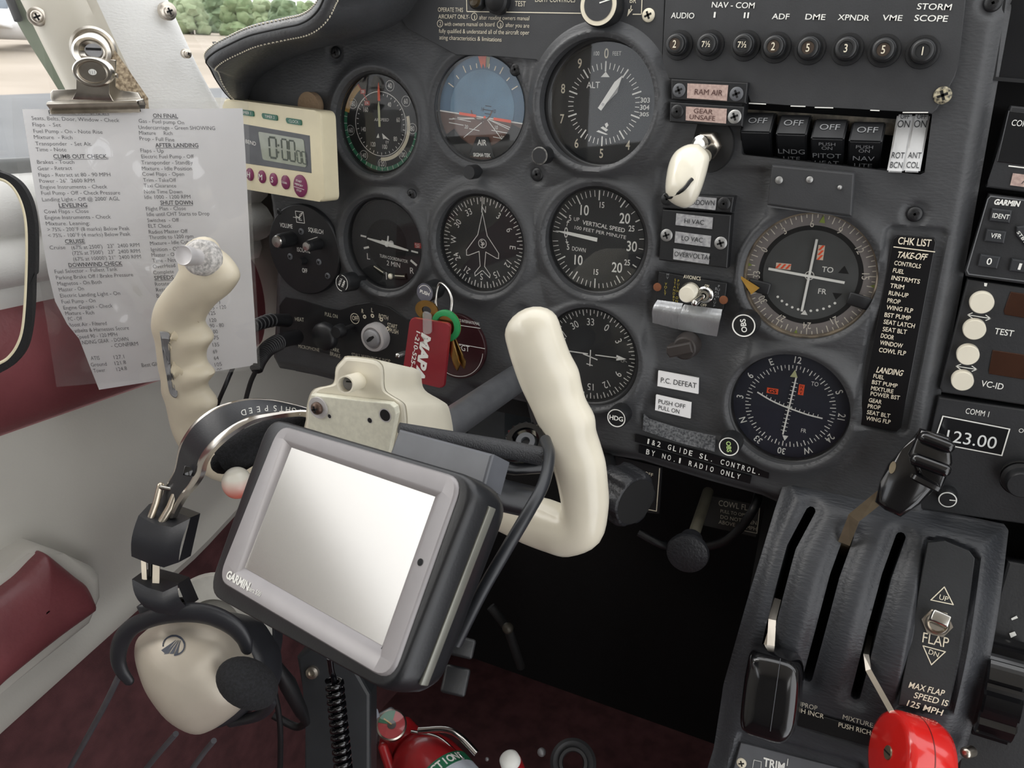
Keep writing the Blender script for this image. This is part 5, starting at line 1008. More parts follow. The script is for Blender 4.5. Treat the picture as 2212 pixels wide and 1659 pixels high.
blade(tanm, [cpt(1815, 1195, -.02), cpt(1824, 1172, .004), cpt(1845, 1118, .016), cpt(1915, 1062, .030)], .0075, .0018).build('lever_arm', t)
kp = Pl(cpt(1970, 1030, .034), CPL.x, CPL.y); kp = Pl(kp.o, (cpt(2056, 950, .034)-cpt(1950, 924, .034)), CPL.y)
mb = MB(); body = [(1986, 930), (2040, 938), (2052, 962), (2046, 990), (2024, 1052), (1986, 1090), (1945, 1117), (1912, 1102), (1890, 1084), (1902, 1040), (1919, 1003), (1948, 971)]
bp_ = kp.poly(body); mb.prism(RIB, kp.M(), bp_, -.016, .004, .0035, 3, True); mb.prism(RIB, kp.M(), kp.poly([(1986, 925), (2050, 945), (2055, 1000), (2030, 1060), (1985, 1035), (1960, 980)]), .002, .010, .003, 3, True); g = mb.build('grip_body', t)
for a, b, r in (((1995, 945), (2050, 966), 15), ((1977, 992), (2042, 1016), 16), ((1979, 1032), (2022, 1054), 9)):
    A = kp.pt(*a, .012); B = kp.pt(*b, .012); mb = MB(); d = (B-A); K = frame_dir(A.lerp(B, .5), kp.z, kp.y); L_ = d.length+.006; mb.box(RIB, kp.M(*kp.uv(*[(a[i]+b[i])/2 for i in (0, 1)], .012), .012) @ rotz(math.atan2(d.dot(kp.y), d.dot(kp.x))), L_, pxm(.42)*r*2, .010, .0035, 4); mb.build('grip_rib', g)
mb = MB(); mb.lathe(tanm, kp.M(*kp.uv(1928, 1010, .006), .0045) @ Matrix.Diagonal((.6, 1.3, 1, 1)), [(.003, 0), (.003, .0005)], 20); mb.build('rivet', g)
t = thing('propeller_lever', 'lever with a rounded gloss black box knob at the left slot', 'lever', tuple(cpt(1672, 1330, 0)))
blade(NICKEL, [cpt(1679, 1295, -.006), cpt(1668, 1340, .008), cpt(1664, 1410, .020)], .0050, .002).build('lever_arm', t)
blade(NICKEL, [cpt(1672, 1330, .004), cpt(1650, 1402, .014)], .0018, .003).build('lever_rib', t)
kp = Pl(cpt(1665, 1500, .03), (cpt(1730, 1440, .03)-cpt(1625, 1410, .03)), CPL.y); mb = MB()
pillow(mb, RIB, kp, [(1628, 1402), (1690, 1410), (1722, 1425), (1733, 1452), (1732, 1500), (1724, 1560), (1712, 1585), (1690, 1601), (1650, 1592), (1612, 1578), (1600, 1556), (1604, 1500), (1613, 1440)], [(.01, -.022), (.8, -.022), (.96, -.018), (1, -.012), (1, .0), (.985, .004), (.95, .0075), (.88, .0105), (.80, .012), (.4, .0126), (.001, .0127)]); g = mb.build('box_knob', t)
mb = MB(); mb.line(GREYP, kp.M(), kp.uv(1686, 1422, .0130), kp.uv(1664, 1580, .0130), .0004, .0130); mb.build('mould_seam', g)
REDK = mat('gloss_red_knob', (222, 40, 36), .16, coat=.5, var=.02); t = thing('mixture_lever', 'lever with a glossy red round knob at the bottom right slot', 'lever', tuple(cpt(1868, 1430, 0)))
blade(NICKEL, [cpt(1880, 1375, -.008), cpt(1871, 1415, .010), cpt(1876, 1448, .018), cpt(1932, 1548, .030)], .0034, .0016).build('lever_arm', t)
cc = cpt(1966, 1640, .034); axv = (CPL.x*-.86+(CAMP-cc).normalized()*.42-CPL.y*.05).normalized(); M = frame_dir(cc, axv, CPL.y); r = .0260
mb = MB(); mb.lathe(REDK, M, [(r*.80, -.016), (r*.93, -.0145), (r, -.010), (r, .010), (r*.94, .0135), (r*.82, .0145), (.00001, .0148)], 60); g = mb.build('round_knob', t)
mb = MB(); mb.lathe(mat('dark_red_seam', (120, 24, 24), .4), M, [(r*1.002, -.0004), (r*1.002, .0004)], 60, cap0=False, cap1=False); mb.build('mould_seam', g)
mb = MB(); mb.lathe(tanm, M @ tr(.002, .001, .0147), [(.0042, 0), (.004, .0008), (.00001, .0009)], 24); mb.box(DEEP, M @ tr(.002, .001, .0156), .0075, .0010, .0003); mb.build('screw', g)
# right side of the console: trim wheel in its dark housing
mb = MB(); rb = at(2230, 1400, -.05); mb.box(BLACK, tr(rb.x+.085, rb.y+.06, rb.z-.02), .14, .10, .34, .006); tag(mb.build('side_housing'), 'dark housing right of the console beside the trim wheel', 'housing')
hs = Pl(cpt(2120, 1450, -.012), CPL.x, CPL.y); mb = MB(); mb.prism(FACE, hs.M(), hs.poly([(2176, 1210), (2330, 1240), (2300, 1700), (2060, 1690), (2100, 1500)]), -.03, 0, .002); tag(mb.build('wheel_plate'), 'dark plate that the trim wheel rim pokes out of', 'plate')
cw = hs.pt(2152, 1478, -.004); M = frame_dir(cw, CPL.x, CPL.y); t = thing('trim_wheel', 'black notched trim wheel rim at the lower right edge', 'wheel', tuple(cw)); mb = MB(); Rw = .034
n = 90; v = []; f = []
for j, z in enumerate((-.0105, -.0095, .0095, .0105)):
    for i in range(n): a = 2*math.pi*i/n; rr = Rw*(1 if (i % 9) < 6 else .90)*(1 if 0 < j < 3 else .95); v.append((rr*math.cos(a), rr*math.sin(a), z))
for j in range(3):
    for i in range(n): f.append((j*n+i, j*n+(i+1) % n, (j+1)*n+(i+1) % n, (j+1)*n+i))
f += [tuple(range(n))[::-1], tuple(range(3*n, 4*n))]; mb.add(v, f, RIB, M); mb.build('wheel_rim', t)
for px, py, r, lab in ((2141, 1413, .0038, 'domed silver screw head beside the trim wheel'), (2086, 1626, .0034, 'small bright bolt on the strip right of the red knob')):
    mb = MB(); q = hs.pt(px, py, .012 if px > 2100 else .016); mb.lathe(NICKEL, frame_dir(q, hs.z-CPL.x*.6), [(r, -.008), (r, 0), (r*.8, .0014), (r*.3, .002), (.00001, .0021)], 20); tag(mb.build('screw'), lab, 'screw')
mb = MB()
for q in ([(2184, 1336), (2196, 1330), (2199, 1335), (2186, 1340)], [(2180, 1368), (2192, 1364), (2196, 1372), (2184, 1378)]): mb.poly(WHITE, hs.M(), hs.poly(q, .001), .001)
tag(mb.build('paint_marks'), 'two small white paint marks above the trim wheel', 'mark')
# ================================================================ CONTROL YOKE
def hornpts(L): return [at(px, py, y) for px, py, r, y in L], [r*((at(px, py, y)-CAMP).dot(CMAT @ Vector((0, 0, -1))))/FPX for px, py, r, y in L]
hubc = at(760, 870, -.205)
t = thing('control_yoke', 'ivory control yoke with two upright grips on a dark steel shaft', 'yoke', (.01, -.19, -.06)); YOKE = t
def smooth_tube(mb, m, L, n=24, sub=5, rc=True):
    P, Rr = hornpts(L); S = spline(P, sub); R2 = [v.x for v in spline([Vector((r, 0, 0)) for r in Rr], sub)]
    mb.tube(m, S, R2, n, round_caps=rc); return S, R2
def edge_tube(mb, m, E, n=28, sub=4, cap0=True):
    """grip skinned between its two measured side edges; E rows: left edge px, right edge px, y, depth radius"""
    Ls = spline([at(e[0], e[1], e[4]) for e in E], sub); Rs = spline([at(e[2], e[3], e[4]) for e in E], sub); dr = [v.x for v in spline([Vector((e[5], 0, 0)) for e in E], sub)]
    C = [(a+b)/2 for a, b in zip(Ls, Rs)]; U = [(b-a)/2 for a, b in zip(Ls, Rs)]; k = len(C); rows = []; rad = []
    for i in range(k):
        T = (C[min(i+1, k-1)]-C[max(i-1, 0)]).normalized(); u = U[i]-T*U[i].dot(T)*.0; v = T.cross(u).normalized()*dr[i]
        rows.append([C[i]+u*math.cos(2*math.pi*j/n)+v*math.sin(2*math.pi*j/n) for j in range(n)]); rad.append((u.length+dr[i])/2)
    pre = []
    T = (C[0]-C[1]).normalized(); r = U[0].length
    for q in (.9995, .96, .85, .68, .48, .25): pre.append([C[0]+(p-C[0])*math.sqrt(1-q*q)+T*r*q*.8 for p in rows[0]])
    T2 = (C[-1]-C[-2]).normalized(); post = [[C[-1]+(p-C[-1])*math.sqrt(1-q*q)+T2*r*q*.8 for p in rows[-1]] for q in (.25, .6, .9, .9995)]
    rows = (pre if cap0 else [])+rows+post
    mb.grid(m, [[tuple(p) for p in r] for r in rows], closed=True); return C, rad
RH = [(1098, 732, 1203, 697, -.192, .0130), (1107, 764, 1216, 738, -.192, .0135), (1116, 792, 1229, 772, -.191, .0135), (1128, 826, 1247, 806, -.190, .0132), (1143, 858, 1255, 843, -.189, .0130), (1158, 890, 1264, 872, -.189, .0128), (1171, 922, 1282, 906, -.188, .0126), (1181, 950, 1286, 938, -.187, .0125), (1191, 980, 1296, 970, -.186, .0125), (1201, 1014, 1306, 1006, -.186, .0124), (1210, 1050, 1311, 1052, -.185, .0124), (1216, 1080, 1312, 1104, -.184, .0125), (1216, 1096, 1295, 1172, -.183, .0128), (1196, 1090, 1240, 1198, -.182, .0128), (1166, 1079, 1196, 1190, -.180, .0125), (1120, 1073, 1146, 1172, -.178, .0115), (1075, 1072, 1098, 1148, -.175, .0100), (1000, 1040, 1010, 1110, -.170, .0095), (850, 985, 850, 1050, -.168, .0095)]
mb = MB(); edge_tube(mb, CREAM, RH); mb.build('right_grip', t)
LH = [(398, 580, 466, 541, -.186, .0125), (384, 600, 494, 566, -.185, .0140), (362, 624, 512, 600, -.184, .0145), (346, 648, 492, 634, -.183, .0145), (338, 674, 456, 664, -.182, .0140), (338, 702, 434, 700, -.181, .0138), (344, 730, 454, 732, -.180, .0138), (349, 758, 439, 760, -.179, .0136), (352, 784, 438, 786, -.178, .0134), (356, 812, 457, 809, -.178, .0132), (359, 838, 440, 838, -.177, .0130), (366, 866, 463, 872, -.176, .0126), (374, 900, 452, 902, -.175, .0120), (386, 940, 452, 930, -.174, .0112), (420, 995, 470, 955, -.172, .0105), (490, 1040, 505, 980, -.170, .0100), (620, 1034, 636, 970, -.168, .0100), (740, 990, 740, 925, -.168, .0100)]
mb = MB(); S, R2 = edge_tube(mb, CREAMW, LH); lg_ = mb.build('left_grip', t)
# worn places where the cream cover has come off, and the moulded palm insert: thin shells over the grip
lgf = Pl(at(400, 700, -.1965), at(450, 700, -.1965)-at(350, 700, -.1965), at(400, 560, -.1965)-at(400, 860, -.1965))
def grip_shell(name, m, poly, lift, parent):
    """outline in photo pixels laid on the grip's front skin"""
    P = [Vector((*p, 0)) for p in lgf.poly(poly)]; P = spline(P+[P[0]], 4)[:-1]; c = sum(P, Vector())/len(P); rows = []
    for f in (1.0, .97, .9, .78, .64, .5, .36, .22, .1, .005):
        r = []
        for p in P:
            q = lgf.M() @ (c+(p-c)*f); d = (q-CAMP).normalized(); best = None
            for i in range(0, len(S)-1):
                tt = (S[i]-CAMP).dot(d); w = S[i]-(CAMP+d*tt); dist = w.length
                if best is None or dist < best[0]: best = (dist, tt, i)
            dist, tt, i = best; rr = R2[i]+lift*(1 if f < 1 else .1); hd = DR[i]
            r.append(tuple(CAMP+d*(tt-hd*math.sqrt(max(.02, 1-min(.99, dist/R2u[i])**2))-(lift if f < .98 else -.0004))))
        rows.append(r)
    mb = MB(); mb.grid(m, rows, closed=True); return mb.build(name, parent)
DR = [v.x for v in spline([Vector((e[5], 0, 0)) for e in LH], 4)]; R2u = [2*r-d for r, d in zip(R2, DR)]
grip_shell('bare_metal', GREYM, [(437, 530), (455, 534), (474, 548), (479, 566), (474, 577), (455, 575), (437, 565)], .0026, lg_)
grip_shell('bare_metal', GREYM, [(345, 716), (356, 716), (366, 720), (367, 740), (368, 770), (369, 800), (376, 828), (384, 848), (380, 860), (367, 850), (360, 815), (352, 770)], .0018, lg_)
grip_shell('grip_insert', mat('soiled_cream_insert', (214, 203, 178), .45, noise=45, col2=(190, 176, 148)), [(402, 690), (425, 690), (436, 705), (444, 722), (448, 735), (437, 752), (433, 772), (436, 788), (450, 806), (443, 826), (430, 842), (410, 850), (388, 842), (368, 806), (372, 780), (366, 750), (364, 735), (374, 715), (388, 700)], .0022, lg_)
bc = at(430, 556, -.199); bd = (at(397, 552, -.214)-bc); M = frame_dir(bc, bd); L_ = bd.length; k = pxm(.5)
mb = MB(); mb.lathe(mat('chipped_white_enamel', (212, 208, 204), .5, noise=500, col2=(150, 148, 145)), M, [(38*k, -.008), (37*k, .0), (30*k, .002), (.001, .0022)], 36); mb.lathe(SILVERP, M, [(17*k, .002), (17*k, L_*.6), (20*k, L_*.62), (20*k, L_), (19*k, L_+.0008), (15*k, L_+.0002), (.00001, L_+.0002)], 36); mb.build('push_button', t)
# hub: stepped bottle-shaped housing
HB = mat('hub_cream', (226, 220, 202), .38, var=.04, noise=20); hf = PF(0, -.210, 0)
front = [(742, 777), (752, 771), (805, 777), (822, 786), (828, 800), (830, 838), (842, 852), (868, 868), (876, 884), (878, 930), (872, 1010), (668, 985), (664, 905), (669, 862), (682, 840), (715, 832), (724, 822), (727, 795)]
back = [(800, 790), (820, 786), (885, 793), (905, 801), (910, 812), (913, 834), (924, 848), (955, 866), (970, 882), (980, 940), (978, 1000), (850, 1000), (790, 985), (770, 960), (760, 900), (770, 850), (780, 820), (790, 800)]
def prof(P, y, k=1.0): pts = [at(a, b, y) for a, b in P]; c = sum(pts, Vector())/len(pts); return spline([c+(p-c)*k for p in pts+[pts[0]]], 3)[:-1]
rows = [prof(front, -.212, .90), prof(front, -.2115, .96), prof(front, -.209, .995), prof(front, -.205, 1.0), prof(front, -.203, 1.0)]
F1 = prof(front, -.2025, 1.03); B1 = prof(back, -.160, 1.0); B2 = prof(back, -.152, .9)
rows2 = [prof(front, -.2025, .99), F1]+[[a.lerp(b, f) for a, b in zip(F1, B1)] for f in (.25, .5, .75, 1)]+[B2]
mb = MB(); mb.grid(HB, [[tuple(p) for p in r] for r in rows], closed=True); mb.add([tuple(p) for p in rows[0]], [tuple(range(len(rows[0])))], HB); mb.build('hub_cover', t)
mb = MB(); mb.grid(HB, [[tuple(p) for p in r] for r in rows2], closed=True); mb.add([tuple(p) for p in rows2[-1]], [tuple(range(len(rows2[-1])))], HB); mb.build('hub_housing', t)
mb = MB(); c = at(775, 822, -.212); o = at(752, 829, -.226); d = o-c; M = frame_dir(c, d); L_ = d.length+.004; mb.lathe(CREAM, M, [(.0048, -.002), (.0048, L_), (.0040, L_), (.0038, L_-.008)], 32, cap0=False, cap1=False); mb.lathe(GREYM, M, [(.0039, L_-.006), (.00001, L_-.006)], 24, cap0=False); mb.box(DEEP, M @ tr(.001, .001, L_-.005), .005, .0006, .001); mb.build('clock_socket', t)
mp_ = PF(0, -.2165, 0); mb = MB(); mb.prism(mat('bracket_cream', (222, 220, 202), .42, noise=300, var=.04), mp_.M(), mp_.poly([(672, 853), (842, 872), (852, 880), (855, 895), (838, 985), (664, 960), (666, 870)]), -.004, 0, .0006); br = mb.build('bracket_plate', t)
u = mp_.uv(689, 880); mb = MB(); M = mp_.M(u.x, u.y, 0); mb.lathe(SILVERP, M, [(.0064, 0), (.0064, .0011), (.003, .0012)], 36); mb.lathe(mat('rusty_screw', (92, 74, 64), .4, metal=.6), M, [(.0038, .001), (.0036, .0028), (.002, .0040), (.00001, .0042)], 24)
for a in (.3, 1.87): mb.box(DEEP, M @ tr(0, 0, .0042) @ rotz(a), .004, .0010, .0004)
mb.build('screw', br)
for px, py, r in ((712, 899, .0012), (799, 908, .0015), (832, 897, .0034)): u = mp_.uv(px, py); mb = MB(); mb.lathe(DEEP, mp_.M(u.x, u.y, .0001), [(r, 0), (.00001, .0001)], 24, cap0=False); mb.lathe(SILVERP, mp_.M(u.x, u.y, .0002), [(r, 0), (r*1.18, 0)], 24, cap0=False, cap1=False); mb.build('bolt_hole', br)
SH = mat('dark_steel_shaft', (150, 152, 156), .38, metal=.8, bump=(300, .15), stretch=(1, .1, 1), noise=80, col2=(138, 140, 144)); sx = .012
a = atx(965, 921, sx); b = atx(1100, 829, sx); d = (b-a).normalized(); mb = MB(); mb.tube(SH, [a-d*.05, b+d*.16], .0112, 32); mb.build('shaft', t)
def rquad(q, r, n=5):
    o = []
    for i in range(4):
        a = (q[i-1]-q[i]).normalized()*r; b = (q[(i+1) % 4]-q[i]).normalized()*r; p = q[i]
        for k in range(n+1): s = k/n; o.append(tuple((p+a)*(1-s)**2+p*2*s*(1-s)+(p+b)*s*s))
    return o
# ================================================================ PORTABLE MAP UNIT on the yoke
G = Pl((.074, -.314, -.071), (.962, -.249, .113), (.06, .595, .802)); BK = mat('soft_black_plastic', (28, 29, 32), .36, bump=(900, .08)); SV = mat('silver_bezel', (150, 146, 147), .36, metal=.15, var=.02)
t = thing('map_navigator', 'silver framed touch screen map unit clamped in front of the yoke', 'navigator', tuple(G.o))
def rrect(w, h, r, n=6, cx=0, cy=0):
    o = []
    for sx_, sy_, a0 in ((1, 1, 0), (-1, 1, 90), (-1, -1, 180), (1, -1, 270)):
        for i in range(n+1): a = R_(a0+90*i/n); o.append((cx+sx_*(w/2-r)+r*math.cos(a), cy+sy_*(h/2-r)+r*math.sin(a)))
    return o
w, h = .1325, .0820; mb = MB()
def lay(specs, m, closed_front=None):
    rows = [[(x, y, z) for x, y in rrect(ww, hh, rr)] for ww, hh, rr, z in specs]; mb.grid(m, rows, closed=True, M=G.M())
cq = [G.uv(*p, -.004) for p in ((592, 904), (1050, 1038), (866, 1510), (457, 1284))]; co = [Vector(p) for p in rquad([cq[1], cq[0], cq[3], cq[2]], .012, 6)]; cc_ = sum(co, Vector((0, 0)))/len(co)
mb.grid(BK, [[(*(cc_+(p-cc_)*f), z) for p in co] for f, z in ((.76, -.037), (.86, -.034), (.95, -.026), (.99, -.019), (1.004, -.011), (1, -.004), (.985, -.0010), (.965, -.0003), (.80, -.0003))], closed=True, M=G.M())
mb.poly(BK, G.M(), [tuple(cc_+(p-cc_)*.76) for p in co[::-1]], -.037); mb.build('case', t)
mb = MB(); silo = None
def uvb(pts): return [G.uv(*p, .0013) for p in pts]
so = uvb([(612, 948), (955, 1062), (822, 1418), (508, 1238)]); si = uvb([(622, 964), (931, 1070), (816, 1392), (520, 1224)])
sq = [G.uv(*p, .0013) for p in ((603, 920), (992, 1034), (838, 1468), (471, 1251))]; ou = rquad([sq[1], sq[0], sq[3], sq[2]], .0085, 6); k = len(ou); ce_ = sum((Vector(p) for p in ou), Vector((0, 0)))/k
mb.grid(SV, [[(*(ce_+(Vector(p)-ce_)*f), z) for p in ou] for f, z in ((1.018, -.0006), (1.014, .0006), (1.0, .0013))], closed=True, M=G.M())
def quadring(q, n=k//4):
    q = [q[1], q[0], q[3], q[2]]; o = []     # TR, TL, BL, BR to follow rrect order
    for i in range(4):
        for j in range(n): o.append(q[i])
    return o
A_ = quadring(so); mb.grid(SV, [[(x, y, .0013) for x, y in ou], [(p.x, p.y, .0013) for p in A_], [(p.x, p.y, -.0012) for p in quadring(si)]], smooth=False, closed=True, M=G.M()); mb.build('bezel', t)
scr = bpy.data.materials.new('glossy_screen'); scr.use_nodes = True; b_ = scr.node_tree.nodes['Principled BSDF']; b_.inputs['Base Color'].default_value = (.52, .50, .47, 1); b_.inputs['Roughness'].default_value = .2; b_.inputs['Metallic'].default_value = .9
mb = MB(); mb.poly(scr, G.M(), [(p.x*1.004, p.y*1.004) for p in si], -.0010); mb.build('screen', t)
mb = MB(); mb.ptext(WHITE, G, 'GARMIN', (487, 1247), (535, 1276), 19, .0016, bold=.04); mb.ptext(WHITE, G, 'aera 500', (536, 1275), (561, 1289), 12, .0015); u = G.uv(913, 1216); mb.lathe(DEEP, G.M(u.x, u.y, .0015), [(.0014, 0), (.00001, .0001)], 16, cap0=False); mb.build('lettering', t)
e0 = cq[1].lerp(cq[2], .10); e1 = cq[1].lerp(cq[2], .93); ed_ = (e1-e0); em = (e0+e1)/2; mb = MB(); mb.box(mat('side_trim_silver', (128, 128, 120), .35, metal=.5), G.M(em.x+.0002, em.y, -.0125) @ rotz(math.atan2(ed_.y, ed_.x)), ed_.length, .0016, .0042, .0004); mb.build('side_trim', t)
mb = MB(); lp_ = G.poly([(862, 926), (1064, 980), (1044, 1052), (840, 985)], -.018); mb.prism(mat('grey_mount_plate', (86, 88, 93), .4), G.M(), lp_, -.030, -.018, .0012); mb.build('mount_cradle', t)
mb = MB(); mb.tube(mat('crinkle_black_bar', (52, 53, 56), .5, bump=(1500, .9)), [atd(862, 924, .375), atd(980, 948, .385), atd(1080, 968, .385), atd(1172, 986, .385)], [.0026, .0038, .0046, .0046], 18); mb.build('mount_arm', t)
mb = MB(); st = [atd(1055, 1003, .38), atd(1110, 1012, .388), atd(1175, 1008, .392)]; mb.tube(BK, st, .0034, 12); mb.tube(BK, [atd(1050, 1050, .375), atd(1085, 1070, .38), atd(1150, 1085, .385)], .008, 14); mb.build('mount_strap', t)
kc = atd(1136, 956, .405); M = frame_dir(kc, (CAMP-kc).normalized()+Vector((-.2, 0, .55))); mb = MB(); n = 40; kr = .0118; v = []; f = []
for j, (q, z) in enumerate(((1, -.008), (1, .001), (.85, .003), (.62, .003), (.58, -.003))):
    for i in range(n): a = 2*math.pi*i/n; rr = kr*q*(1 if i % 2 or q < .9 else .90); v.append((rr*math.cos(a), rr*math.sin(a), z))
for j in range(4):
    for i in range(n): f.append((j*n+i, j*n+(i+1) % n, (j+1)*n+(i+1) % n, (j+1)*n+i))
mb.add(v, f, GLOSS, M); mb.lathe(GREYP, M, [(kr*.5, -.001), (kr*.42, .002), (kr*.2, .002), (kr*.18, -.002)], 30, cap1=False); mb.build('clamp_knob', t)
for px, py, w_, h_ in ((1000, 1398, .012, .010), (984, 1470, .013, .014)): mb = MB(); q = atd(px, py, .40); mb.box(BLACK, frame_dir(q, CAMP-q) @ rotz(-.25), w_, h_, .012, .0015); mb.build('rear_latch', t)
mb = MB(); cab = spline([atd(1178, 950, .392), atd(1187, 985, .378), atd(1174, 1045, .362), atd(1142, 1105, .352), atd(1092, 1190, .346), atd(1040, 1280, .346), atd(985, 1390, .350)], 8); mb.tube(mat('black_cable', (38, 40, 44), .35), cab, .0029, 14); tag(mb.build('power_cable'), 'thick black power cable curving from the yoke clamp down behind the map unit', 'cable')
# ================================================================ KITCHEN TIMER
TC_ = mat('timer_cream', (232, 222, 190), .38, var=.02); Tp = Pl(at(610, 325, -.034), at(690, 240, -.036)-at(523, 218, -.026), Vector((.02, 0, 1)))
t = thing('kitchen_timer', 'cream digital kitchen timer stuck on the left end of the panel', 'timer', tuple(Tp.o))
mb = MB(); TL, TR, BR, BL = [Tp.uv(*p) for p in ((480, 212), (692, 240), (702, 438), (490, 402))]
mb.prism(TC_, Tp.M(), rquad([TL, TR, BR, BL], .006), -.016, 0, .0022, 3, True); mb.build('case', t)
mb = MB(); mb.prism(GREYP, Tp.M(), Tp.poly([(470, 258), (668, 293), (672, 374), (470, 344)], .0006), -.001, .0004, .0003); mb.build('display_surround', t)
lcd = mat('lcd_green_grey', (150, 156, 140), .25, coat=.3); mb = MB(); mb.prism(lcd, Tp.M(), rquad([Tp.uv(*p, .001) for p in ((557, 284), (655, 301), (661, 362), (567, 345))], .002), .0003, .0008); lc = mb.build('lcd_screen', t)
mb = MB(); seg = mat('lcd_segment', (74, 82, 74), .5)
def seven(mb, pl, q, on, m, off):
    """seven segment digit in a pixel quad TL TR BR BL"""
    TL, TR, BR, BL = [pl.uv(*p, off) for p in q]; ML = (TL+BL)/2; MR = (TR+BR)/2
    for c, (a, b) in {'a': (TL, TR), 'b': (TR, MR), 'c': (MR, BR), 'd': (BL, BR), 'e': (ML, BL), 'f': (TL, ML), 'g': (ML, MR)}.items():
        if c in on: d = (b-a)*.08; mb.line(m, pl.M(), a+d, b-d, (TR-TL).length*.2, off)
for x0, y0, w_, h_ in ((580, 296, 15, 44), (607, 300, 12, 44), (623, 303, 12, 44), (640, 325, 8, 26), (651, 327, 8, 26)): seven(mb, Tp, [(x0, y0), (x0+w_, y0+2), (x0+w_+3, y0+h_+2), (x0+3, y0+h_)], 'abcdef', seg, .0011)
for py in (314, 329): u = Tp.uv(601, py, .0011); mb.lathe(seg, Tp.M(u.x, u.y, .0011), [(.0011, 0), (.00001, .00005)], 4, cap0=False)
mb.build('digits', lc)
tg = mat('timer_green', (44, 108, 88), .4); mg = mat('timer_magenta', (122, 44, 84), .4)
for s, cx, cy in (('TIMER 1', 532, 244), ('TIMER 2', 583, 253), ('CLOCK', 635, 263)):
    mb = MB(); mb.prism(tg, Tp.M(), rquad([Tp.uv(*p, .001) for p in ((cx-18, cy-9), (cx+15, cy-4), (cx+16, cy+8), (cx-16, cy+3))], .0013), -.0005, .0012, .0005); k = mb.build('button', t); mb = MB(); mb.ptext(WHITE, Tp, s, (cx-11, cy+1), (cx+10, cy+4), 6, .0014); mb.build('lettering', k)
for s, cx, cy, r in (('H', 538, 377, 13), ('M', 564, 382, 13), ('S', 589, 388, 13), ('CLEAR', 615, 394, 14), ('START', 647, 402, 22)):
    u = Tp.uv(cx, cy, .0015); q = r*pxm(.68); mb = MB(); mb.lathe(mg, Tp.M(u.x, u.y, -.001) @ Matrix.Diagonal((.85, 1, 1, 1)), [(q, 0), (q, .002), (q*.8, .0027), (.00001, .0028)], 30); k = mb.build('button', t); mb = MB()
    if s == 'START': [mb.text(WHITE, Tp.M(), a, .0016, u.x, u.y+dy, -.1, .0022) for a, dy in (('START', .004), ('MEMORY', .001), ('STOP', -.0035))]; mb.line(WHITE, Tp.M(), (u.x-.006, u.y-.001), (u.x+.006, u.y-.002), .0003, .0022)
    else: mb.text(WHITE, Tp.M(), s, .0045 if len(s) == 1 else .0016, u.x, u.y, -.1, .0022)
    mb.build('lettering', k)
mb = MB(); mb.ptext(WHITE, Tp, 'WEST BEND', (504, 302), (553, 315), 8, .0009); mb.build('lettering', t)
velc = mat('tan_velcro', (142, 120, 96), .95, bump=(500, 1)); mb = MB(); c = at(672, 228, -.010); mb.lathe(velc, frame_dir(c, (0, -1, 0)), [(.0105, -.003), (.0105, .004)], 32); tag(mb.build('hook_dot'), 'tan fabric fastener disc peeking out above the kitchen timer', 'fastener')
# ================================================================ CHECKLIST PAGE in its sleeve, and the bulldog clip
Pg = Pl(atd(300, 500, .575), (.84, .54, 0), (.03, -.05, 1)); paper = mat('white_paper', (236, 235, 236), .8, var=.02, noise=20); pn = paper.node_tree; ptl = pn.nodes.new('ShaderNodeBsdfTranslucent'); ptl.inputs[0].default_value = (.85, .84, .84, 1); pmx = pn.nodes.new('ShaderNodeMixShader'); pmx.inputs[0].default_value = .3; pn.links.new(pn.nodes['Principled BSDF'].outputs[0], pmx.inputs[1]); pn.links.new(ptl.outputs[0], pmx.inputs[2]); pn.links.new(pmx.outputs[0], pn.nodes['Material Output'].inputs[0]); ink = mat('black_ink', (70, 70, 74), .8)
edgeL = [(48, 236), (58, 300), (70, 380), (82, 450), (92, 520), (104, 590), (119, 651), (145, 700), (171, 732), (191, 784), (214, 842)]; edgeR = [(524, 234), (530, 330), (536, 450), (542, 560), (550, 680), (556, 788)]
def lerp_edge(E, v):
    s = v*(len(E)-1); i = min(int(s), len(E)-2); f = s-i; return (E[i][0]*(1-f)+E[i+1][0]*f, E[i][1]*(1-f)+E[i+1][1]*f)
def wav(u, v): return .0016*math.sin(u*5+v*3)+.0012*math.sin(v*7-u*2)
def patchgrid(EL, ER, off, amp, nu=26, nv=40):
    rows = []
    for j in range(nv+1):
        v = j/nv; a = lerp_edge(EL, v); b = lerp_edge(ER, v); r = []
        for i in range(nu+1): u = i/nu; r.append(tuple(Pg.pt(a[0]*(1-u)+b[0]*u, a[1]*(1-u)+b[1]*u, off+amp*wav(u, v))))
        rows.append(r)
    return rows
t = thing('checklist_page', 'printed white checklist page in a clear sleeve hanging from the bulldog clip', 'checklist', tuple(Pg.o))
mb = MB(); mb.grid(paper, patchgrid(edgeL, edgeR, 0, 0)); mb.build('paper_sheet', t)
mb = MB()
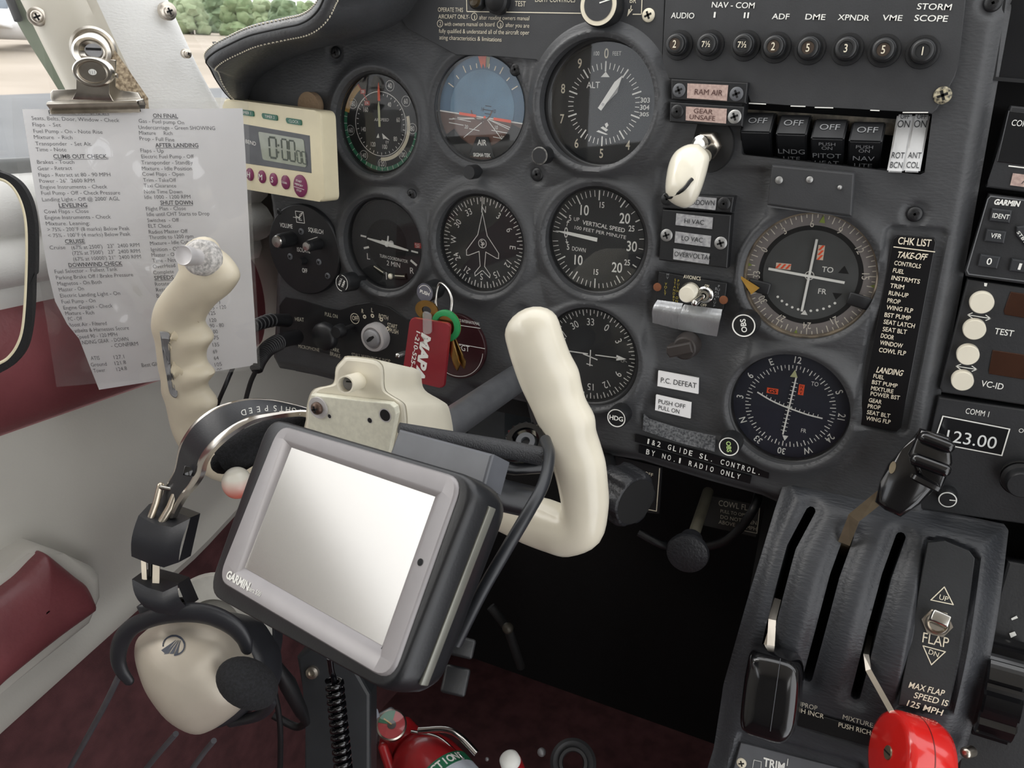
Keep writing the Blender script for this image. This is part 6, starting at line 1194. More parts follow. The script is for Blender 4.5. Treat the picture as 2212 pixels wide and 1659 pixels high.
LC = [('PRE-TAKEOFF CHECK', 106, 247, 236, 247, 1), ('Seats, Belts, Door, Window - Check', 69, 259, 258, 264, 0), ('Flaps  - Set', 71, 273, 132, 274, 0), ('Fuel Pump - On - Note Rise', 73, 287, 222, 289, 0), ('Mixture  - Rich', 74, 300, 157, 301, 0), ('Transponder  - Set Alt.', 77, 314, 199, 315, 0), ('Time - Note', 78, 327, 144, 327, 0), ('CLIMB OUT CHECK.', 116, 342, 234, 342, 1),
      ('Brakes - Touch', 81, 354, 161, 354, 0), ('Gear - Retract', 82, 368, 156, 367, 0), ('Flaps - Retract at 80 - 90 MPH', 84, 382, 239, 381, 0), ('Power - 26"  2600 RPM', 86, 395, 205, 394, 0), ('Engine Instruments - Check', 88, 408, 232, 407, 0), ('Fuel Pump - Off - Check Pressure', 90, 421, 260, 420, 0), ('Landing Light - Off @ 2000\' AGL', 92, 435, 259, 433, 0), ('LEVELING', 128, 448, 189, 447, 1), ('Cowl Flaps - Close', 96, 461, 192, 460, 0), ('Engine Instruments - Check', 98, 474, 240, 472, 0), ('Mixture. Leaning:', 100, 487, 194, 486, 0), ('> 75% - 200°F (8 marks) Below Peak', 103, 500, 280, 497, 0), ('< 75% - 100°F (4 marks) Below Peak', 105, 513, 282, 509, 0),
      ('CRUISE', 141, 526, 184, 525, 1), ('Cruise', 108, 539, 142, 538, 0), ('(67% at 2500\')   23"  2400 RPM', 155, 539, 302, 533, 0), ('(72% at 7500\')   23"  2400 RPM', 157, 551, 303, 546, 0), ('(67% at 10000\') 21"  2400 RPM', 159, 564, 305, 558, 0), ('DOWNWIND CHECK', 149, 577, 265, 573, 1), ('Fuel Selector -  Fullest Tank', 119, 591, 254, 585, 0), ('Parking Brake Off / Brake Pressure', 122, 604, 288, 597, 0), ('Magnetos - On Both', 125, 617, 220, 613, 0), ('Master - On', 128, 630, 182, 627, 0), ('Electric Landing Light - On', 131, 643, 260, 637, 0), ('Fuel Pump - On', 134, 656, 207, 653, 0), ('Engine Gauges - Check', 138, 669, 244, 664, 0), ('Mixture - Rich', 142, 681, 204, 679, 0), ('PC - Off', 148, 693, 178, 692, 0), ('Boost Air - Filtered', 150, 706, 231, 702, 0), ('Seatbelts & Harnesses Secure', 152, 719, 279, 712, 0), ('Speed 90 - 120 MPH', 168, 732, 254, 726, 0), ('LANDING GEAR  - DOWN', 168, 745, 278, 736, 0), ('- CONFIRM', 241, 751, 299, 746, 0), ('ATIS', 197, 778, 216, 777, 0), ('127.1', 247, 776, 269, 774, 0), ('Ground', 197, 792, 231, 790, 0), ('121.8', 249, 789, 273, 786, 0), ('Tower', 203, 805, 228, 803, 0), ('124.8', 253, 802, 275, 799, 0), ('Best Glide', 307, 793, 352, 789, 0)]
RC = [('ON FINAL', 331, 254, 385, 255, 1), ('Gas - Fuel pump On', 300, 265, 398, 269, 0), ('Undercarriage - Green SHOWING', 300, 279, 465, 281, 0), ('Mixture     Rich', 301, 291, 373, 292, 0), ('Prop - Full Fine', 302, 303, 377, 306, 0), ('AFTER LANDING', 336, 318, 429, 318, 1), ('Flaps - Up', 304, 329, 354, 330, 0), ('Electric Fuel Pump - Off', 306, 342, 419, 342, 0), ('Transponder - StandBy', 306, 355, 417, 355, 0), ('Mixture - Idle Position', 307, 368, 415, 368, 0), ('Cowl Flaps - Open', 308, 380, 398, 380, 0), ('Trim - TakeOff', 310, 393, 381, 393, 0), ('Taxi Clearance', 311, 405, 381, 405, 0), ('Note Time Down', 312, 418, 394, 418, 0), ('Idle 1000 - 1200 RPM', 313, 430, 412, 429, 0), ('SHUT DOWN', 347, 442, 417, 442, 1), ('Flight Plan - Close', 316, 455, 402, 454, 0), ('Idle until CHT Starts to Drop', 318, 467, 453, 465, 0), ('Switches  - Off', 319, 480, 387, 479, 0), ('ELT Check', 321, 492, 371, 492, 0), ('Radios Master Off', 322, 505, 406, 503, 0), ('Throttle to 1200 rpm', 323, 517, 418, 514, 0), ('Mixture - Idle Cut-Off', 325, 530, 427, 525, 0), ('Ignition - Off', 327, 543, 390, 541, 0), ('Master - Off', 328, 555, 384, 553, 0), ('Time - Note', 330, 567, 386, 565, 0), ('OverHead', 331, 580, 379, 577, 0), ('Complete', 332, 593, 376, 590, 0), ('SPEEDS', 334, 605, 376, 603, 1), ('Rotate', 336, 618, 366, 616, 0), ('Retract', 338, 630, 372, 628, 0), ('Best', 339, 643, 360, 642, 0),
      ('(60\')', 455, 657, 476, 655, 0), ('115 - 120', 451, 669, 489, 667, 0), ('125', 452, 681, 466, 680, 0), ('120', 454, 696, 468, 695, 0), ('90 - 80', 454, 708, 484, 706, 0), ('200', 456, 721, 471, 720, 0), ('175', 458, 734, 473, 733, 0), ('135', 460, 749, 474, 748, 0), ('69', 461, 764, 470, 763, 0), ('64', 463, 778, 473, 777, 0), ('105', 465, 792, 480, 790, 0), ('100', 466, 804, 481, 803, 0)]
for s, x0, y0, x1, y1, hd in LC+RC:
    mb.ptext(ink, Pg, s, (x0, y0), (x1, y1), 8.6 if hd else 8.2, .0004, bold=.014 if hd else -.004)
    if hd: mb.line(ink, Pg.M(), Pg.uv(x0, y0+2, .0004), Pg.uv(x1, y1+2, .0004), .0003, .0004)
pgo = sd_poly([tuple(Pg.uv(*p)) for p in edgeL+edgeR[::-1]]); Mi = Pg.M().inverted(); ce = np.array([(Mi @ Vector(mb.V[f[0]]))[:2] for f in mb.F]); keep = pgo(ce[:, 0], ce[:, 1]) < -.0006
for nm in ('F', 'I', 'S'): setattr(mb, nm, [v for v, k_ in zip(getattr(mb, nm), keep) if k_])     # the curled edge hides the first letters
mb.build('printed_text', t)
SLV = glassmat('clear_plastic_sleeve', gloss=.05, rough=.07, haze=.06)
def wrinkle(u, v): return .0022*math.sin(9*u+4*math.sin(5*v))*math.sin(6*v+2*u)+.0016*math.sin(23*u-11*v)*math.sin(7*v)+.001*math.sin(31*v+17*u)
sl, sr = [(26, 212), (28, 300), (52, 450), (76, 560), (100, 690), (122, 836)], [(536, 220), (542, 420), (550, 560), (558, 700), (562, 792)]
rows = []
for j in range(61):
    v = j/60; a = lerp_edge(sl, v); b = lerp_edge(sr, v); rows.append([tuple(Pg.pt(a[0]*(1-u)+b[0]*u, a[1]*(1-u)+b[1]*u+6*u*v, .0042+wrinkle(u, v)*(.25+.75*min(1, 4*u, 4*(1-u), 5*v))*.95)) for u in [i/44 for i in range(45)]])
mb = MB(); mb.grid(SLV, rows); mb.build('plastic_sleeve', t)
# bulldog clip
ck = Pl(atd(210, 215, .536), (.84, .54, .0), (0, -.10, 1)); CH = mat('aged_nickel', (222, 216, 206), .27, metal=1, noise=90, col2=(190, 184, 174)); t = thing('bulldog_clip', 'shiny bulldog clip hung on the post, gripping the checklist page', 'clip', tuple(ck.o))
k = pxm(.536); a = ck.uv(113, 228); b = ck.uv(307, 231); Lj = (b-a).length; mid = (a+b)/2; ang = math.atan2((b-a).y, (b-a).x)
J = ck.M(mid.x, mid.y, 0) @ rotz(ang+R_(2)); mb = MB(); rows = []
for x in (-Lj/2, -Lj/2+.0006, Lj/2-.0006, Lj/2):
    e = 1 if abs(x) < Lj/2 else .85; rows.append([(x, y*k*e, z) for y, z in ((-14, .0052), (-12, .0066), (-6, .0048), (0, .0062), (8, .0085), (12, .0080), (13, .0060), (13, .0), (13, -.006), (0, -.008), (-14, -.004), (-15, -.003), (-1, -.007), (11, -.005), (11, .0050), (-2, .0045), (-14, .0040))])
mb.grid(CH, rows, M=J, closed=True); mb.build('jaw', t)
Fp = lambda P, z: [(*ck.uv(*p), z) for p in P]
mb = MB(); rows = []
shape = [(178, 140), (172, 150), (174, 175), (176, 196), (168, 210), (252, 214), (246, 200), (245, 178), (248, 158), (250, 140)]
mb.prism(CH, ck.M(), ck.poly([(176, 140), (178, 196), (166, 213), (254, 216), (245, 200), (247, 140)]), .0078, .0092, .0004)
c = ck.uv(213, 154); Mh = ck.M(c.x, c.y, .0095) @ Matrix.Diagonal((1, .72, 1, 1)); r = 41*k; mb.lathe(CH, Mh, [(r, -.002), (r, .001), (r*.9, .0026), (r*.78, .0026), (r*.70, .0012), (.00001, .0012)], 48); fl_ = mb.build('front_handle', t)
mb = MB(); mb.lathe(WHITE, Mh @ tr(0, 0, .0013), [(r*.2, 0), (.00001, .0002)], 24, cap0=False)
for x in (-.28, 0, .28): mb.line(GREYM, Mh @ tr(0, 0, .0016), (x*r*.4, -r*.12), (x*r*.4, r*.12), .0003)
mb.lathe(CH, Mh, [(r*.72, .0016), (r*.68, .002)], 40, cap0=False, cap1=False); mb.build('handle_emblem', fl_)
mb = MB(); mb.prism(CH, ck.M(), ck.poly([(108, 200), (114, 194), (168, 194), (178, 180), (176, 120), (250, 130), (248, 188), (258, 196), (298, 200), (305, 212), (306, 222), (116, 222), (109, 214)], -.004), -.0055, -.004, .0005); c = ck.uv(200, 112, -.006); Mb = ck.M(c.x, c.y, -.006) @ Matrix.Diagonal((1, .85, 1, 1)); mb.lathe(CH, Mb, [(36*k, -.001), (40*k, .002), (34*k, .0035), (27*k, .0015), (25*k, .002), (19*k, -.002)], 44, cap0=False, cap1=False); mb.build('rear_handle', t)
mb = MB(); mb.tube(CH, [ck.pt(170, 160, .003), ck.pt(254, 164, .003)], .0016, 10); mb.build('hinge_pin', t)
gc = atd(202, 106, .585); M = frame_dir(gc, CAMP-gc) @ rotz(.3); k = pxm(.585); mb = MB(); mb.lathe(CH, M, [(46*k, -.004), (46*k, -.001), (41*k, .0), (36*k, -.002), (30*k, .002), (22*k, .003), (18*k, .001)], 48, cap0=False, cap1=False); tt = mb.build('hanger_grommet'); tag(tt, 'round dished metal grommet on the post that the bulldog clip hangs from', 'grommet'); mb = MB(); mb.lathe(GREYM, M, [(18*k, .0), (17*k, .002), (.00001, .0022)], 32); mb.box(DEEP, M @ tr(0, 0, .0022) @ rotz(-.3), 30*k, 5*k, .0004); mb.build('slotted_screw', tt)
# ================================================================ KEYS on the push knob
kr = PF(0, -.036, 0); t = thing('key_ring', 'steel key ring with green and orange capped keys hanging off the PUSH knob', 'keys', tuple(kr.pt(962, 660)))
mb = MB(); ring = [kr.pt(px, py, z) for px, py, z in ((950, 612, -.008), (966, 622, -.004), (976, 645, .0), (974, 672, .003), (966, 690, .004), (955, 692, .002), (944, 670, -.002), (942, 640, -.006), (950, 612, -.008))]; ring = spline(ring[-3:-1]+ring+ring[1:3], 6)[12:-11]; mb.tube(STEEL, ring, .0012, 10); mb.build('ring', t)
kk = PF(0, -.042, 0); kg = mat('key_cap_green', (38, 136, 78), .4); ko = mat('key_cap_orange', (204, 110, 60), .45); u = kk.uv(965, 703)
for nm, m, dx, dz, z, rz in (('orange_cap_key', ko, -.0022, -.0012, -.003, .18), ('green_cap_key', kg, 0, 0, .001, .0)):
    M = kk.M(u.x+dx, u.y+dz, z) @ rotz(rz); kx = pxm(.62); mb = MB(); mb.lathe(BRASS, M, [(.00001, .0005), (24*kx, .0005), (24*kx, -.0005), (.00001, -.0005)], 32); mb.prism(BRASS, M @ rotz(R_(17)), [(-.0032, -.008), (.0032, -.008), (.0032, -.026), (.0026, -.028), (.0032, -.031), (.0018, -.0335), (-.0008, -.0365), (-.0022, -.033), (-.0030, -.030), (-.0022, -.027), (-.0032, -.024)], -.0007, .0007, .0003); g = mb.build(nm, t); mb = MB(); mb.lathe(m, M, [(34*kx, -.0010), (34*kx, .0010), (31*kx, .0016), (22*kx, .0016), (21*kx, .0008), (21*kx, -.0012)], 44, cap0=False, cap1=False); mb.build('key_cap', g)
M = kk.M(*kk.uv(917, 672), -.004); mb = MB(); mb.lathe(BRASS, M @ Matrix.Diagonal((1, .75, 1, 1)), [(.0042, 0), (.0105, 0), (.0105, .0012), (.0042, .0012)], 36, cap0=False, cap1=False); mb.build('brass_key_head', t)
fr = mat('red_key_tag', (138, 36, 46), .3, coat=.3, var=.03); fp = Pl(kk.pt(925, 760, .006), at(968, 692, -.046)-at(888, 690, -.046), Vector((-.045, -.05, 1))); t = thing('key_tag', 'dark red plastic key tag lettered MAPA hanging from the key ring', 'key tag', tuple(fp.o)); mb = MB()
mb.prism(fr, fp.M(), rquad([fp.uv(*p) for p in ((886, 686), (972, 700), (958, 840), (868, 818))], .004), -.0030, 0, .0008); mb.build('tag_body', t); mb = MB()
for s, a, b, hp_ in (('MAPA', (917, 722), (902, 822), 22), ('1-210-525-8000', (900, 716), (881, 826), 10)):
    p = fp.uv(*a, .0003); q = fp.uv(*b, .0003); d = q-p; mb.text(WHITE, fp.M(), s, hp_*pxm(.6), (p.x+q.x)/2+.0018, (p.y+q.y)/2, math.atan2(d.y, d.x), .0004, w=d.length, bold=.05 if s == 'MAPA' else .02, shear=.15 if s == 'MAPA' else 0)
mb.build('lettering', t); mb = MB(); clr = glassmat('clear_tag_strap', gloss=.12, rough=.1, haze=.12); mb.prism(clr, fp.M(), rquad([fp.uv(*p, .003) for p in ((912, 672), (930, 678), (931, 722), (913, 722))], .003), .0012, .0026); mb.build('clear_strap', t)
# ================================================================ STORM WINDOW pane, armrest
sp = Pl(atd(20, 600, .49), (.80, .60, .02), (.0, .05, 1)); outer = [(-420, 330), (-60, 352), (0, 370), (28, 381), (52, 402), (70, 436), (79, 480), (81, 530), (80, 588), (76, 592), (74, 660), (68, 715), (58, 752), (38, 780), (10, 800), (-60, 824), (-420, 900)]
inner = [(-420, 350), (-60, 366), (0, 384), (22, 393), (40, 412), (54, 442), (62, 480), (64, 530), (63, 590), (60, 655), (55, 706), (46, 738), (30, 764), (6, 782), (-60, 804), (-420, 880)]
t = thing('storm_window', 'clear pane with a black rubber rim and rounded corners at the left edge', 'window pane', tuple(sp.o)); mb = MB(); O = [Vector((*p, 0)) for p in sp.poly(outer[:8])]+[Vector((*p, 0)) for p in sp.poly(outer[8:])]; I2 = []
for px, py in inner: I2.append(Vector((*sp.uv(px, py), 0)))
nO = spline(O, 4); nI = spline(I2+[I2[-1]], 4)[:len(nO)]
while len(nI) < len(nO): nI.append(nI[-1])
rows = [[tuple(p+Vector((0, 0, z))) for p in r] for r, z in ((nI, -.003), (nI, .003), (nO, .003), (nO, -.003), (nI, -.003))]; mb.grid(seal, rows, smooth=False, M=sp.M()); mb.build('rubber_rim', t)
mb = MB(); mb.tube(TC_, [sp.M() @ (p+Vector((-.0006, 0, .0022))) for p in nI], .0011, 8); mb.build('pane_edge', t)
mb = MB(); mb.prism(WG, sp.M(), [tuple(p[:2]) for p in nI], -.001, .001); mb.build('clear_pane', t)
AX = XW+.05; ap = Pl((AX, -.2, -.3), (0, 1, 0), (0, 0, 1)); t = thing('armrest', 'burgundy leather armrest pad in a cream moulded surround on the left wall', 'armrest', (AX, -.25, -.32)); mb = MB()
mb.prism(WALLC, ap.M(), rquad([ap.uv(*p, -.010) for p in ((60, 1150), (226, 1228), (228, 1300), (-330, 1690))][:4], .03, 8) if 0 else ap.poly([(62, 1196), (92, 1180), (140, 1196), (205, 1226), (222, 1242), (224, 1290), (200, 1350), (0, 1500), (-250, 1690), (-250, 1420), (0, 1240)], -.006), -.055, -.006, .008, 4, True); mb.build('surround', t)
mb = MB(); P = [Vector((*p, 0)) for p in ap.poly([(92, 1195), (100, 1196), (120, 1212), (160, 1245), (185, 1265), (202, 1300), (204, 1312), (195, 1322), (120, 1376), (0, 1472), (-200, 1640), (-200, 1430), (0, 1278), (40, 1247), (70, 1216)], 0)]; P = spline(P+[P[0]], 3)[:-1]; c = sum(P, Vector())/len(P); rows = []
for f, z in ((1.0, -.03), (1.0, -.004), (.985, .002), (.94, .006), (.8, .010), (.55, .013), (.3, .014), (.02, .0145)): rows.append([tuple(c+(p-c)*f+Vector((0, 0, z))) for p in P])
mb.grid(BURG, rows, closed=True, M=ap.M()); mb.build('pad', t)
# ================================================================ AVIATION HEADSET hanging on the yoke
CHM = mat('champagne_shell', (204, 195, 180), .42, metal=.35, var=.02); HBK = mat('headset_black', (42, 43, 47), .4, bump=(900, .1)); SVR = mat('satin_silver_edge', (206, 200, 192), .22, metal=1); FOAM = mat('black_foam', (36, 37, 40), .95, bump=(900, 1), noise=600, col2=(24, 24, 26)); RAILM = mat('rail_nickel', (206, 196, 178), .3, metal=.85)
t = thing('aviation_headset', 'black and champagne aviation headset hung over the left arm of the yoke', 'headset', tuple(atd(470, 1150, .45)))
OUT = [(700, 905), (663, 892), (620, 878), (577, 868), (527, 868), (473, 882), (432, 908), (405, 942), (393, 969), (384, 1012), (367, 1045), (350, 1085), (340, 1108)]
INN = [(700, 925), (663, 902), (620, 902), (580, 908), (545, 918), (506, 942), (472, 972), (452, 1000), (444, 1028), (428, 1052), (408, 1074), (392, 1100), (384, 1118)]
D = [.490, .486, .480, .474, .468, .464, .464, .468, .473, .478, .484, .489, .492]
O_ = spline([atd(a, b, d+.004) for (a, b), d in zip(OUT, D)], 5); I_ = spline([atd(a, b, d-.006) for (a, b), d in zip(INN, D)], 5)
def ribbon(mb, m, A, B, f0, f1, th):
    rows = []
    for i in range(len(A)):
        w = (B[i]-A[i]); T = (A[min(i+1, len(A)-1)]-A[max(0, i-1)]).normalized(); n = w.cross(T).normalized(); n = n if n.dot(CAMP-A[i]) > 0 else -n
        a = A[i]+w*f0; b = A[i]+w*f1; rows.append([tuple(a), tuple(a+n*th), tuple(a.lerp(b, .5)+n*th*1.25), tuple(b+n*th), tuple(b), tuple(a)])
    mb.grid(m, rows)
mb = MB(); ribbon(mb, HBK, O_, I_, .06, .80, .0030); hb = mb.build('headband', t)
mb = MB(); ribbon(mb, SVR, O_, I_, 0, .13, .0026); mb.build('silver_edge', hb); mb = MB(); ribbon(mb, SVR, O_, I_, .78, .97, .0034); mb.build('silver_edge', hb)
mb = MB(); bpl = Pl(atd(590, 886, .470), atd(526, 890, .459)-atd(655, 890, .478), -CMAT.col[1])
for s, px, py, an in zip('LIGHTSPEED', (660, 648, 635, 622, 608, 594, 575, 558, 541, 526), (893, 890, 887, 885, 883, 882, 882, 884, 887, 891), range(10)):
    u = bpl.uv(px, py, .001); mb.text(WHITE, bpl.M(), s, .0034, u.x, u.y, R_(-8+an*2.4), .0012, cond=.9)
mb.build('lettering', hb)
mb = MB(); q = atd(409, 1018, .468); mb.box(GLOSS, frame_dir(q, CAMP-q) @ rotz(R_(-20)), .0065, .0058, .0012, .0004); mb.build('badge', hb)
mb = MB(); mb.tube(FOAM, spline([atd(680, 935, .496), atd(620, 935, .493), atd(560, 955, .489), atd(505, 985, .487), atd(480, 1000, .486)], 6), [.008]+[.0115]*23+[.007], 18, round_caps=True); mb.build('head_pad', t)
def slab(name, poly, dep, th, bev, m=HBK, parent=None, zo=0):
    c = [sum(p[i] for p in poly)/len(poly) for i in (0, 1)]; q = atd(*c, dep); pl = Pl(q, CMAT.col[0], CMAT.col[1]); mb = MB(); mb.prism(m, pl.M(), pl.poly(poly, zo), zo-th, zo, bev, 3, True); return mb.build(name, parent or t)
for P, wr in (([(347, 1050), (338, 1085), (326, 1118)], 10), ([(381, 1062), (368, 1095), (348, 1128)], 12)):
    mb = MB(); mb.tube(RAILM, [atd(x, y, .483) for x, y in P], pxm(.483)*wr*.85, 10, squash=.8, round_caps=True); mb.build('slider_rail', t)
mb = MB(); mb.tube(STEEL, [atd(345, 1052, .482), atd(384, 1060, .484)], pxm(.48)*5, 12); mb.build('pivot_pin', t)
for P, wr in (([(310, 1205), (313, 1262)], 9), ([(338, 1215), (337, 1268)], 13)): mb = MB(); mb.tube(RAILM, [atd(x, y, .488) for x, y in P], pxm(.488)*wr*.75, 4); mb.build('lower_rail', t)
mb = MB(); mb.tube(BLACK, [atd(325, 1208, .492), atd(326, 1262, .492)], pxm(.488)*5, 8); mb.build('inner_cable', t)
# upper slider block: front face with a visible top
def blockm(name, top, bot, dep, dtop, tm=None):
    """skin from a rear top outline to the front outlines"""
    A = [atd(x, y, dep+dtop) for x, y in top[0]]; B = [atd(x, y, dep) for x, y in top[1]]; C = [atd(x, y, dep+.001) for x, y in bot]; mb = MB(); n = len(B)
    mb.grid(HBK, [[tuple(p) for p in r] for r in (A, B)], smooth=False); mb.grid(HBK, [[tuple(B[i].lerp(C[i], f)-CMAT.col[2]*-(.004*math.sin(math.pi*f))) for i in range(n)] for f in [k/6 for k in range(7)]]); D_ = [p-CMAT.col[2]*.018 for p in C]; mb.grid(HBK, [[tuple(p) for p in r] for r in (C, D_)]); mb.grid(HBK, [[tuple(p) for p in r] for r in ([p-CMAT.col[2]*.016 for p in A], A)]); mb.add([tuple(p) for p in A+[B[-1], B[0]]], [tuple(range(len(A)+2))], HBK) if 0 else None
    E0 = [A[0], B[0], C[0], D_[0], A[0]-CMAT.col[2]*.016]; E1 = [A[-1], B[-1], C[-1], D_[-1], A[-1]-CMAT.col[2]*.016]; mb.add([tuple(p) for p in E0], [(0, 1, 2, 3, 4)], HBK); mb.add([tuple(p) for p in E1], [(0, 1, 2, 3, 4)], HBK); return mb.build(name, t)
blockm('slider_block', ([(322, 1089), (350, 1096), (385, 1108), (411, 1118)], [(299, 1114), (335, 1133), (372, 1139), (411, 1120)]), [(284, 1202), (318, 1216), (354, 1226), (386, 1215)], .478, .014)
blockm('hinge_block', ([(303, 1238), (330, 1244), (360, 1252), (386, 1260)], [(285, 1251), (320, 1270), (352, 1279), (384, 1264)]), [(312, 1312), (340, 1324), (376, 1330), (404, 1312)], .480, .012)
slab('hinge_foot', [(292, 1312), (300, 1306), (390, 1300), (402, 1312), (402, 1330), (375, 1345), (318, 1350), (303, 1336)], .487, .012, .002)
mb = MB(); q = Pl(atd(343, 1332, .486), CMAT.col[0], CMAT.col[1]); mb.text(WHITE, q.M(), 'R', .0018, 0, 0, -.2, .0018); mb.build('lettering', t)
# fork around the cup
FK = [(278, 1470), (262, 1448), (255, 1420), (262, 1385), (285, 1355), (330, 1335), (380, 1324), (430, 1324), (470, 1334), (505, 1354), (526, 1380), (532, 1402)]
FD = [.505, .503, .50, .496, .492, .488, .486, .485, .486, .488, .49, .492]; rr = [12, 15, 17, 19, 20, 22, 25, 27, 27, 25, 20, 14]
S = spline([atd(a, b, d) for (a, b), d in zip(FK, FD)], 5); Rf = [v.x*pxm(.49) for v in spline([Vector((r, 0, 0)) for r in rr], 5)]
mb = MB(); mb.tube(HBK, S, Rf, 16, squash=.55, ref=tuple(CMAT.col[2]), round_caps=True); mb.build('cup_fork', t)
# ear cup: domed shell over a dark cushion
cpn = Pl(atd(402, 1465, .502), CMAT.col[0], (CMAT.col[1]*.96-CMAT.col[2]*.0)); EO = [(300, 1372), (340, 1352), (394, 1344), (446, 1352), (484, 1370), (510, 1408), (528, 1440), (532, 1490), (523, 1525), (497, 1556), (446, 1590), (407, 1596), (355, 1566), (311, 1510), (290, 1462), (280, 1420), (283, 1390)]
P = [Vector((*p, 0)) for p in cpn.poly(EO)]; P = spline(P+[P[0]], 4)[:-1]; c = sum(P, Vector())/len(P)
def shell(mb, m, prof, sh=(0, 0)):
    mb.grid(m, [[tuple(c+(p-c)*f+Vector((sh[0]*z, sh[1]*z, z))) for p in P] for f, z in prof], closed=True, M=cpn.M())
mb = MB(); shell(mb, CHM, [(1.0, -.020), (1.0, -.012)]+[(math.cos(a), -.010+.024*math.sin(a)) for a in [R_(k) for k in range(0, 90, 6)]]+[(.0003, .014)]); cup = mb.build('ear_cup', t)
mb = MB(); shell(mb, HBK, [(.55, -.046), (.94, -.044), (1.0, -.036), (1.0, -.022), (.97, -.018), (.90, -.017)], (-.28, .10)); mb.build('ear_cushion', t)
lg3 = mat('logo_slate', (70, 76, 90), .4); lc_ = cpn.uv(373, 1396, .010); M = cpn.M(lc_.x, lc_.y, .0) @ rotz(R_(-12)); kx = pxm(.49); mb = MB()
def domez(x, y):
    X = Vector((lc_.x+x, lc_.y+y, 0)); r = (X-c).length; a = math.atan2(X.y-c.y, X.x-c.x); rm = min(((p-c).length for p in P if abs((math.atan2(p.y-c.y, p.x-c.x)-a+math.pi) % (2*math.pi)-math.pi) < .12), default=.03); f = min(.99, r/rm); return -.010+.024*math.sqrt(max(0, 1-f*f))+.0006
ell = [(25*kx*math.cos(a), 17*kx*math.sin(a)) for a in [R_(k) for k in range(-70, 215, 12)]]
for a, b in zip(ell, ell[1:]):
    A = Vector(a); B = Vector(b); n_ = Vector((-(B-A).y, (B-A).x)).normalized()*1.6*kx; q = [(A-n_), (B-n_), (B+n_), (A+n_)]; cr, sr_ = math.cos(R_(-12)), math.sin(R_(-12))
    w_ = [(p.x*cr-p.y*sr_, p.x*sr_+p.y*cr) for p in q]; mb.add([(lc_.x+x, lc_.y+y, domez(x, y)) for x, y in w_], [(0, 1, 2, 3)], lg3, cpn.M())
for x0, x1, w0 in ((-22, 2, 8), (-14, 6, 8), (-2, 9, 7), (8, 12, 5)):
    q = [(x0-w0/2, -13-abs(x0)*.1+(-2 if x0 > -20 else 6)), (x0+w0/2+2, -15), (x1+1, 10), (x1, 10)]; mb.add([(lc_.x+x*kx, lc_.y+y*kx, domez(x*kx, y*kx)) for x, y in q], [(0, 1, 2, 3)], lg3, cpn.M())
mb.build('emblem', cup)
# the far cup behind: pale ring and cushion
mb = MB(); fc = atd(446, 1382, .545); fm = frame_dir(fc, (CAMP-fc).normalized()+CMAT.col[0]*-.35); mb.lathe(mat('pale_cup_ring', (206, 204, 196), .4), fm @ Matrix.Diagonal((1, 1.15, 1, 1)), [(.040, -.02), (.0405, -.004), (.038, .0), (.032, -.003), (.024, -.004), (.0235, -.012)], 56, cap0=False, cap1=True); mb.build('far_ear_cup', t); mb = MB(); mb.lathe(HBK, fm @ tr(0, 0, -.036) @ Matrix.Diagonal((1, 1.15, 1, 1)), [(.030, -.012), (.041, -.008), (.043, .004), (.041, .014)], 48); mb.build('far_cushion', t)
mb = MB(); mc = atd(534, 1476, .482); mb.ball(FOAM, frame_dir(mc, CAMP-mc) @ rotz(R_(-42)), pxm(.482)*70, pxm(.482)*50, pxm(.482)*48, 32, 20); mb.build('microphone_windscreen', t)
mb = MB(); mb.tube(HBK, spline([atd(575, 1500, .495), atd(585, 1520, .505), atd(560, 1545, .52), atd(500, 1560, .53)], 6), .0035, 12, round_caps=True); mb.build('microphone_boom', t)
gcb = mat('grey_cord', (86, 86, 90), .5)
for P, lab in (([(262, 1450, .51), (228, 1520, .54), (190, 1590, .58), (140, 1680, .62)], 'grey cord running down left from the headset ear cup'), ([(380, 1585, .56), (345, 1625, .58), (300, 1680, .61)], 'grey cord under the middle of the ear cup'), ([(462, 1600, .56), (436, 1632, .58), (395, 1690, .6)], 'short grey cord under the right of the ear cup')):
    mb = MB(); mb.tube(gcb, spline([atd(*p) for p in P], 6), .0021, 10); mb.build('cord', t)['label'] = lab
# pink and white ball knob below the head pad
bm_ = bpy.data.materials.new('white_to_coral'); bm_.use_nodes = True; nt = bm_.node_tree; b = nt.nodes['Principled BSDF']; tc = nt.nodes.new('ShaderNodeTexCoord'); sp_ = nt.nodes.new('ShaderNodeSeparateXYZ'); rp_ = nt.nodes.new('ShaderNodeValToRGB'); nt.links.new(tc.outputs['Generated'], sp_.inputs[0]); nt.links.new(sp_.outputs['Z'], rp_.inputs[0]); nt.links.new(rp_.outputs[0], b.inputs['Base Color']); rp_.color_ramp.elements[0].color = lin((224, 120, 104)); rp_.color_ramp.elements[0].position = .2; rp_.color_ramp.elements[1].color = lin((228, 224, 212)); rp_.color_ramp.elements[1].position = .75; b.inputs['Roughness'].default_value = .25
mb = MB(); q = atd(512, 1043, .475); mb.ball(bm_, tr(*q), .0090, .0090, .0100, 32, 20); t = tag(mb.build('ball_knob', loc=tuple(q)), 'white ball knob with a coral lower half left of the map unit', 'knob'); mb = MB(); mb.tube(BLACK, [q+Vector((.004, .004, .0)), q+Vector((.03, .04, .01))], .004, 12); mb.build('stem', t)
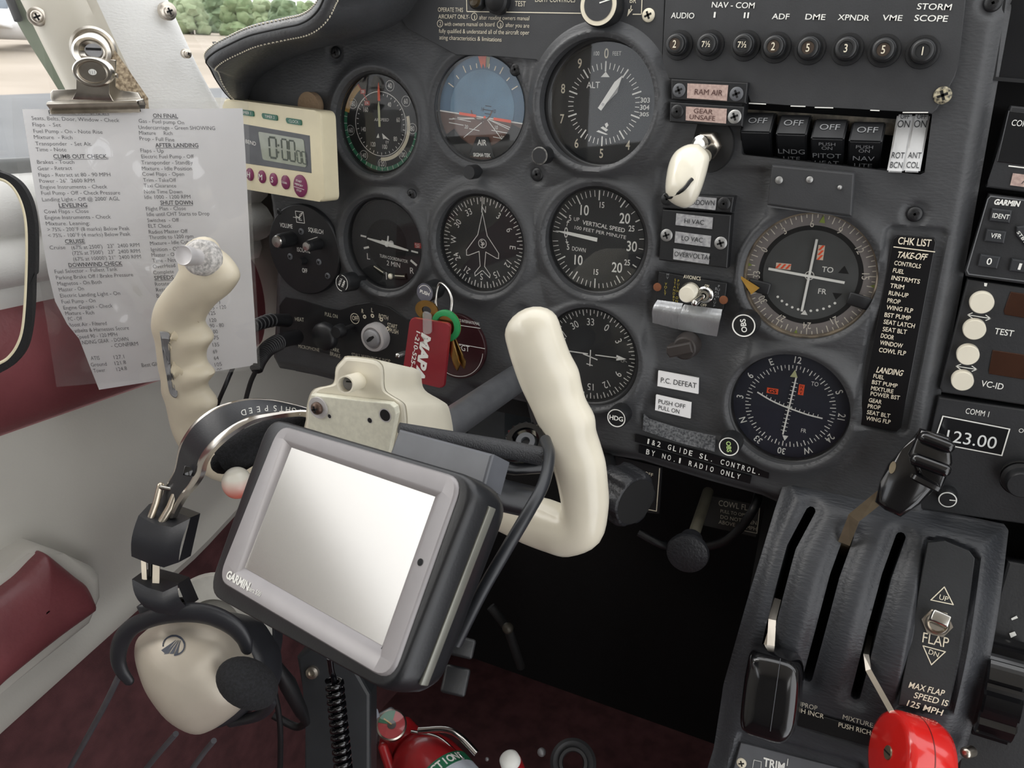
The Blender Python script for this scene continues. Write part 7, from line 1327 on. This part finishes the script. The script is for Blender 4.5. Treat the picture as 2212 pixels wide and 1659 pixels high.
# ================================================================ UNDER THE PANEL
LOB = mat('crinkle_black_knob', (34, 35, 38), .42, bump=(500, .8)); kc = at(1372, 1083, -.052); axk = Vector((.92, -.50, -.04)).normalized(); M = frame_dir(kc, axk); t = thing('lobed_valve_knob', 'big black lobed knob under the panel right of the yoke corner', 'knob', tuple(kc)); mb = MB(); n = 96; v = []; f = []; R0 = .0205
PR = [(.80, -.026), (.95, -.024), (1, -.020), (1, -.004), (.95, .0), (.88, .0008)]
for j, (q, z) in enumerate(PR):
    for i in range(n): a = 2*math.pi*i/n; rr = R0*q*(1+.075*math.tanh(3*math.cos(6*a+.6))*(1 if j < 4 else .5)); v.append((rr*math.cos(a), rr*math.sin(a), z))
for j in range(len(PR)-1):
    for i in range(n): f.append((j*n+i, j*n+(i+1) % n, (j+1)*n+(i+1) % n, (j+1)*n+i))
f += [tuple(range(n))[::-1], tuple(range((len(PR)-1)*n, len(PR)*n))]; mb.add(v, f, LOB, M, True); g = mb.build('knob_head', t); mb = MB(); mb.lathe(DEEP, M, [(R0*.85, .0010), (.00001, .0010)], 48, cap0=False); mb.build('cap', t); mb = MB(); mb.tube(BLACK, [kc-axk*.02, kc-axk*.07+Vector((0, .06, 0))], .006, 14); mb.build('stem', t)
pk = Pl(at(1395, 1060, .01), (1, 0, 0), (0, 0, 1)); mb = MB(); mb.prism(BLACK, pk.M(), pk.poly([(1330, 985), (1430, 1010), (1424, 1110), (1330, 1100)]), -.002, 0); t = tag(mb.build('valve_placard'), 'black placard with a thin white border behind the lobed knob', 'placard'); mb = MB(); mb.pline(IVORY, pk.M(), pk.poly([(1425, 1012), (1418, 1104), (1395, 1100)], .0003), .0007, .0003); mb.ptext(IVORY, pk, 'OFF', (1392, 1025), (1410, 1030), 7, .0004); mb.build('lettering', t)
t = thing('cowl_flap_control', 'round black push-pull knob on a dull metal rod under the panel', 'knob', tuple(at(1482, 1190, -.03))); a = at(1530, 1062, .06); b = at(1486, 1192, -.028); mb = MB(); mb.tube(mat('dull_rod', (110, 106, 92), .6, metal=.5, noise=120), [a, b], .0045, 14); mb.build('rod', t); d = (b-a).normalized(); M = frame_dir(b, (d+Vector((.1, -.35, .1)))); mb = MB(); mb.lathe(LOB, M, [(.0085, -.02), (.0085, -.006), (.0145, -.003), (.0158, .001), (.0150, .004), (.010, .0055), (.00001, .006)], 44); mb.build('knob_head', t)
pk = Pl(at(1600, 1110, .05), (1, 0, 0), (0, .2, 1)); mb = MB(); mb.prism(mat('dull_black_placard', (40, 40, 40), .5), pk.M(), pk.poly([(1530, 1070), (1642, 1092), (1632, 1160), (1520, 1135)]), -.002, 0); t = tag(mb.build('cowl_flap_placard'), 'dim black placard lettered COWL FLAP behind the round pull knob', 'placard'); mb = MB()
for s, l, r, h in (('COWL FLAP', (1552, 1092), (1632, 1106), 12), ('PULL TO OPEN', (1556, 1107), (1618, 1118), 7), ('DO NOT OPEN', (1556, 1120), (1634, 1134), 8), ('ABOVE 150 MPH', (1552, 1131), (1634, 1147), 8)): mb.ptext(DIMW, pk, s, l, r, h, .0003)
mb.pline(DIMW, pk.M(), pk.poly([(1641, 1098), (1635, 1152), (1606, 1146)], .0003), .0006, .0004); mb.build('lettering', t)
for P, lab in (([(1380, 1150, .02), (1420, 1172, .02), (1450, 1180, .03), (1490, 1175, .06)], 'black cable from the lobed knob behind the round pull knob'), ([(1500, 1185, .03), (1560, 1172, .02), (1600, 1140, .02), (1630, 1095, .02), (1640, 1060, .04)], 'black cable curving in front of the COWL FLAP placard')): mb = MB(); mb.tube(BLACK, spline([at(*p) for p in P], 6), .0035, 10); tag(mb.build('control_cable'), lab, 'cable')
mb = MB(); a = at(1090, 880, .05); mb.box(mat('grey_panel_structure', (70, 74, 76), .6), tr(a.x, a.y+.05, a.z), .12, .08, .006); mb.box(mat('grey_panel_bracket', (58, 62, 64), .6), tr(a.x-.03, a.y+.05, a.z-.025), .04, .06, .04); tag(mb.build('panel_structure'), 'grey metal shelf seen in the dark below the yoke shaft', 'bracket')
# rudder pedal hint, deep in the dark
t = thing('rudder_pedal', 'dark rudder pedal arm with a dull round bolt deep in the footwell', 'pedal', tuple(atd(1097, 1357, .85))); mb = MB(); mb.tube(DEEP, [atd(1060, 1310, .85), atd(1097, 1357, .85), atd(1125, 1440, .9)], .005, 12); mb.build('arm', t); mb = MB(); q = atd(1097, 1357, .83); mb.lathe(mat('dull_pedal_bolt', (70, 66, 58), .5, metal=.5), frame_dir(q, CAMP-q), [(.006, -.004), (.006, 0), (.004, .003), (.00001, .0035)], 24); mb.build('bolt', t)
# grey post with the coiled cord
dg_ = mat('dark_grey_bracket', (38, 40, 43), .5); sl_ = Pl(atd(690, 1540, .64), CMAT.col[0], CMAT.col[1]); mb = MB(); mb.prism(dg_, sl_.M(), sl_.poly([(640, 1420), (690, 1380), (760, 1430), (800, 1500), (800, 1760), (655, 1760), (668, 1560)]), -.03, 0, .003); t = tag(mb.build('seat_bracket'), 'dark grey metal bracket with one socket screw below the map unit', 'bracket'); mb = MB(); u = sl_.uv(675, 1452); mb.lathe(NICKEL, sl_.M(u.x, u.y, 0), [(.0056, 0), (.0050, .0025), (.0026, .003), (.0022, .001)], 28); mb.build('screw', t)
t = thing('coiled_cord', 'glossy black coiled cord hanging below the map unit', 'cord', tuple(atd(730, 1550, .575))); mb = MB(); A = atd(722, 1470, .575); B = atd(752, 1760, .575); ax_ = (B-A).normalized(); u = ax_.cross(CMAT.col[2]).normalized(); w = ax_.cross(u); L_ = (B-A).length; nt_ = int(L_/.0052); P = []
for i in range(nt_*12): a = 2*math.pi*i/12; f = i/(nt_*12); P.append(A.lerp(B, f)+(u*math.cos(a)+w*math.sin(a))*.0052)
mb.tube(GLOSS, P, .0021, 8); mb.build('coil', t); mb = MB(); mb.tube(GLOSS, spline([atd(712, 1420, .56), atd(716, 1450, .57), A, A+ax_*.02], 5), .0022, 10); mb.build('straight_lead', t)
mb = MB(); mb.tube(jk, spline([atd(590, 1480, .58), atd(602, 1540, .59), atd(606, 1600, .6), atd(604, 1700, .62)], 5), .0022, 10); tag(mb.build('hanging_cord'), 'thin black cord hanging straight down right of the ear cup', 'cord')
t = thing('plug_adapter', 'black tapered plug on a cord right of the microphone windscreen', 'plug', tuple(atd(630, 1500, .58))); mb = MB(); mb.tube(jk, [atd(600, 1440, .57), atd(622, 1478, .58), atd(650, 1535, .6), atd(662, 1560, .61)], [.004, .0065, .0052, .003], 16, round_caps=True); mb.build('plug_body', t); mb = MB(); mb.tube(jk, spline([atd(662, 1560, .61), atd(640, 1570, .62), atd(590, 1545, .62)], 5), .003, 10); mb.build('cord', t)
# ================================================================ FIRE EXTINGUISHER
RX = mat('extinguisher_red', (160, 30, 34), .35, coat=.3); t = thing('fire_extinguisher', 'red fire extinguisher with a round pressure gauge lying in the footwell', 'fire extinguisher', tuple(atd(930, 1630, .74))); A = atd(868, 1600, .76); B = atd(1060, 1830, .67); d = (B-A).normalized(); M = frame_dir(A, d); L_ = (B-A).length
mb = MB(); mb.lathe(RX, M, [(.016, .0), (.017, .012), (.022, .016), (.030, .026), (.0345, .040), (.0355, .055), (.0355, L_)], 56); body_ = mb.build('cylinder_body', t)
mb = MB(); mb.lathe(RX, M, [(.0165, -.012), (.0195, -.010), (.0200, .004), (.0180, .010)], 40); mb.build('neck_cap', t); mb = MB(); mb.lathe(NICKEL, M, [(.0170, -.015), (.0170, -.0118)], 36); mb.build('neck_ring', t)
LBG = mat('label_green', (34, 110, 76), .5); LBW = mat('label_white', (206, 212, 222), .5); mb = MB(); mb.lathe(LBG, M, [(.0358, .060), (.0358, .072)], 56, cap0=False, cap1=False); mb.lathe(LBW, M, [(.0358, .072), (.0358, .074)], 56, cap0=False, cap1=False); mb.lathe(LBW, M, [(.03575, .074), (.03575, .16)], 56, cap0=False, cap1=False)
vl = M.inverted() @ CAMP; va = math.atan2(vl.y, vl.x)
for i, ch in enumerate('INSTRUCTIONS'):
    a = va+(5.5-i)*.17-.06; K = M @ Matrix.Rotation(a, 4, 'Z') @ tr(.0361, 0, .066) @ Matrix.Rotation(math.pi/2, 4, 'Y') @ rotz(math.pi/2); mb.text(WHITE, K, ch, .0072, 0, 0, math.pi, cond=.85, bold=.03)
mb.box(REDP, M @ Matrix.Rotation(va+.1, 4, 'Z') @ tr(.0358, 0, .096), .0006, .006, .006); mb.box(DEEP, M @ Matrix.Rotation(va-.05, 4, 'Z') @ tr(.0358, 0, .094), .0006, .005, .007); mb.build('label_band', body_)
al = mat('cast_aluminium', (150, 152, 156), .4, metal=.7); q = A-d*.022; mb = MB(); mb.box(al, frame_dir(q, d), .024, .02, .028, .004); mb.build('valve_body', t); mb = MB(); mb.tube(al, [q+CMAT.col[0]*-.012-CMAT.col[1]*.004, q-CMAT.col[0]*.024-CMAT.col[1]*.022], [.0065, .008], 18); mb.build('nozzle', t)
gq = atd(846, 1566, .735); M2 = frame_dir(gq, (CAMP-gq).normalized()+Vector((0, 0, .5))); mb = MB(); mb.lathe(NICKEL, M2, [(.0135, -.008), (.0142, -.002), (.0142, .001), (.0128, .002)], 40, cap1=False); mb.lathe(mat('gauge_red', (172, 40, 44), .4), M2, [(.013, .0008), (.00001, .0008)], 36, cap0=False); mb.arc(LBG, M2, .004, .0128, -75, 20, .0012); mb.lathe(mat('gauge_hub', (60, 56, 52), .4), M2 @ tr(0, 0, .0014), [(.0042, 0), (.00001, .0004)], 24, cap0=False); mb.line(YELP, M2, (0, 0), (-.007, .006), .0012, .0022); mb.build('pressure_gauge', t); mb = MB(); mb.lathe(GLASS, M2, [(.0126, .0034), (.00001, .0040)], 30, cap0=False); mb.build('gauge_glass', t)
for P, r_ in (([(905, 1578, .72), (962, 1576, .71), (995, 1592, .70), (1030, 1628, .69)], .003), ([(888, 1580, .735), (945, 1592, .73), (985, 1625, .72), (1000, 1640, .71)], .0016)): mb = MB(); mb.tube(STEEL, spline([atd(*p) for p in P], 6), r_, 10); mb.build('handle_strap', t)
mb = MB(); tg_ = Pl(atd(785, 1540, .73), CMAT.col[0], CMAT.col[1]); mb.prism(mat('pale_tag', (150, 154, 164), .5), tg_.M(), tg_.poly([(752, 1561), (768, 1532), (784, 1519), (802, 1517), (816, 1534), (820, 1548), (806, 1556)]), -.001, 0); mb.build('inspection_tag', t); mb = MB(); mb.tube(RX, [atd(828, 1615, .735), atd(838, 1645, .73), atd(850, 1680, .72)], .005, 12, round_caps=True); mb.build('safety_pin', t)
mb = MB(); q = atd(1103, 1646, .70); M = frame_dir(q, (-.2, -.3, 1)); t = thing('fuel_selector_knob', 'small knob with a white top over a red base at the bottom edge', 'knob', tuple(q)); mb.lathe(WHITE, M, [(.0095, 0), (.009, .005), (.006, .008), (.00001, .009)], 32); mb.build('white_cap', t); mb = MB(); mb.lathe(RX, M, [(.0098, -.012), (.0098, -.0002)], 32); mb.build('red_base', t)
mb = MB(); q = atd(1238, 1648, .78); M = frame_dir(q, CAMP-q); mb.lathe(mat('dark_ring', (44, 44, 46), .5), M, [(.022, 0), (.023, .004), (.020, .006), (.015, .004), (.014, .008), (.011, .008), (.010, .002)], 40, cap0=False, cap1=False); tag(mb.build('floor_ring'), 'dim dark ring fitting at the bottom edge right of the white-topped knob', 'fitting')
for px, py, r in ((1170, 1625, .0045), (1052, 1640, .002)):
    mb = MB(); q = atd(px, py, .8); mb.ball(GREYM, tr(*q), r, r, r, 12, 8); tag(mb.build('debris_bit'), 'dull grey speck on the dark floor, %s' % ('the larger one up right' if r > .004 else 'the smaller one by the extinguisher'), 'debris')
